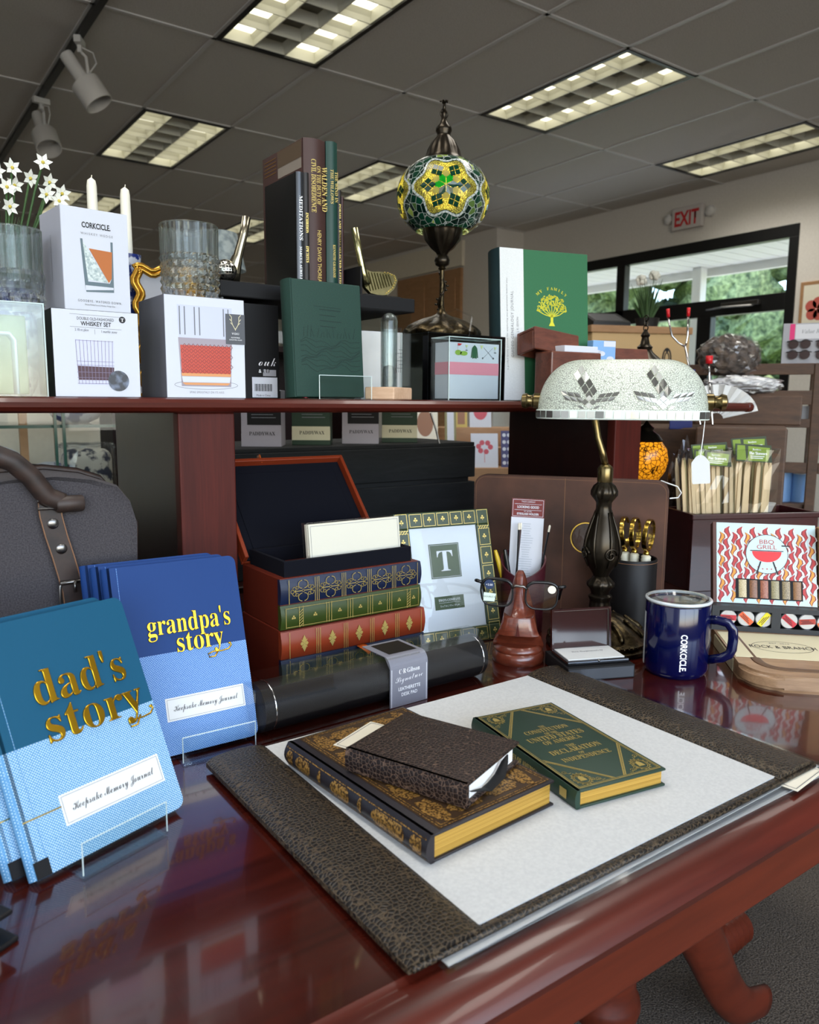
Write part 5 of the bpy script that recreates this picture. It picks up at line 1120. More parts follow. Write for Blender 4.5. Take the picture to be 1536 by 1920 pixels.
mb = MB(); mb.box(fb-.002, fw_-fb+.002, .004, .010, fb-.002, fh-fb+.002); mb.build('mat_board', 'white_card', t)
mb = MB(); mb.box(fb, fw_-fb, .002, .003, fb, fh-fb); mb.build('pane', 'thin_pane', t)
f2 = Face((0, .004, 0)); cxf = fw_/2-.002
ink(lambda m: f2.rect(m, cxf-.029, cxf+.029, .112, .170), 'square_label', 'label_green', t); text(f2, 'T', cxf, .124, .050, 'white_card', t, 'serif', off=.0008); ink(lambda m: f2.line(m, [(cxf-.027, .114), (cxf+.027, .114), (cxf+.027, .168), (cxf-.027, .168)], .0005, .0007, True), 'label_border', 'white_card', t)
ink(lambda m: f2.rect(m, cxf-.028, cxf+.028, .060, .082), 'maker_label', 'label_green', t); text(f2, "TWO'S COMPANY", cxf, .0735, .006, 'white_card', t, 'serif', width=.042, off=.0008); text(f2, '5 x 7 in | 13 x 18 cm', cxf, .0645, .004, 'white_card', t, off=.0008, width=.036); ink(lambda m: f2.line(m, [(cxf-.02, .0712), (cxf+.02, .0712)], .0004, .0007), 'label_rule', 'white_card', t)
mb = MB(); mb.box(.05, .12, .012, .015, .02, .18, .001); mb.build('easel_back', 'black_card', t)
# ================================================================ faux book boxes
def bookbox(name, label, loc, w, d, hs, spines, motif):
    t = thing(name, label, 'box', loc)
    z = 0; H = sum(hs)
    mb = MB(); mb.box(.0015, w-.0015, .006, d, 0, H, .001); mb.build('body', 'box_leather', t)
    for h, m_, mo in zip(hs, spines, motif):
        n = 8; pts = [(-.0, .010, z+.0008)]+[(0, .004-.004*sin(pi*i/n), z+.0008+(h-.0016)*i/n) for i in range(n+1)]+[(0, .010, z+h-.0008)]
        mb = MB(); mb.prism(pts, (w, 0, 0)); s_ = mb.build('spine', m_, t, True, 50)
        f = Face((0, -.0002, z)); mb = MB()
        def orn(a, b):
            if mo == 0:
                for sx in (-1, 1):
                    for sz in (-1, 1):
                        f.line(mb, [(a+sx*(.002+.0055*sin(q)), b+sz*(.0035+.0055*(1-cos(q)))) for q in [pi*i/7 for i in range(8)]], .0009)
                        f.ring(mb, a+sx*.0135, b+sz*.0035, .0028, .0008, n=12); f.ring(mb, a+sx*.0098, b+sz*.0048, .0022, .0007, n=10)
                    f.ring(mb, a+sx*.0165, b, .0026, .0008, n=12); f.line(mb, [(a+sx*.002, b), (a+sx*.014, b)], .0009)
                f.ring(mb, a, b, .0018, .0007, n=10)
            elif mo == 1:
                for dx, dz in ((-.0016, -.0008), (.0016, -.0008), (0, .0016)): f.disc(mb, a+dx, b+dz, .0013, n=8)
                f.line(mb, [(a-.003, b-.002), (a+.003, b-.002)], .0006)
            else:
                for k_ in range(4):
                    q = k_*pi/2+pi/2; f.pg(mb, [(a, b), (a+.004*cos(q)-.003*sin(q), b+.006*sin(q)+.003*cos(q)), (a+.0065*cos(q), b+.012*sin(q)), (a+.004*cos(q)+.003*sin(q), b+.006*sin(q)-.003*cos(q))])
                for k_ in range(4): q = k_*pi/2+pi/4; f.pg(mb, [(a, b), (a+.004*cos(q)-.0015, b+.006*sin(q)), (a+.0065*cos(q), b+.0085*sin(q)), (a+.004*cos(q)+.0015, b+.006*sin(q))], .0004)
        e = .0035
        if mo != 1:
            xs_ = [.012+(w-.02)*i/5 for i in range(6)]
            for i in range(5): orn((xs_[i]+xs_[i+1])/2, h/2)
            for i, x in enumerate(xs_):
                for dx in ((-.003, 0, .003) if 0 < i < 5 else (0,)): f.line(mb, [(x+dx, e-.002), (x+dx, h-e+.002)], .0008)
        else:
            xs_ = [.007, .03, .074, .109, .143, .177, .212, w-.006]
            for i in range(7): orn((xs_[i]+xs_[i+1])/2, h/2)
            for i, x in enumerate(xs_):
                for dx in ((-.004, 0, .004) if 1 < i < 6 else ((-.003, .003) if i in (1, 6) else (0,))): f.line(mb, [(x+dx, e), (x+dx, h-e)], .0007)
                if i in (1, 6):
                    for k_ in range(6): f.line(mb, [(x-.0025, e+.004*k_), (x+.0025, e+.004*k_+.004)], .0008)
            f.line(mb, [(.007, e+.001), (w-.006, e+.001)], .0006); f.line(mb, [(.007, h-e-.001), (w-.006, h-e-.001)], .0006)
        mb.build('gilt_tooling', 'gold_print', s_); z += h
    return t
b1 = bookbox('book_box', 'closed book shaped box with rust and navy spines, under the open one', (.4545, .932, DZ), .243, .135, (.0485, .0395), ('spine_navy', 'spine_rust'), (0, 2))
mb = MB(); mb.tube([(.128, .004, .0485), (.131, -.006, .046), (.136, -.012, .040)], .0085, 8, flat=(1, .12)); mb.build('ribbon_tab', P('orange_ribbon', (196, 92, 32), .4), b1, True)
UZ = DZ+.0885
b2 = bookbox('book_box', 'open book shaped box with navy and green spines and a black velvet tray', (.4565, .936, UZ), .236, .130, (.0355, .0365), ('spine_green', 'spine_navy'), (1, 0))
mb = MB()
for q in ((.011, .225, .012, .018, .071, .094), (.011, .225, .118, .124, .071, .094), (.011, .017, .018, .118, .071, .094), (.219, .225, .018, .118, .071, .094)): mb.box(*q, .0008)
mb.build('tray', 'black_velvet', b2)
tm = Matrix.Translation((0, .127, .074))@Matrix.Rotation(R(-42), 4, 'X')
mb = MB()
mb.box(0, .236, 0, .006, 0, .182, .001, 2, tm)
for q in ((0, .006, -.016, 0, 0, .182), (.230, .236, -.016, 0, 0, .182), (.006, .230, -.016, 0, .176, .182)): mb.box(*q, .0008, 1, tm)
lid = mb.build('lid', 'spine_rust', b2)
mb = MB(); mb.box(.0065, .2295, -.004, -.001, .001, .1755, 0, 2, tm); mb.box(.022, .214, -.0055, -.004, .012, .160, .001, 2, tm); mb.build('lid_lining', 'black_velvet', lid)
mb = MB(); mb.tube([tuple(tm@Vector(p)) for p in ((.085, -.005, .178), (.085, -.008, .186), (.088, .004, .194), (.090, .010, .190))], .008, 8, flat=(1, .14)); mb.build('ribbon_tab', 'orange_ribbon', lid, True)
t = thing('note_cards', 'clear wrapped pack of cream note cards standing in the open velvet tray', 'note cards', (.514, .962, UZ+.0725), (R(-7), 0, R(0)))
mb = MB(); mb.box(.004, .160, .002, .014, 0, .066); mb.build('cards', 'cream_paper', t)
f = Face((0, .002, 0)); ink(lambda m: f.line(m, [(.007, 0), (.157, 0), (.157, .063), (.007, .063)], .0005, closed=True), 'border', 'grey_ink', t)
mb = MB(); mb.box(0, .164, 0, .016, 0, .069, .001); mb.build('film', 'film', t)
# ================================================================ rolled desk pad in a clear carton
t = thing('rolled_desk_pad', 'rolled black leatherette desk pad in a clear carton with a grey paper sleeve', 'rolled pad', (.359, .806, DZ+.0005), (0, 0, R(1.1)))
rw, rd, rh = .380, .066, .066
mb = MB(); mb.lathe([(.001, .012), (.026, .012), (.0305, .014), (.0305, rw-.014), (.026, rw-.012), (.001, rw-.012)], 40, (0, rd/2, rh/2-.001), axis='x'); mb.build('pad_roll', 'black_leather', t, True, 40)
mb = MB()
for x in (.028, rw-.022): mb.lathe([(.0309, x-.0008), (.0314, x), (.0309, x+.0008)], 32, (0, rd/2, rh/2-.001), axis='x', cap=False)
mb.build('silver_band', 'chrome', t, True)
mb = MB(); mb.box(0, rw, 0, rd, 0, rh, .0008, 1); mb.poly([(0, 0, 0), (-.006, -.012, 0), (-.006, -.012, rh*.8), (0, 0, rh)]); mb.build('carton', 'film', t)
mb = MB(); n = 10; sx1, sx2 = .190, .252
pr = [(-.0012, 0), (-.0012, rh*.80)]+[(-.0012+.013*(1-cos(a)), rh*.80+.0145*sin(a)) for a in [pi/2*i/6 for i in range(1, 7)]]+[(rd, rh+.0012), (rd, rh+.0004), (.012, rh+.0004), (.0002, rh*.8), (.0002, 0)]
mb.prism([(sx1, y, z) for y, z in pr], (sx2-sx1, 0, 0)); slv = mb.build('paper_sleeve', P('sleeve_grey', (118, 118, 128), .5), t)
f = Face((sx1, -.0012, 0)); sw = sx2-sx1
ink(lambda m: (f.line(m, [(.0022, .001), (.0022, .052)], .0007), f.line(m, [(sw-.0022, .001), (sw-.0022, .052)], .0007)), 'border', 'white_ink', slv)
text(f, 'C·R·Gibson', sw/2, .0445, .0095, 'white_ink', slv, 'serif', width=.034, bold=-.01); text(f, 'Signature', sw/2, .034, .012, 'white_ink', slv, 'script', width=.045, bold=-.014, rot=R(3)); text(f, 'LEATHERETTE', sw/2, .0215, .0066, 'white_ink', slv, width=.036, bold=.01); text(f, 'DESK PAD', sw/2, .0135, .0066, 'white_ink', slv, width=.026, bold=.01)
ft = Face((sx1, 0, rh+.0012), (1, 0, 0), (0, 1, 0)); ink(lambda m: ft.rect(m, .010, sw-.006, .016, .060), 'sample_window', 'black_leather', slv)
# ================================================================ nose stand with eyeglasses
NX, NY = .828, .862; nyaw = R(-46)
t = thing('eyeglass_stand', 'carved wooden nose shaped eyeglass stand on a round base', 'stand', (NX, NY, DZ), (0, 0, nyaw))
mb = MB(); mb.lathe([(.001, 0), (.039, 0), (.0405, .004), (.0405, .012), (.037, .017), (.038, .019), (.038, .022), (.033, .028), (.001, .029)], 40); mb.build('base', 'nose_wood', t, True, 40)
mb = MB()
def sect(z, hw, yf, yb, rt=.35): # nose cross-section: narrow ridge at the front (-y)
    return [(-hw, yb, z), (-hw*1.0, yb*.2+yf*.1, z), (-hw*rt*1.6, yf*.75, z), (-hw*rt, yf, z), (hw*rt, yf, z), (hw*rt*1.6, yf*.75, z), (hw, yb*.2+yf*.1, z), (hw, yb, z)]
secs = [sect(.022, .031, -.006, .02, .8), sect(.030, .031, -.014, .02, .8), sect(.046, .0285, -.024, .02, .75), sect(.0465, .0285, -.033, .02, .72), sect(.056, .027, -.034, .019, .66), sect(.0745, .024, -.031, .018, .60), sect(.0755, .0235, -.0275, .018, .34), sect(.09, .019, -.022, .016, .32), sect(.115, .0125, -.0105, .012, .3), sect(.133, .0085, -.004, .010, .4), sect(.142, .004, .0, .008, .5)]
rg = [[mb.bm.verts.new(p) for p in s_] for s_ in secs]
for A, B in zip(rg, rg[1:]):
    for j in range(8): mb._f([A[j], A[(j+1) % 8], B[(j+1) % 8], B[j]])
mb._f(rg[0][::-1]); mb._f(rg[-1]); bmesh.ops.bevel(mb.bm, geom=mb.bm.edges[:], offset=.0009, segments=2, affect='EDGES'); mb.build('nose', 'nose_wood', t, True, 55)
mb = MB(); mb.prism([(-.003, -.0352, .047), (0, -.0352, .068), (.003, -.0352, .047)], (0, .004, 0)); mb.build('groove', 'post_wood', t)
t = thing('eyeglasses', 'black rimmed reading glasses with stickers on the lenses, resting on the wooden nose', 'eyeglasses', (NX, NY, DZ+.112), (0, R(1.5), nyaw))
def lens_out(cx): return [(cx+(a-.0), b) for a, b in [(.0245*abs(cos(q))**.62*(1 if cos(q) > 0 else -1), (.0205 if sin(q) > 0 else .022)*abs(sin(q))**.68*(1 if sin(q) > 0 else -1)) for q in [2*pi*i/36 for i in range(36)]]]
for s_ in (-1, 1):
    L = lens_out(s_*.0345); y0 = -.020
    mb = MB(); mb.tube([(a*(1-.0 if b > 0 else .98), y0+abs(a)*.08, b-.002) for a, b in L], [.0016 if b < .012 else .0026 for a, b in L], 8, True); mb.build('rim', 'black_plastic', t, True)
    mb = MB(); mb.poly([(a*.985, y0+.0005+abs(a)*.08, b*.97-.002) for a, b in L]); mb.build('lens', 'lens_pane', t)
    mb = MB(); mb.tube([(s_*.058, y0+.004, .012), (s_*.066, y0+.006, .013), (s_*.068, y0+.012, .012), (s_*.068, y0+.04, .006), (s_*.066, y0+.075, -.004), (s_*.064, y0+.105, -.018), (s_*.062, y0+.118, -.034)], [.0026, .0028, .0026, .0022, .0022, .0026, .0028], 8); mb.build('temple', 'black_plastic', t, True)
mb = MB(); mb.tube([(-.0115, y0+.001, .006), (-.006, y0-.0005, .0105), (.006, y0-.0005, .0105), (.0115, y0+.001, .006)], .0022, 8); mb.build('bridge', 'gunmetal', t, True)
f = Face((0, y0+.001, 0)); ink(lambda m: f.disc(m, -.046, .010, .0075, .001), 'round_sticker', P('sticker_navy', (28, 48, 84), .5), t); text(f, '+2.00', -.046, .008, .0045, 'white_ink', t, off=.0016)
ink(lambda m: (f.pg(m, [(-.054, -.0165), (-.037, -.0165), (-.035, -.004), (-.054, -.003)], .0012)), 'barcode_sticker', P('sticker_mint', (206, 222, 208), .5), t); text(f, 'DOUBLE X', -.045, -.0105, .0038, 'grey_ink', t, off=.0018)
ink(lambda m: f.disc(m, .049, .0085, .0062, .001), 'round_sticker', 'cream_paper', t)
# ================================================================ eyeglass holder with card
t = thing('eyeglass_holder', 'burgundy leather eyeglass holder cup behind the wooden nose', 'holder', (.948, .980, DZ), (0, 0, R(-46)))
P('burgundy', (66, 22, 30), .4); P('burgundy_print', (112, 42, 40), .6)
mb = MB(); n = 40
def hr(a): return .036*(1-.0*sin(a))
ring0 = [mb.bm.verts.new((.036*cos(2*pi*i/n), .030*sin(2*pi*i/n), 0)) for i in range(n)]; ring1 = [mb.bm.verts.new((.040*cos(2*pi*i/n), .033*sin(2*pi*i/n), .118+.020*sin(2*pi*i/n)+.010*abs(cos(2*pi*i/n)))) for i in range(n)]; ring2 = [mb.bm.verts.new((.037*cos(2*pi*i/n), .030*sin(2*pi*i/n), .118+.020*sin(2*pi*i/n)+.010*abs(cos(2*pi*i/n)))) for i in range(n)]; ring3 = [mb.bm.verts.new((.033*cos(2*pi*i/n), .027*sin(2*pi*i/n), .006)) for i in range(n)]
for A, B in ((ring0, ring1), (ring1, ring2), (ring2, ring3)):
    for j in range(n): mb._f([A[j], A[(j+1) % n], B[(j+1) % n], B[j]])
mb._f(ring0[::-1]); mb._f(ring3); mb.build('cup', 'burgundy', t, True, 50)
t = thing('product_card', 'tall white and maroon Looking Good eyeglass holder card standing in the burgundy cup', 'card', (.948, .980, DZ+.010), (R(-3), R(1.5), R(-46)))
mb = MB(); mb.box(-.0285, .0285, .004, .0046, .0, .223); mb.build('card', 'white_card', t)
f = Face((-.0285, .004, 0)); ink(lambda m: f.rect(m, .0, .057, .190, .223), 'header', 'burgundy_print', t)
ink(lambda m: (f.line(m, [(.002, .192), (.055, .192), (.055, .221), (.002, .221)], .0006, .0005, True), [f.line(m, [(.005, z), (.052, z)], .0006, .0005) for z in (.203, .2135)]), 'header_rules', 'white_card', t)
text(f, "TWO'S COMPANY", .0285, .2162, .0042, 'white_card', t, off=.0006, width=.024); text(f, 'LOOKING GOOD', .0285, .2063, .0062, 'white_card', t, off=.0006, width=.038, bold=.03); text(f, 'AT WORK', .0285, .1995, .003, 'white_card', t, off=.0006); text(f, 'EYEGLASS HOLDER', .0285, .1945, .005, 'white_card', t, off=.0006, width=.038, bold=.03)
rnd = random.Random(4); ink(lambda m: [f.rect(m, .028-w_, .028+w_, z, z+.0014) for w_, z in [(rnd.uniform(.005, .013), .178-.0042*i) for i in range(24)]], 'small_print', P('pale_print', (176, 182, 192), .6), t)
for x, yy, tlt, label, m_ in ((-.018, .0, 4, 'dark pencil standing left in front of the product card', 'walden_brown'), (-.012, -.004, 1, 'second dark pencil left in front of the product card', 'black_plastic'), (.016, -.004, 9, 'dark pencil slanting right in front of the product card', 'black_plastic')):
    q = Matrix.Rotation(R(-46), 3, 'Z')@Vector((x, yy, 0)); p_ = thing('pencil', label, 'pencil', (.948+q.x, .980+q.y, DZ+.012), (0, R(tlt), R(-46)), 'pencils in the burgundy cup')
    mb = MB(); mb.lathe([(.001, 0), (.0016, .002), (.0017, .168), (.001, .168)], 8); mb.build('shaft', m_, p_); mb = MB(); mb.lathe([(.0017, .168), (.0018, .178), (.001, .18)], 8); mb.build('tip', 'cream_paper', p_)
for x, yy, ty, m_, label in ((-.030, -.006, -16, 'yellow', 'yellow pen leaning left in the burgundy cup'), (-.022, -.012, -10, 'black_plastic', 'black pen leaning left in the burgundy cup')):
    q = Matrix.Rotation(R(-46), 3, 'Z')@Vector((x*.4, yy, 0)); P('yellow', (206, 170, 40), .4); p_ = thing('pen', label, 'pen', (.948+q.x, .980+q.y, DZ+.012), (0, R(ty), R(-46)), 'pens in the burgundy cup')
    mb = MB(); mb.lathe([(.001, 0), (.004, .01), (.0045, .12), (.003, .135), (.001, .136)], 10); mb.build('barrel', m_, p_, True, 40); mb = MB(); mb.box(-.001, .001, .0045, .006, .09, .13); mb.build('clip', 'gunmetal', p_)
# ================================================================ business card case
t = thing('card_case_box', 'small flat black presentation box in front of the lamp base', 'box', (.8165, .7455, DZ), (0, 0, R(-22.7)))
mb = MB(); mb.box(0, .106, 0, .086, 0, .020, .001); mb.build('box', 'black_card', t)
f = Face((0, 0, 0)); mb = MB(); f.rect(mb, .002, .104, .002, .018); mb.build('satin_front', P('satin_black', (40, 42, 48), .35), t)
t = thing('business_card_case', 'open black metal business card case standing on the flat black box', 'card case', (.8165, .7455, DZ+.020), (0, 0, R(-22.7)))
mb = MB(); mb.box(.004, .102, .010, .072, 0, .006, .0015); mb.build('tray', 'black_gloss', t)
mb = MB(); mb.box(.008, .098, .018, .070, .006, .0072); mb.build('business_card', 'white_paper', t)
f = Face((.008, .018, .0072), (1, 0, 0), (0, 1, 0)); text(f, 'With Compliments Of', .045, .030, .0085, 'grey_ink', t, 'script', width=.052)
tm = Matrix.Translation((0, .072, .004))@Matrix.Rotation(R(-5), 4, 'X')
mb = MB(); mb.box(.004, .102, .0, .003, 0, .064, .001, 2, tm)
for q in ((.004, .007, -.004, 0, 0, .064), (.099, .102, -.004, 0, 0, .064), (.007, .099, -.004, 0, .061, .064)): mb.box(*q, 0, 1, tm)
lid = mb.build('lid', P('dark_maroon_gloss', (40, 14, 16), .1, coat=.6), t)
mb = MB(); f = Face((0, 0, 0)); f.line(mb, [(.0075, .002), (.0985, .002), (.0985, .0605), (.0075, .0605)], .0009, .0005, True); bmesh.ops.transform(mb.bm, matrix=tm, verts=mb.bm.verts[:]); mb.build('lid_edge', 'gunmetal', lid)
mb = MB(); mb.ball((.053, .011, .006), .0022, 10); mb.tube([(.005, .071, .006), (.101, .071, .006)], .0015, 6); mb.build('hinge', 'gunmetal', t, True)
# ================================================================ cutting board and BBQ set
BYAW = R(-45); BC = Vector((1.0015, .580, DZ))
t = thing('cutting_board', 'rounded acacia wood cutting board with a juice groove', 'cutting board', BC, (0, 0, BYAW))
bw, bd, bt = .228, .285, .024
mb = MB(); mb.prism([(a, b, 0) for a, b in rrect(0, bw, 0, bd, .05)], (0, 0, bt)); bmesh.ops.bevel(mb.bm, geom=[e for e in mb.bm.edges if abs(e.verts[0].co.z-e.verts[1].co.z) < 1e-6], offset=.006, segments=3, affect='EDGES'); mb.build('board', 'acacia_wood', t, True, 40)
mb = MB(); mb.tube([(a, b, bt+.0002) for a, b in rrect(.03, bw-.03, .03, bd-.03, .035)], .0075, 8, True, (1, .12)); mb.build('juice_groove', P('groove_brown', (92, 66, 44), .5), t, True)
t = thing('paper_sleeve', 'cream paper band with printed lettering wrapped round the cutting board', 'sleeve', BC, (0, 0, BYAW))
mb = MB(); s0, s1 = .078, .208
pr = [(-.0012, .001), (-.0012, bt-.005), (.003, bt+.001), (bw-.003, bt+.001), (bw+.0012, bt-.005), (bw+.0012, .001), (bw+.0004, .001), (bw+.0004, bt-.006), (bw-.004, bt+.0003), (.004, bt+.0003), (-.0004, bt-.006), (-.0004, .001)]
mb.prism([(a, s0, b) for a, b in pr], (0, s1-s0, 0)); mb.build('paper', P('sleeve_cream', (212, 204, 172), .65), t)
f = Face((0, 0, bt+.001), (1, 0, 0), (0, 1, 0)); text(f, 'ROCK & BRANCH', .085, .128, .020, 'ink', t, width=.098, space=1.05); ink(lambda m: f.ring(m, .085, .136, .045, .0009, ry=.028), 'oval_mark', 'ink', t); text(f, 'EST. 2012', .085, .152, .007, 'grey_ink', t, width=.03); text(f, 'Gourmet', .152, .118, .026, P('teal_ink', (30, 96, 116), .6).name, t, align='LEFT', bold=.02)
tz = DZ+bt
t = thing('spice_set', 'barbecue spice gift set with chili pattern box and round tins, standing on the cutting board', 'gift set', (1.155, .739, tz+.0002), (0, 0, R(-47)))
TW = .212; mb = MB()
for q in ((0, TW, 0, .003, .0, .008), (0, TW, 0, .003, .034, .042), (0, .012, 0, .003, .008, .034), (.094, .108, 0, .003, .008, .034), (TW-.012, TW, 0, .003, .008, .034), (0, TW, .003, .05, 0, .003), (0, TW, .003, .05, .039, .042), (0, .003, .003, .05, .003, .039), (TW-.003, TW, .003, .05, .003, .039), (0, TW, .05, .053, 0, .042)): mb.box(*q, 0)
mb.build('tray', P('tray_black', (38, 40, 44), .45), t)
P('tin_silver', (206, 206, 208), .25, .6); P('tin_red', (186, 44, 54), .5); P('tin_orange', (226, 96, 50), .5); P('tin_yellow', (236, 214, 40), .5); P('tin_brick', (166, 56, 44), .5)
for i, (x, m_, rr_) in enumerate(((.027, 'tin_red', 0), (.055, 'tin_orange', -42), (.083, 'tin_yellow', 55), (.122, 'tin_red', -40), (.150, 'tin_brick', 6), (.178, 'tin_orange', 30))):
    mb = MB(); mb.lathe([(.001, .005), (.0125, .005), (.0135, .006), (.0135, .045), (.001, .046)], 28, (x, 0, .021), axis='y'); tn = mb.build('spice_tin', 'tin_silver', t, True, 40)
    f = Face((x, .005, .021), (cos(R(rr_)), 0, sin(R(rr_))), (-sin(R(rr_)), 0, cos(R(rr_)))); ink(lambda m: f.rect(m, -.0125, .0125, -.0045, .0045, .0006), 'band_label', m_, tn); ink(lambda m: [f.rect(m, -.010+.002*(j % 2), .009-.003*(j % 3), -.003+.0022*j, -.002+.0022*j, .0009) for j in range(3)], 'label_print', 'ink', tn)
lm = Matrix.Translation((.004, .020, .042))@Matrix.Rotation(R(-20), 4, 'X')
bxm = MB(); bxm.box(0, .165, 0, .022, 0, .140, .0006, 1, lm); bx = bxm.build('chili_box', P('box_brown', (86, 56, 48), .6), t)
f = Face(lm@Vector((0, -.0003, 0)), lm.to_3x3()@Vector((1, 0, 0)), lm.to_3x3()@Vector((0, 0, 1)))
ink(lambda m: f.rect(m, .006, .164, .001, .139), 'print_ground', P('chili_blue', (186, 210, 216), .5), bx)
P('chili_red', (176, 50, 50), .5); P('chili_dark', (112, 48, 56), .5); P('chili_orange', (206, 140, 50), .5); P('chili_white', (222, 216, 214), .5)
win = (.038, .140, .010, .042)
chm = {0: MB(), 1: MB(), 2: MB(), 3: MB()}
def chili(a, b, s_, m_, fl):
    ctr = [(-fl*.003, .0135), (fl*.0022, .008), (fl*.0022, .002), (-fl*.0018, -.004), (-fl*.0006, -.011)]; wd = [.0008, .0040, .0052, .0038, .0003]
    def out(k_): return [(a+s_*(x-w_*k_), b+s_*z) for (x, z), w_ in zip(ctr, wd)]+[(a+s_*(x+w_*k_), b+s_*z) for (x, z), w_ in list(zip(ctr, wd))[::-1]]
    f.pg(chm[3], out(1.45), .0006); f.pg(chm[1], out(1.0), .0008); f.pg(chm[m_], out(.55), .0010)
for r_ in range(7):
    for c_ in range(15):
        a, b = .012+.0103*c_+(.002 if r_ % 2 else 0), .011+.0200*r_+(.0100 if c_ % 2 else 0)
        if b > .130 or a > .160: continue
        if (a-.0865)**2+(b-.0865)**2 < .022**2: continue
        chili(a, b, .88, 0 if c_ % 2 else (2 if (r_+c_//2) % 2 else 0), -1 if c_ % 2 else 1)
for i, m_ in enumerate(('chili_red', 'chili_dark', 'chili_orange', 'chili_white')): chm[i].build('chili_pattern', m_, bx)
cx, cz = .0865, .0865
ink(lambda m: f.disc(m, cx, cz, .0335, .0013), 'badge_ground', 'chili_blue', bx); ink(lambda m: f.ring(m, cx, cz, .0335, .0008, .0016), 'badge_ring', 'ink', bx)
text(f, 'BBQ', cx, cz+.0175, .0105, 'tin_brick', bx, width=.023, off=.0016); text(f, 'GRILL', cx, cz+.0085, .0105, 'tin_brick', bx, width=.032, off=.0016)
ink(lambda m: f.pg(m, [(cx+.0235*cos(pi+pi*i/16), cz+.0045+.0185*sin(pi+pi*i/16)) for i in range(17)], .0016), 'grill_bowl', P('grill_red', (218, 40, 44), .45), bx)
ink(lambda m: (f.line(m, [(cx-.026, cz+.0055), (cx+.026, cz+.0055)], .0014, .0019), f.line(m, [(cx-.010, cz-.0135), (cx-.0165, cz-.034)], .0022, .0019), f.line(m, [(cx+.010, cz-.0135), (cx+.0165, cz-.034)], .0022, .0019), f.line(m, [(cx+.024, cz+.015), (cx+.036, cz+.015)], .002, .0019)), 'grill_lines', 'ink', bx)
ink(lambda m: [f.disc(m, cx-.014+.007*i, cz-.0225-.003*(1 if i in (1, 2, 3) else 0), .0012, .0018, 6) for i in range(5)], 'stars', 'chili_red', bx)
ink(lambda m: f.rect(m, win[0]-.002, win[1]+.002, win[2]-.001, win[3]+.001, .0011), 'window_back', 'black_card', bx)
for i, (c1, c2) in enumerate((((150, 130, 90), (206, 190, 150)), ((84, 52, 30), (146, 96, 60)), ((110, 44, 34), (170, 110, 76)), ((110, 100, 70), (160, 150, 110)), ((70, 60, 44), (170, 150, 110)), ((110, 74, 40), (150, 106, 66)))):
    x = .0395+.0172*i; mb = MB(); mb.lathe([(.0072, .011), (.0072, .041)], 16, (x+.0078, -.0005, 0), a0=pi, a1=2*pi, cap=False); bmesh.ops.transform(mb.bm, matrix=lm@Matrix.Diagonal((1, .35, 1, 1)), verts=mb.bm.verts[:]); mb.build('spice_tube', noisy('spice_%d' % i, c1, c2, 900, .35, .1, .0003), bx, True)
mb = MB(); mb.box(.06, TW, .098, .115, 0.002, .163, .001); mb.build('kraft_back', P('kraft', (156, 122, 88), .7), t)
mb = MB(); mb.box(.172, TW, .030, .075, .042, .170, .001, 1); mb.build('kraft_side', 'kraft', t)
# ================================================================ around and behind the hutch
def at(px, py, d):   # world point along the sight line at horizontal distance d (used to measure, in the 1536x1920 frame)
    v = r2*((px-768)/FPX)-u2*((py-960)/FPX)+fw; return Vector((0, 0, 1.16))+v*(d/sqrt(v.x*v.x+v.y*v.y))
# -- canvas weekend bag
t = thing('weekend_bag', 'grey canvas weekend bag with brown leather straps under the hutch shelf', 'bag', (0, .965, DZ))
outl = [(-.27, .012), (-.25, .0), (.245, .0), (.268, .012), (.274, .10), (.277, .19), (.279, .252), (.272, .278), (.257, .298), (.23, .308), (.19, .314), (.14, .312), (.08, .302), (.0, .296), (-.12, .296), (-.22, .285), (-.265, .24)]
mb = MB(); n = len(outl); cxb, czb = 0.0, .15; rings = []
for y, k_ in ((.0, .965), (-.006, .99), (.006, 1), (.10, 1.0), (.20, 1), (.212, .99), (.206, .965)):
    rings.append([mb.bm.verts.new((cxb+(a-cxb)*k_, y, czb+(b-czb)*k_)) for a, b in outl])
mb._f(rings[0]); 
for A, B in zip(rings[1:], rings[2:]):
    for j in range(n): mb._f([A[j], A[(j+1) % n], B[(j+1) % n], B[j]])
for j in range(n): mb._f([rings[0][j], rings[0][(j+1) % n], rings[1][(j+1) % n], rings[1][j]])
mb._f(rings[-1]); mb.build('body', 'bag_canvas', t, True, 40)
mb = MB(); mb.tube([(a, .09, b+.002) for a, b in outl[7:16]], .007, 8, flat=(1.6, .6)); mb.build('zip_band', 'strap_leather', t, True)
def strip(path, w, th, m, name, parent):
    mb = MB(); L_, R_ = [], []
    for i, (a, b) in enumerate(path):
        a0, b0 = path[max(0, i-1)]; a1, b1 = path[min(len(path)-1, i+1)]; d = Vector((a1-a0, b1-b0)).normalized(); q = Vector((-d.y, d.x))*w/2; L_.append((a-q.x, b-q.y)); R_.append((a+q.x, b+q.y))
    mb.prism([(a, -.0062-th, b) for a, b in L_+R_[::-1]], (0, th, 0)); return mb.build(name, m, parent)
pth = [(.1775, .284), (.1790, .267), (.1835, .244), (.1895, .220), (.1945, .197), (.1985, .177), (.201, .14), (.201, .04)]
s_ = strip(pth, .0235, .003, 'strap_leather', 'strap', t)
mb = MB(); 
for sg in (-1, 1): mb.tube([(a+sg*.0116, -.0092, b) for a, b in pth], .0009, 5)
mb.build('strap_edge', 'strap_edge', s_)
for a, b in ((.1805, .259), (.188, .229)):
    mb = MB(); mb.lathe([(.0062, -.0095), (.0062, -.0105), (.0045, -.0118), (.001, -.0122)], 20, (a, 0, b), axis='y'); mb.build('rivet', 'gunmetal', s_, True, 40)
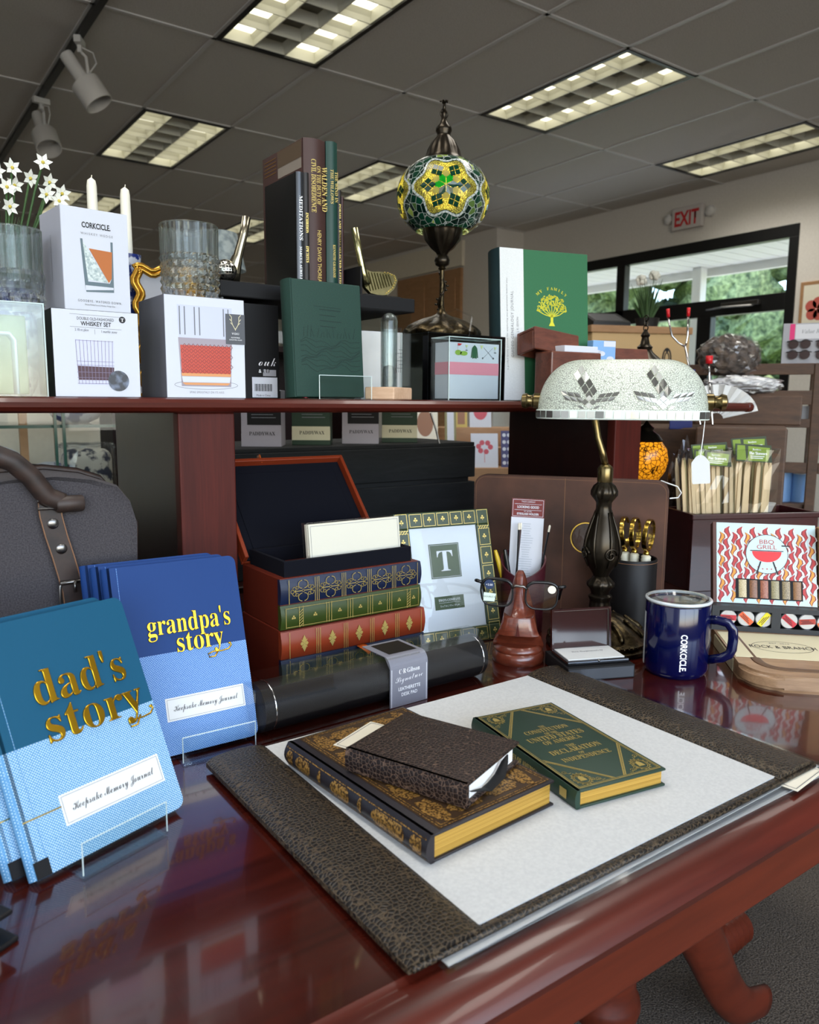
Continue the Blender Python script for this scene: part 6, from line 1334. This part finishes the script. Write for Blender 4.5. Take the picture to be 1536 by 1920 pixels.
mb = MB(); mb.tube([(.1995+p.x, -.012, .175+p.y) for p in [Vector(q) for q in ((-.0155, .011), (-.0165, -.012), (-.013, -.016), (.013, -.016), (.0165, -.012), (.0155, .011), (.012, .014), (-.012, .014))]], .0019, 8, True); mb.tube([(.184, -.0125, .189), (.215, -.0125, .189)], .0028, 8); mb.tube([(.1995, -.015, .190), (.1995, -.0155, .177)], .0016, 6); mb.build('buckle', 'gunmetal', s_, True)
hpts = [(.192, -.008, .282), (.176, -.010, .290), (.160, -.012, .314), (.142, -.014, .332), (.112, -.014, .346), (.05, -.014, .352), (-.03, -.014, .352), (-.10, -.014, .335), (-.15, -.012, .30), (-.17, -.009, .26)]
fine = []
for a, b in zip(hpts, hpts[1:]):
    for k_ in range(4): fine.append(Vector(a).lerp(Vector(b), k_/4))
mb = MB(); mb.tube(fine, .0115, 12); mb.build('handle', 'strap_leather', t, True)
mb = MB(); mb.tube([tuple(p+Vector((0, .12, -.008))) for p in fine], .0105, 10); mb.build('handle', 'strap_leather', t, True)
mb = MB(); mb.tube([(.165, -.012, .277), (.184, -.014, .277), (.186, -.014, .286), (.165, -.012, .286)], .0018, 6, True); mb.build('handle_ring', 'gunmetal', t, True, 40)
mb = MB(); mb.lathe([(.0085, .184), (.0098, .186), (.0098, .212), (.0085, .214)], 14, (0, -.012, .281), axis='x'); mb.build('handle_loop', 'strap_leather', t, True, 40)
mb = MB(); f = Face((0, -.0062, 0)); f.pg(mb, [(.2235+.009*cos(q), .19+(.017 if sin(q) > 0 else .045)*sin(q)) for q in [2*pi*i/20 for i in range(20)]], .0004); sl = mb.build('zip_slit', 'black_card', t)
mb = MB(); mb.tube([(.224+.006*cos(q), -.010, .188+.010*sin(q)) for q in [2*pi*i/14 for i in range(14)]], .0016, 6, True); mb.tube([(.226, -.011, .178), (.236, -.011, .165), (.238, -.011, .150)], .0018, 6); mb.build('zip_pull', 'gunmetal', sl, True)
mb = MB(); mb.tube([(.281, .05, .250), (.290, .05, .245), (.288, .05, .21), (.287, .05, .17), (.279, .05, .16)], .004, 8); mb.build('side_loop', 'strap_leather', t, True)
# -- display table behind the hutch
P('black_paint', (22, 23, 25), .6)
t = thing('display_table', 'dark display table behind the hutch carrying the black slatted crate', 'table', (.5, 1.56, 0))
mb = MB(); mb.box(0, 1.35, 0, .62, .72, DZ, .004); mb.build('top', 'dark_panel', t)
for x, y in ((.05, .05), (1.3, .05), (.05, .57), (1.3, .57)): mb = MB(); mb.box(x-.03, x+.03, y-.03, y+.03, 0, .72, .003); mb.build('leg', 'dark_panel', t)
t = thing('wooden_crate', 'black painted slatted wooden crate behind the open book box', 'crate', (.56, 1.60, DZ))
CW, CDp, CH = .800, .34, .285
for z0, z1 in ((.0, .085), (.098, .19), (.202, CH)):
    mb = MB(); mb.box(0, CW, 0, .012, z0, z1, .002); mb.box(0, CW, CDp-.012, CDp, z0, z1, .002); mb.box(0, .012, .012, CDp-.012, z0, z1, .002); mb.box(CW-.012, CW, .012, CDp-.012, z0, z1, .002); mb.build('slat', 'crate_wood', t)
mb = MB()
for i in range(4): mb.box(.0, CW, .004+.084*i, .082+.084*i, CH, CH+.010, .002)
mb.build('top_boards', 'crate_wood', t)
mb = MB(); mb.box(.012, CW-.012, .014, .03, .0, CH-.01); mb.build('lining', 'black_paint', t)
TZ = DZ+CH+.010
P('floral_grey', (150, 146, 156), .6); P('carton_green', (26, 50, 34), .6); P('carton_cream', (190, 186, 160), .6)
for i, (x, gr) in enumerate(((.735, 0), (.865, 1), (1.005, 0), (1.125, 1))):
    t = thing('soap_carton', ['leftmost grey carton with a black label, on the black crate', 'dark green and cream carton next to the leftmost grey one, on the crate', 'second grey carton with a black label, on the black crate', 'rightmost green and cream carton on the black crate'][i], 'carton', (x, 1.70, TZ), (0, 0, R(-34)), 'cartons on the crate')
    mb = MB(); mb.mat(1 if gr else 0).box(0, .092, 0, .075, .0, .13, .001); mb.build('carton', ['floral_grey', 'carton_green'], t)
    f = Face((0, 0, 0)); ink(lambda m: f.rect(m, .0, .092, .012 if gr else .0, .045), 'band', 'carton_cream' if gr else 'floral_grey', t)
    ink(lambda m: f.rect(m, .014, .092, .05, .128, .0005), 'label', 'carton_green' if gr else 'black_card', t); ink(lambda m: [f.rect(m, .024, .08-.006*(k_ % 3), .066+.007*k_, .0675+.007*k_, .0008) for k_ in range(8)], 'small_print', 'grey_ink', t)
    text(f, 'PADDYWAX', .048, .026, .012, 'ink', t, 'serif', width=.06, off=.0006)
    fl2 = Face((0, .075, 0), (0, -1, 0)); ink(lambda m: fl2.disc(m, .037, .06, .022), 'round_hole', 'walden_brown', t); ink(lambda m: fl2.rect(m, .0, .075, .0, .03, .0004), 'side_band', 'carton_cream' if gr else 'white_card', t)
t = thing('wire_easel', 'thin black wire leaning beside the rightmost carton on the crate', 'wire stand', (0, 0, 0)); mb = MB(); mb.tube([at(808, 775, 2.1), at(818, 806, 2.06), at(824, 833, 2.03)], .003, 6); mb.tube([at(824, 833, 2.03), at(836, 833, 2.06)], .003, 6); mb.build('wire', 'black_plastic', t)
# -- greeting card rack
t = thing('card_rack', 'tan stepped wooden rack of greeting cards far behind the crate', 'rack', (1.80, 2.30, 0), (0, 0, R(-28)))
mb = MB(); mb.box(-.12, .55, 0, .35, 0, .915, .003); mb.box(-.12, .55, .12, .35, .915, .985, .003); mb.box(-.12, .55, .24, .35, .985, 1.06, .003); mb.build('steps', 'tan_wood', t)
P('card_rose', (190, 84, 96), .6); P('card_navy', (70, 70, 110), .6); P('card_olive', (130, 124, 84), .6); P('skin_card', (150, 108, 84), .6)
for i, (x, y, z, w, h, m_, m2, lb) in enumerate(((-.10, .13, .985, .10, .17, 'cream_paper', 'skin_card', 'greeting card with a brown portrait picture on the far card rack'), (.03, .14, .985, .045, .19, 'card_olive', 'white_card', 'thin olive striped card on the far card rack'), (.09, .25, 1.06, .05, .12, 'tan_gold', 'skin_card', 'golden card at the back of the far card rack'), (.11, .02, .915, .105, .13, 'white_card', 'card_rose', 'white flower bouquet card at the front of the far card rack'), (.23, .03, .915, .08, .14, 'card_navy', 'white_card', 'dark blue patterned card on the far card rack'), (.15, .25, 1.06, .09, .12, 'white_card', 'card_rose', 'white card with a red panel at the back of the far card rack'))):
    c = Matrix.Rotation(R(-28), 3, 'Z')@Vector((x, y, z)); k_ = thing('greeting_card', lb, 'card', (1.80+c.x, 2.30+c.y, z), (R(-9), 0, R(-28)), 'greeting cards on the far rack')
    mb = MB(); mb.box(0, w, 0, .003, 0, h); mb.build('card', m_, k_); f = Face((0, 0, 0))
    if i == 3: ink(lambda m: [f.disc(m, w*.5+w*.22*cos(q), h*.6+h*.14*sin(q), .010) for q in (0, 1, 2, 3, 4, 5)]+[f.line(m, [(w*.5, h*.15), (w*.5, h*.5)], .002)], 'picture', m2, k_)
    elif i == 4: ink(lambda m: [f.disc(m, w*(.15+.23*(q % 4)), h*(.12+.19*(q//4)), .007) for q in range(20)], 'picture', m2, k_)
    else: ink(lambda m: f.disc(m, w*.5, h*.55, w*.32, ry=h*.3) if w > .06 else f.rect(m, w*.2, w*.8, h*.1, h*.9), 'picture', m2, k_)
# -- glass cabinet with blue and white china at the left
t = thing('glass_cabinet', 'glass display cabinet of blue and white china behind the canvas bag', 'cabinet', (-.35, 2.22, 0))
mb = MB(); mb.box(0, 1.0, .40, .42, .1, 1.30); mb.build('back_panel', 'wall_cream', t)
mb = MB(); mb.box(0, 1.0, 0, .42, 0, .80, .004); mb.build('base_unit', 'dark_panel', t)
P('green_edge', (52, 84, 74), .15)
for z in (1.085,): mb = MB(); mb.mat(0).box(.02, .98, .02, .38, z, z+.008); mb.mat(1).box(.02, .98, .016, .02, z, z+.008); mb.build('glass_shelf', ['thin_pane', 'green_edge'], t)
for x0, x1 in ((.02, .784), (.814, .98)): mb = MB(); mb.box(x0, x1, 0, .006, .80, 1.30); mb.build('pane', 'thin_pane', t)
mb = MB()
for x in (.785, .806): mb.box(x, x+.007, -.002, .008, .80, 1.30)
mb.build('pane_edge', 'green_edge', t)
mb = MB(); mb.box(.735, .755, .20, .22, .8, 1.30); mb.build('rail', 'tan_wood', t)
noisy('toile', (44, 58, 110), (206, 206, 208), 26, .3, 0, detail=5, lo=.44, hi=.52); noisy('toile_black', (52, 56, 70), (190, 184, 170), 30, .6, 0, detail=4, lo=.42, hi=.50)
def plate(x, z, r, label): 
    t = thing('china_plate', label, 'plate', (x, 2.53 if x < .4 else 2.47, z), (R(-12), 0, 0), 'blue and white plates in the cabinet'); mb = MB(); mb.lathe([(.001, .012), (r*.55, .012), (r*.65, .008), (r, -.004), (r, -.008), (r*.6, .003), (.001, .006)], 40, (0, 0, r), axis='y'); mb.build('plate', 'toile', t, True, 50)
plate(.33, .80, .115, 'blue and white plate at the far left of the glass cabinet'); plate(.47, .80, .09, 'blue and white plate left of the brown cabinet rail')
t = thing('china_jar', 'round blue and white china jar standing behind the brown cabinet rail', 'jar', (.395, 2.40, .80)); mb = MB(); mb.lathe([(.03, 0), (.05, .03), (.06, .08), (.05, .13), (.03, .15)], 28); mb.build('jar', 'toile', t, True); mb = MB(); mb.lathe([(.032, .15), (.03, .165), (.012, .18), (.001, .19)], 24); mb.build('lid', 'toile', t, True)
t = thing('china_bowl', 'blue and white bowl on the upper glass shelf of the cabinet', 'bowl', (.535, 2.42, 1.0935)); mb = MB(); mb.lathe([(.035, 0), (.06, .012), (.085, .05), (.09, .08), (.086, .08), (.08, .05), (.03, .01)], 32); mb.build('bowl', 'toile', t, True)
t = thing('wrapped_cushion', 'floral patterned cushion wrapped in shiny cellophane in the cabinet', 'cushion', (.485, 2.35, .80)); mb = MB(); mb.box(0, .135, 0, .08, 0, .22, .03, 4); mb.build('cushion', 'toile_black', t, True); mb = MB(); mb.box(-.004, .139, -.004, .084, 0, .235, .012, 2); rnd = random.Random(1)
bmesh.ops.subdivide_edges(mb.bm, edges=mb.bm.edges[:], cuts=4, use_grid_fill=True)
for v in mb.bm.verts: v.co += Vector((rnd.uniform(-1, 1), -abs(rnd.uniform(0, 1)), rnd.uniform(-1, 1)))*.005
mb.build('film', 'film', t)
# -- far table lamp
t = thing('bookcase', 'tall dark bookcase behind the riser, only its top showing', 'bookcase', (.70, 2.66, 0)); mb = MB()
for q in ((0, .02, 0, .3, 0, 1.34), (.88, .9, 0, .3, 0, 1.34), (.02, .88, .28, .3, 0, 1.34), (.02, .88, 0, .28, 0, .06), (.02, .88, 0, .28, .45, .47), (.02, .88, 0, .28, .9, .92), (0, .9, 0, .3, 1.34, 1.36)): mb.box(*q)
mb.build('carcass', 'dark_panel', t)
t = thing('table_lamp', 'far table lamp with a pale blue patterned drum shade, left of the upright books', 'lamp', (1.13, 2.80, 1.36))
mb = MB(); mb.lathe([(.06, 0), (.06, .01), (.02, .02), (.03, .08), (.045, .14), (.03, .20), (.012, .24), (.008, .32)], 28); mb.build('base', 'toile', t, True, 40)
noisy('shade_toile', (110, 124, 130), (168, 178, 180), 40, .8, 0, detail=4); mb = MB(); mb.lathe([(.105, .27), (.075, .40), (.073, .40), (.103, .27)], 32, cap=False); mb.build('lamp_shade', 'shade_toile', t, True, 40)
# -- amber mosaic lamp behind the right post
t = thing('amber_lamp', 'glowing amber mosaic lamp low behind the right hutch post', 'lamp', (1.585, 1.222, DZ))
mb = MB(); mb.lathe([(.06, 0), (.058, .012), (.03, .025), (.012, .04), (.008, .06), (.008, .18), (.03, .20), (.035, .215)], 28); mb.build('base', 'dark_bronze', t, True, 40)
mb = MB(); mb.lathe([(.034, .215), (.048, .235), (.055, .262), (.050, .29), (.036, .31)], 28); mb.build('globe', 'amber_mosaic', t, True)
mb = MB(); mb.lathe([(.038, .308), (.04, .312), (.03, .325), (.015, .335), (.018, .342), (.008, .35), (.001, .36)], 24); mb.build('cap', 'dark_bronze', t, True, 40)
# -- dark red box of skewers
wood('mahogany_box', (46, 14, 16), (60, 20, 22), (8, 20, 20), .3, .3, .02)
RB = Vector((1.44, .98, DZ)); RY = R(-25)
t = thing('wooden_box', 'open dark red wooden box holding bundles of bamboo skewers', 'wooden box', RB, (0, 0, RY))
rw_, rd_, rh_ = .30, .13, .168; mb = MB()
for q in ((0, rw_, 0, .01, 0, rh_), (0, rw_, rd_-.01, rd_, 0, rh_), (0, .01, .01, rd_-.01, 0, rh_), (rw_-.01, rw_, .01, rd_-.01, 0, rh_), (.01, rw_-.01, .01, rd_-.01, 0, .01)): mb.box(*q, .001)
mb.build('box', 'mahogany_box', t)
mb = MB(); mb.box(-.003, rw_+.003, -.003, .011, rh_-.012, rh_, .002); mb.build('rim_trim', 'mahogany_box', t)
P('bamboo_a', (206, 180, 138), .6); P('bamboo_b', (176, 166, 122), .6); P('bamboo_c', (222, 200, 164), .6)
MR = Matrix.Translation(RB)@Matrix.Rotation(RY, 4, 'Z')
rnd = random.Random(6); protos = []
for pk, (xa, xb, n_, lbl) in enumerate(((.020, .099, 36, 'left'), (.103, .198, 40, 'right'))):
    for i in range(n_):
        x = xa+(xb-xa)*(i+.5)/n_+rnd.uniform(-.001, .001); y = .028+.030*(i % 3)/2+.016*rnd.random(); tl_ = R(rnd.uniform(-2, 2)+(-5 if pk == 0 else -1.5+4*(x-xa)/(xb-xa)))
        p = MR@Vector((x, y, .0115)); sk = None
        lab = ('flat bamboo skewer packed upright in the left bundle of the dark red box', 'flat bamboo skewer packed upright in the right bundle of the dark red box')[pk]; grp = ('skewers of the left bundle', 'skewers of the right bundle')[pk]
        mi = i % 3
        if len(protos) < 3:
            w_ = .0042; h_ = .272; mb = MB(); mb.prism([(-w_, 0, 0), (w_, 0, 0), (w_, 0, h_-.022), (.0006, 0, h_), (-.0006, 0, h_), (-w_, 0, h_-.022)], (0, .0028, 0)); sk = mb.build('bamboo_skewer', ('bamboo_a', 'bamboo_b', 'bamboo_c')[mi]); protos.append(sk)
        else: sk = protos[mi].copy(); COL.objects.link(sk)
        sk.location = p; sk.rotation_euler = Euler((R(-2), tl_, RY)); tag(sk, lab, 'skewer', grp)
P('label_lime', (112, 136, 30), .5); P('label_dark', (40, 50, 22), .5)
for i, (xa, xb, z0, z1, tx, lb) in enumerate(((.004, .090, .272, .305, -8, 'green Flat Skewers pack label at the left, above the left skewer bundle'), (.100, .186, .280, .318, 9, 'green Flat Skewers pack label at the right, above the right skewer bundle'))):
    p = MR@Vector((xa, .012, z0)); k_ = thing('skewer_pack_label', lb, 'label', p, (R(-14), R(3), RY), 'flat skewer pack labels')
    mb = MB(); mb.box(0, xb-xa, 0, .001, 0, z1-z0); mb.build('card', 'label_dark', k_); f = Face((0, 0, 0)); w_ = xb-xa; h_ = z1-z0
    ink(lambda m: (f.pg(m, [(.002, .003), (.024, .003), (.022, h_-.003), (.004, h_-.003)]), f.pg(m, [(.028, .002), (w_-.010, .002), (w_-.004, h_-.006), (.030, h_-.004)])), 'lime_panel', 'label_lime', k_)
    text(f, 'Bamboo', .05, h_*.66, .006, 'white_ink', k_, off=.0008); text(f, 'Flat Skewers', .053, h_*.42, .0085, 'white_ink', k_, off=.0008, width=.042, bold=.02); ink(lambda m: [f.rect(m, .034, .068-.004*q, h_*.30-.004*q, h_*.34-.004*q, .0008) for q in range(2)], 'small_print', 'white_ink', k_)
    p2 = MR@Vector((xa+.02, .055, z0+.008)); k2 = dup(k_, p2, (R(-14), R(-4), RY), ['second green pack label peeking out behind the left one', 'second green pack label peeking out behind the right one'][i])
for i, (xa, xb) in enumerate(((.011, .101), (.102, .203))):
    p = MR@Vector((xa, .014, .0115)); mb = MB(); mb.box(0, xb-xa, -.001, .075, .12, .292); bmesh.ops.subdivide_edges(mb.bm, edges=mb.bm.edges[:], cuts=5, use_grid_fill=True); rnd = random.Random(i)
    for v in mb.bm.verts: v.co += Vector((rnd.uniform(-1, 1)*.0006, rnd.uniform(-1, 0)*.004, rnd.uniform(-1, 1)*.003))
    t = mb.build('skewer_wrap', 'film'); t.location = p; t.rotation_euler = Euler((0, 0, RY)); tag(t, ['clear plastic wrap round the left skewer bundle', 'clear plastic wrap round the right skewer bundle'][i], 'plastic wrap')
# -- roasting forks
for i, (tips, jn, low, ht, lb) in enumerate(((((1252, 592), (1291, 590)), (1285, 650), (1313, 795), 2.24, 'two pronged steel roasting fork with red tips rising before the window'), (((1330, 676),), (1331, 720), (1336, 795), 2.20, 'short steel roasting fork with one red tip right of the taller fork'))):
    t = thing('roasting_fork', lb, 'fork', at(*low, ht), group='roasting forks in the red box'); o = Vector(t.location); mb = MB()
    base = at(low[0]+1, 798, ht)
    mb.tube([tuple(base-o), tuple(at(*low, ht)-o), tuple(at((jn[0]+low[0])/2, (jn[1]+low[1])/2, ht)-o), tuple(at(*jn, ht)-o)], .0030, 8)
    for tp in tips:
        J = at(*jn, ht); T = at(*tp, ht); md = at(tp[0]*.75+jn[0]*.25, tp[1]*.35+jn[1]*.65, ht); mb.tube([tuple(J-o), tuple(J.lerp(md, .5)+Vector((0, 0, -.004))-o), tuple(md-o), tuple(T-o)], .0026, 8)
    mb.build('shaft', 'chrome', t, True)
    for tp in tips:
        J = at(*jn, ht); T = at(*tp, ht); d = (T-J).normalized(); mb = MB(); mb.tube([tuple(T-d*.004-o), tuple(T+Vector((0, 0, .018))-d*0-o)] if len(tips) > 1 else [tuple(T-o-Vector((0, 0, .008))), tuple(T-o+Vector((0, 0, .012)))], .0046 if len(tips) > 1 else .009, 10); mb.build('red_tip', P('fork_red', (190, 28, 36), .35), t, True)
# -- crumpled cellophane things beyond the red box
def crumple(name, label, cat, mat_, c, r, sq, seed, amp=.16, film=None, floor=None):
    rnd = random.Random(seed); t = thing(name, label, cat, c); mb = MB(); bm_ = mb.bm; bmesh.ops.create_icosphere(bm_, subdivisions=4, radius=r)
    ph = [(Vector((rnd.uniform(-1, 1), rnd.uniform(-1, 1), rnd.uniform(-1, 1)))*rnd.uniform(3, 9)/r*.12*r*10, rnd.uniform(0, 6)) for _ in range(9)]
    for v in bm_.verts:
        n_ = v.co.normalized(); k_ = 1+amp*sum(abs(sin(n_.dot(d_)+p_))-.6 for d_, p_ in ph)/3; v.co = Vector((n_.x*r*k_*sq[0], n_.y*r*k_*sq[1], n_.z*r*k_*sq[2]))
    mb.build('contents', mat_, t)
    if film:
        mb = MB(); bmesh.ops.create_icosphere(mb.bm, subdivisions=4, radius=r*1.06)
        for v in mb.bm.verts:
            n_ = v.co.normalized(); k_ = 1+amp*1.2*sum(abs(sin(n_.dot(d_)*1.4+p_*2))-.6 for d_, p_ in ph)/3; v.co = Vector((n_.x*r*1.06*k_*sq[0], n_.y*r*1.06*k_*sq[1], n_.z*r*1.06*k_*sq[2]))
        mb.build('film', film, t)
    return t
clear('crinkle_film', (252, 252, 255), .25, .5, .97); noisy('dark_moss', (36, 28, 24), (92, 78, 66), 40, .8, .4)
# -- slatted rack
RC = Vector((2.614, 1.473, 0)); RKY = R(-60.6)
t = thing('slatted_rack', 'brown wooden slatted display rack at the right edge', 'rack', RC, (0, 0, RKY))
for x in (-.52, .105, .43): 
    for y in (0, .32): mb = MB(); mb.box(x, x+.032, y, y+.03, 0, 1.30, .003); mb.build('post', 'rack_wood', t)
for z0, z1 in ((1.262, 1.30), (1.16, 1.208), (1.082, 1.112), (.925, .962), (.70, .735)):
    mb = MB(); mb.box(-.488, .105, .004, .02, z0, z1, .002); mb.build('slat', 'rack_wood', t); mb = MB(); mb.box(.137, .43, .004, .02, z0, z1, .002); mb.build('slat', 'rack_wood', t)
for z in (1.085, .80): mb = MB(); mb.box(-.488, .105, .02, .32, z, z+.016, .002); mb.build('shelf_board', 'rack_wood', t)
MK = Matrix.Translation(RC)@Matrix.Rotation(RKY, 4, 'Z')
P('can_blue', (110, 150, 200), .4); P('can_cream', (196, 190, 170), .5)
for i, (x, z, h, r, m_, lb) in enumerate(((.035, .816, .115, .03, 'can_blue', 'pale blue tin on the middle shelf of the slatted rack'), (.085, .816, .10, .022, 'can_blue', 'narrow blue tin beside the larger one on the slatted rack'), (-.06, .816, .11, .03, 'can_cream', 'cream tin on the middle shelf of the slatted rack'))):
    p = MK@Vector((x, .10, z)); k_ = thing('tin', lb, 'tin', p, group='tins on the slatted rack'); mb = MB(); mb.lathe([(.001, 0), (r, 0), (r, h), (.001, h)], 24); mb.build('can', m_, k_, True, 40); mb = MB(); mb.lathe([(r+.001, h), (r+.001, h+.012), (.001, h+.013)], 24); mb.build('lid', 'white_card', k_, True, 40)
for i, (x, w_, lb) in enumerate(((-.065, .075, 'white carton with a small silver seal on the upper rack shelf'), (.02, .08, 'white carton on the upper rack shelf, nearest the post'), (-.16, .08, 'white carton furthest left on the upper rack shelf'))):
    p = MK@Vector((x, .06, 1.101)); k_ = thing('white_carton', lb, 'carton', p, (0, 0, RKY), 'white cartons on the rack'); mb = MB(); mb.box(0, w_, 0, .06, 0, .055, .001); mb.build('carton', 'white_card', k_); f = Face((0, 0, 0)); ink(lambda m: f.disc(m, w_*.5, .028, .012), 'seal', 'tin_silver', k_)
# sunglasses stand on the rack
p = MK@Vector((.0, .10, 1.30)); t = thing('sunglasses_display', 'grey sunglasses display with a pink stripe on top of the slatted rack', 'display stand', p, (0, 0, RKY))
mb = MB(); mb.box(0, .36, 0, .06, 0, .142, .002); mb.build('stand', P('display_grey', (150, 150, 156), .5), t); f = Face((0, 0, 0)); ink(lambda m: f.rect(m, .022, .038, .085, .140), 'pink_stripe', P('hot_pink', (206, 44, 110), .5), t); ink(lambda m: f.rect(m, .040, .34, .088, .138, .0004), 'header_panel', P('header_pale', (196, 196, 200), .5), t); text(f, 'Value Readers', .11, .107, .018, 'grey_ink', t, 'italic', off=.0008, width=.10)
P('tinted_lens', (46, 26, 24), .15)
for r_ in range(2):
    for c_ in range(3):
        if c_ == 2 and r_ == 0: continue
        q = MK@Vector((.055+.09*c_, .092, 1.30+.020+.036*r_)); g = thing('sunglasses', ['brown sunglasses, lower left on the display', 'brown sunglasses, lower middle of the display', '', 'brown sunglasses, upper left on the display', 'brown sunglasses, upper middle of the display', 'brown sunglasses, upper right on the display'][r_*3+c_], 'sunglasses', q, (0, 0, RKY), 'sunglasses on the display')
        for s_ in (-1, 1): mb = MB(); mb.lathe([(.001, -.001), (.0165, -.001), (.0165, .001), (.001, .001)], 20, (s_*.019, 0, .014), axis='y'); mb.build('lens', 'tinted_lens', g)
        mb = MB(); mb.tube([(-.04, 0, .022), (-.02, 0, .027), (0, 0, .021), (.02, 0, .027), (.04, 0, .022)], .0018, 6); mb.build('frame', 'black_plastic', g, True)
# tall things in cellophane standing on the rack side
t = crumple('moss_bag', 'large crumpled cellophane bag of dark brown filling below the window', 'bag', 'dark_moss', at(1368, 668, 2.72), .105, (1.0, .75, .6), 3, .16, 'crinkle_film')
t = crumple('napkin_pack', 'pack of white crinkled napkins in cellophane on the rack', 'napkins', 'white_paper', at(1392, 722, 2.62), .10, (1.25, .9, .26), 5, .25, 'crinkle_film')
t = thing('paper_fan', 'white pleated paper fan in a cellophane bag behind the lamp shade', 'paper fan', at(1345, 752, 2.3), (0, 0, R(-58)))
mb = MB(); N_ = 16; pa, pb = [], []
for i in range(N_+1):
    a = R(150)-R(140)*i/N_; y = .007*(1 if i % 2 else -1); pa.append(mb.bm.verts.new((.018*cos(a), y*.3, .018*sin(a)-.05))); pb.append(mb.bm.verts.new((.105*cos(a), y, .085*sin(a)-.04)))
for i in range(N_): mb._f([pa[i], pa[i+1], pb[i+1], pb[i]])
fan = mb.build('pleats', 'white_paper', t); md = fan.modifiers.new('th', 'SOLIDIFY'); md.thickness = .0012
t = crumple('cellophane_bag', 'grey crumpled cellophane bag left of the skewer labels', 'bag', 'dark_moss', Vector(at(1288, 815, 2.02).to_tuple()[:2]+(.908,)), .045, (1, .8, 3.0), 8, .25, 'crinkle_film')
t = thing('pink_book', 'purple and pink covered book standing behind the lamp shade', 'book', at(1275, 800, 2.5), (0, 0, R(-52))); mb = MB(); mb.box(-.03, .035, 0, .02, -.008, .17, .002); mb.build('cover', P('violet_cover', (44, 54, 120), .5), t); f = Face((0, 0, 0)); ink(lambda m: f.rect(m, -.03, .035, .05, .13), 'pink_panel', 'hot_pink', t)
# support under these: a low dark counter
cq = at(1375, 957, 2.35); t = thing('side_counter', 'dark brown counter behind the red box carrying the cellophane bags', 'counter', (cq.x, cq.y, 0), (0, 0, R(-60))); mb = MB(); mb.box(-.10, .12, -.15, .55, 0, 1.10, .005); mb.build('body', 'rack_wood', t); mb = MB(); mb.box(-.13, .16, .17, .52, 1.10, 1.185, .004); mb.build('upper_step', 'rack_wood', t); mb = MB(); mb.box(-.32, -.10, .14, .55, 0, 1.09, .005); mb.build('low_wing', 'rack_wood', t)
# -- tan counter with plant
t = thing('shop_counter', 'tan shop counter with a brown edge below the window', 'counter', (2.95, 2.62, 0), (0, 0, R(-24)))
mb = MB(); mb.box(0, .52, 0, .5, 0, 1.50, .004); mb.build('body', P('counter_tan', (196, 164, 118), .6), t); mb = MB(); mb.box(-.01, .53, -.01, .51, 1.50, 1.535, .004); mb.build('top_edge', 'tan_wood', t)
f = Face((0, 0, 0)); ink(lambda m: (f.ring(m, .40, 1.38, .022, .008, ry=.05), f.ring(m, .40, 1.38, .012, .006, ry=.03), f.disc(m, .40, 1.42, .008), f.line(m, [(.375, 1.33), (.425, 1.33)], .012)), 'black_emblem', 'ink', t)
MC = Matrix.Translation((2.95, 2.62, 0))@Matrix.Rotation(R(-24), 4, 'Z')
t = thing('card_terminal', 'dark card terminal on the left of the tan counter', 'terminal', MC@Vector((.06, .12, 1.535)), (0, 0, R(-24))); mb = MB(); mb.prism([(0, 0, 0), (0, .16, 0), (0, .16, .09), (0, 0, .03)], (.20, 0, 0)); mb.build('case', 'black_plastic', t)
f = Face((0, 0, .03), (1, 0, 0), (0, .16, .06)); ink(lambda m: f.rect(m, .02, .18, .02, .15), 'screen', 'satin_black', t)
t = thing('potted_plant', 'potted grass plant with white flowers on the tan counter', 'plant', MC@Vector((.37, .16, 1.535))); mb = MB(); mb.lathe([(.05, 0), (.06, .05), (.062, .055), (.05, .05), (.001, .048)], 24); mb.build('pot', 'black_paint', t, True, 40)
rnd = random.Random(12)
mb = MB()
for i in range(60):
    a = rnd.uniform(0, 2*pi); s_ = rnd.uniform(.01, .085); h = rnd.uniform(.14, .25); mb.tube([(.02*cos(a), .02*sin(a), .04), ((.02+s_*.4)*cos(a), (.02+s_*.4)*sin(a), h*.6), ((.02+s_)*cos(a), (.02+s_)*sin(a), h)], [.004, .0035, .0006], 5)
mb.build('blades', 'stem_green', t)
for i, (x, y, z) in enumerate(((.03, -.01, .27), (-.06, 0, .24))):
    mb = MB(); mb.tube([(0, 0, .05), (x, y, z)], .002, 5); s_ = mb.build('stem', 'stem_green', t); mb = MB(); 
    for k_ in range(14): d = Vector((rnd.uniform(-1, 1), rnd.uniform(-1, 1), rnd.uniform(-1, 1))).normalized(); mb.ball(Vector((x, y, z))+d*.018, .012, 8)
    mb.build('blossom', 'petal_white', s_, True)
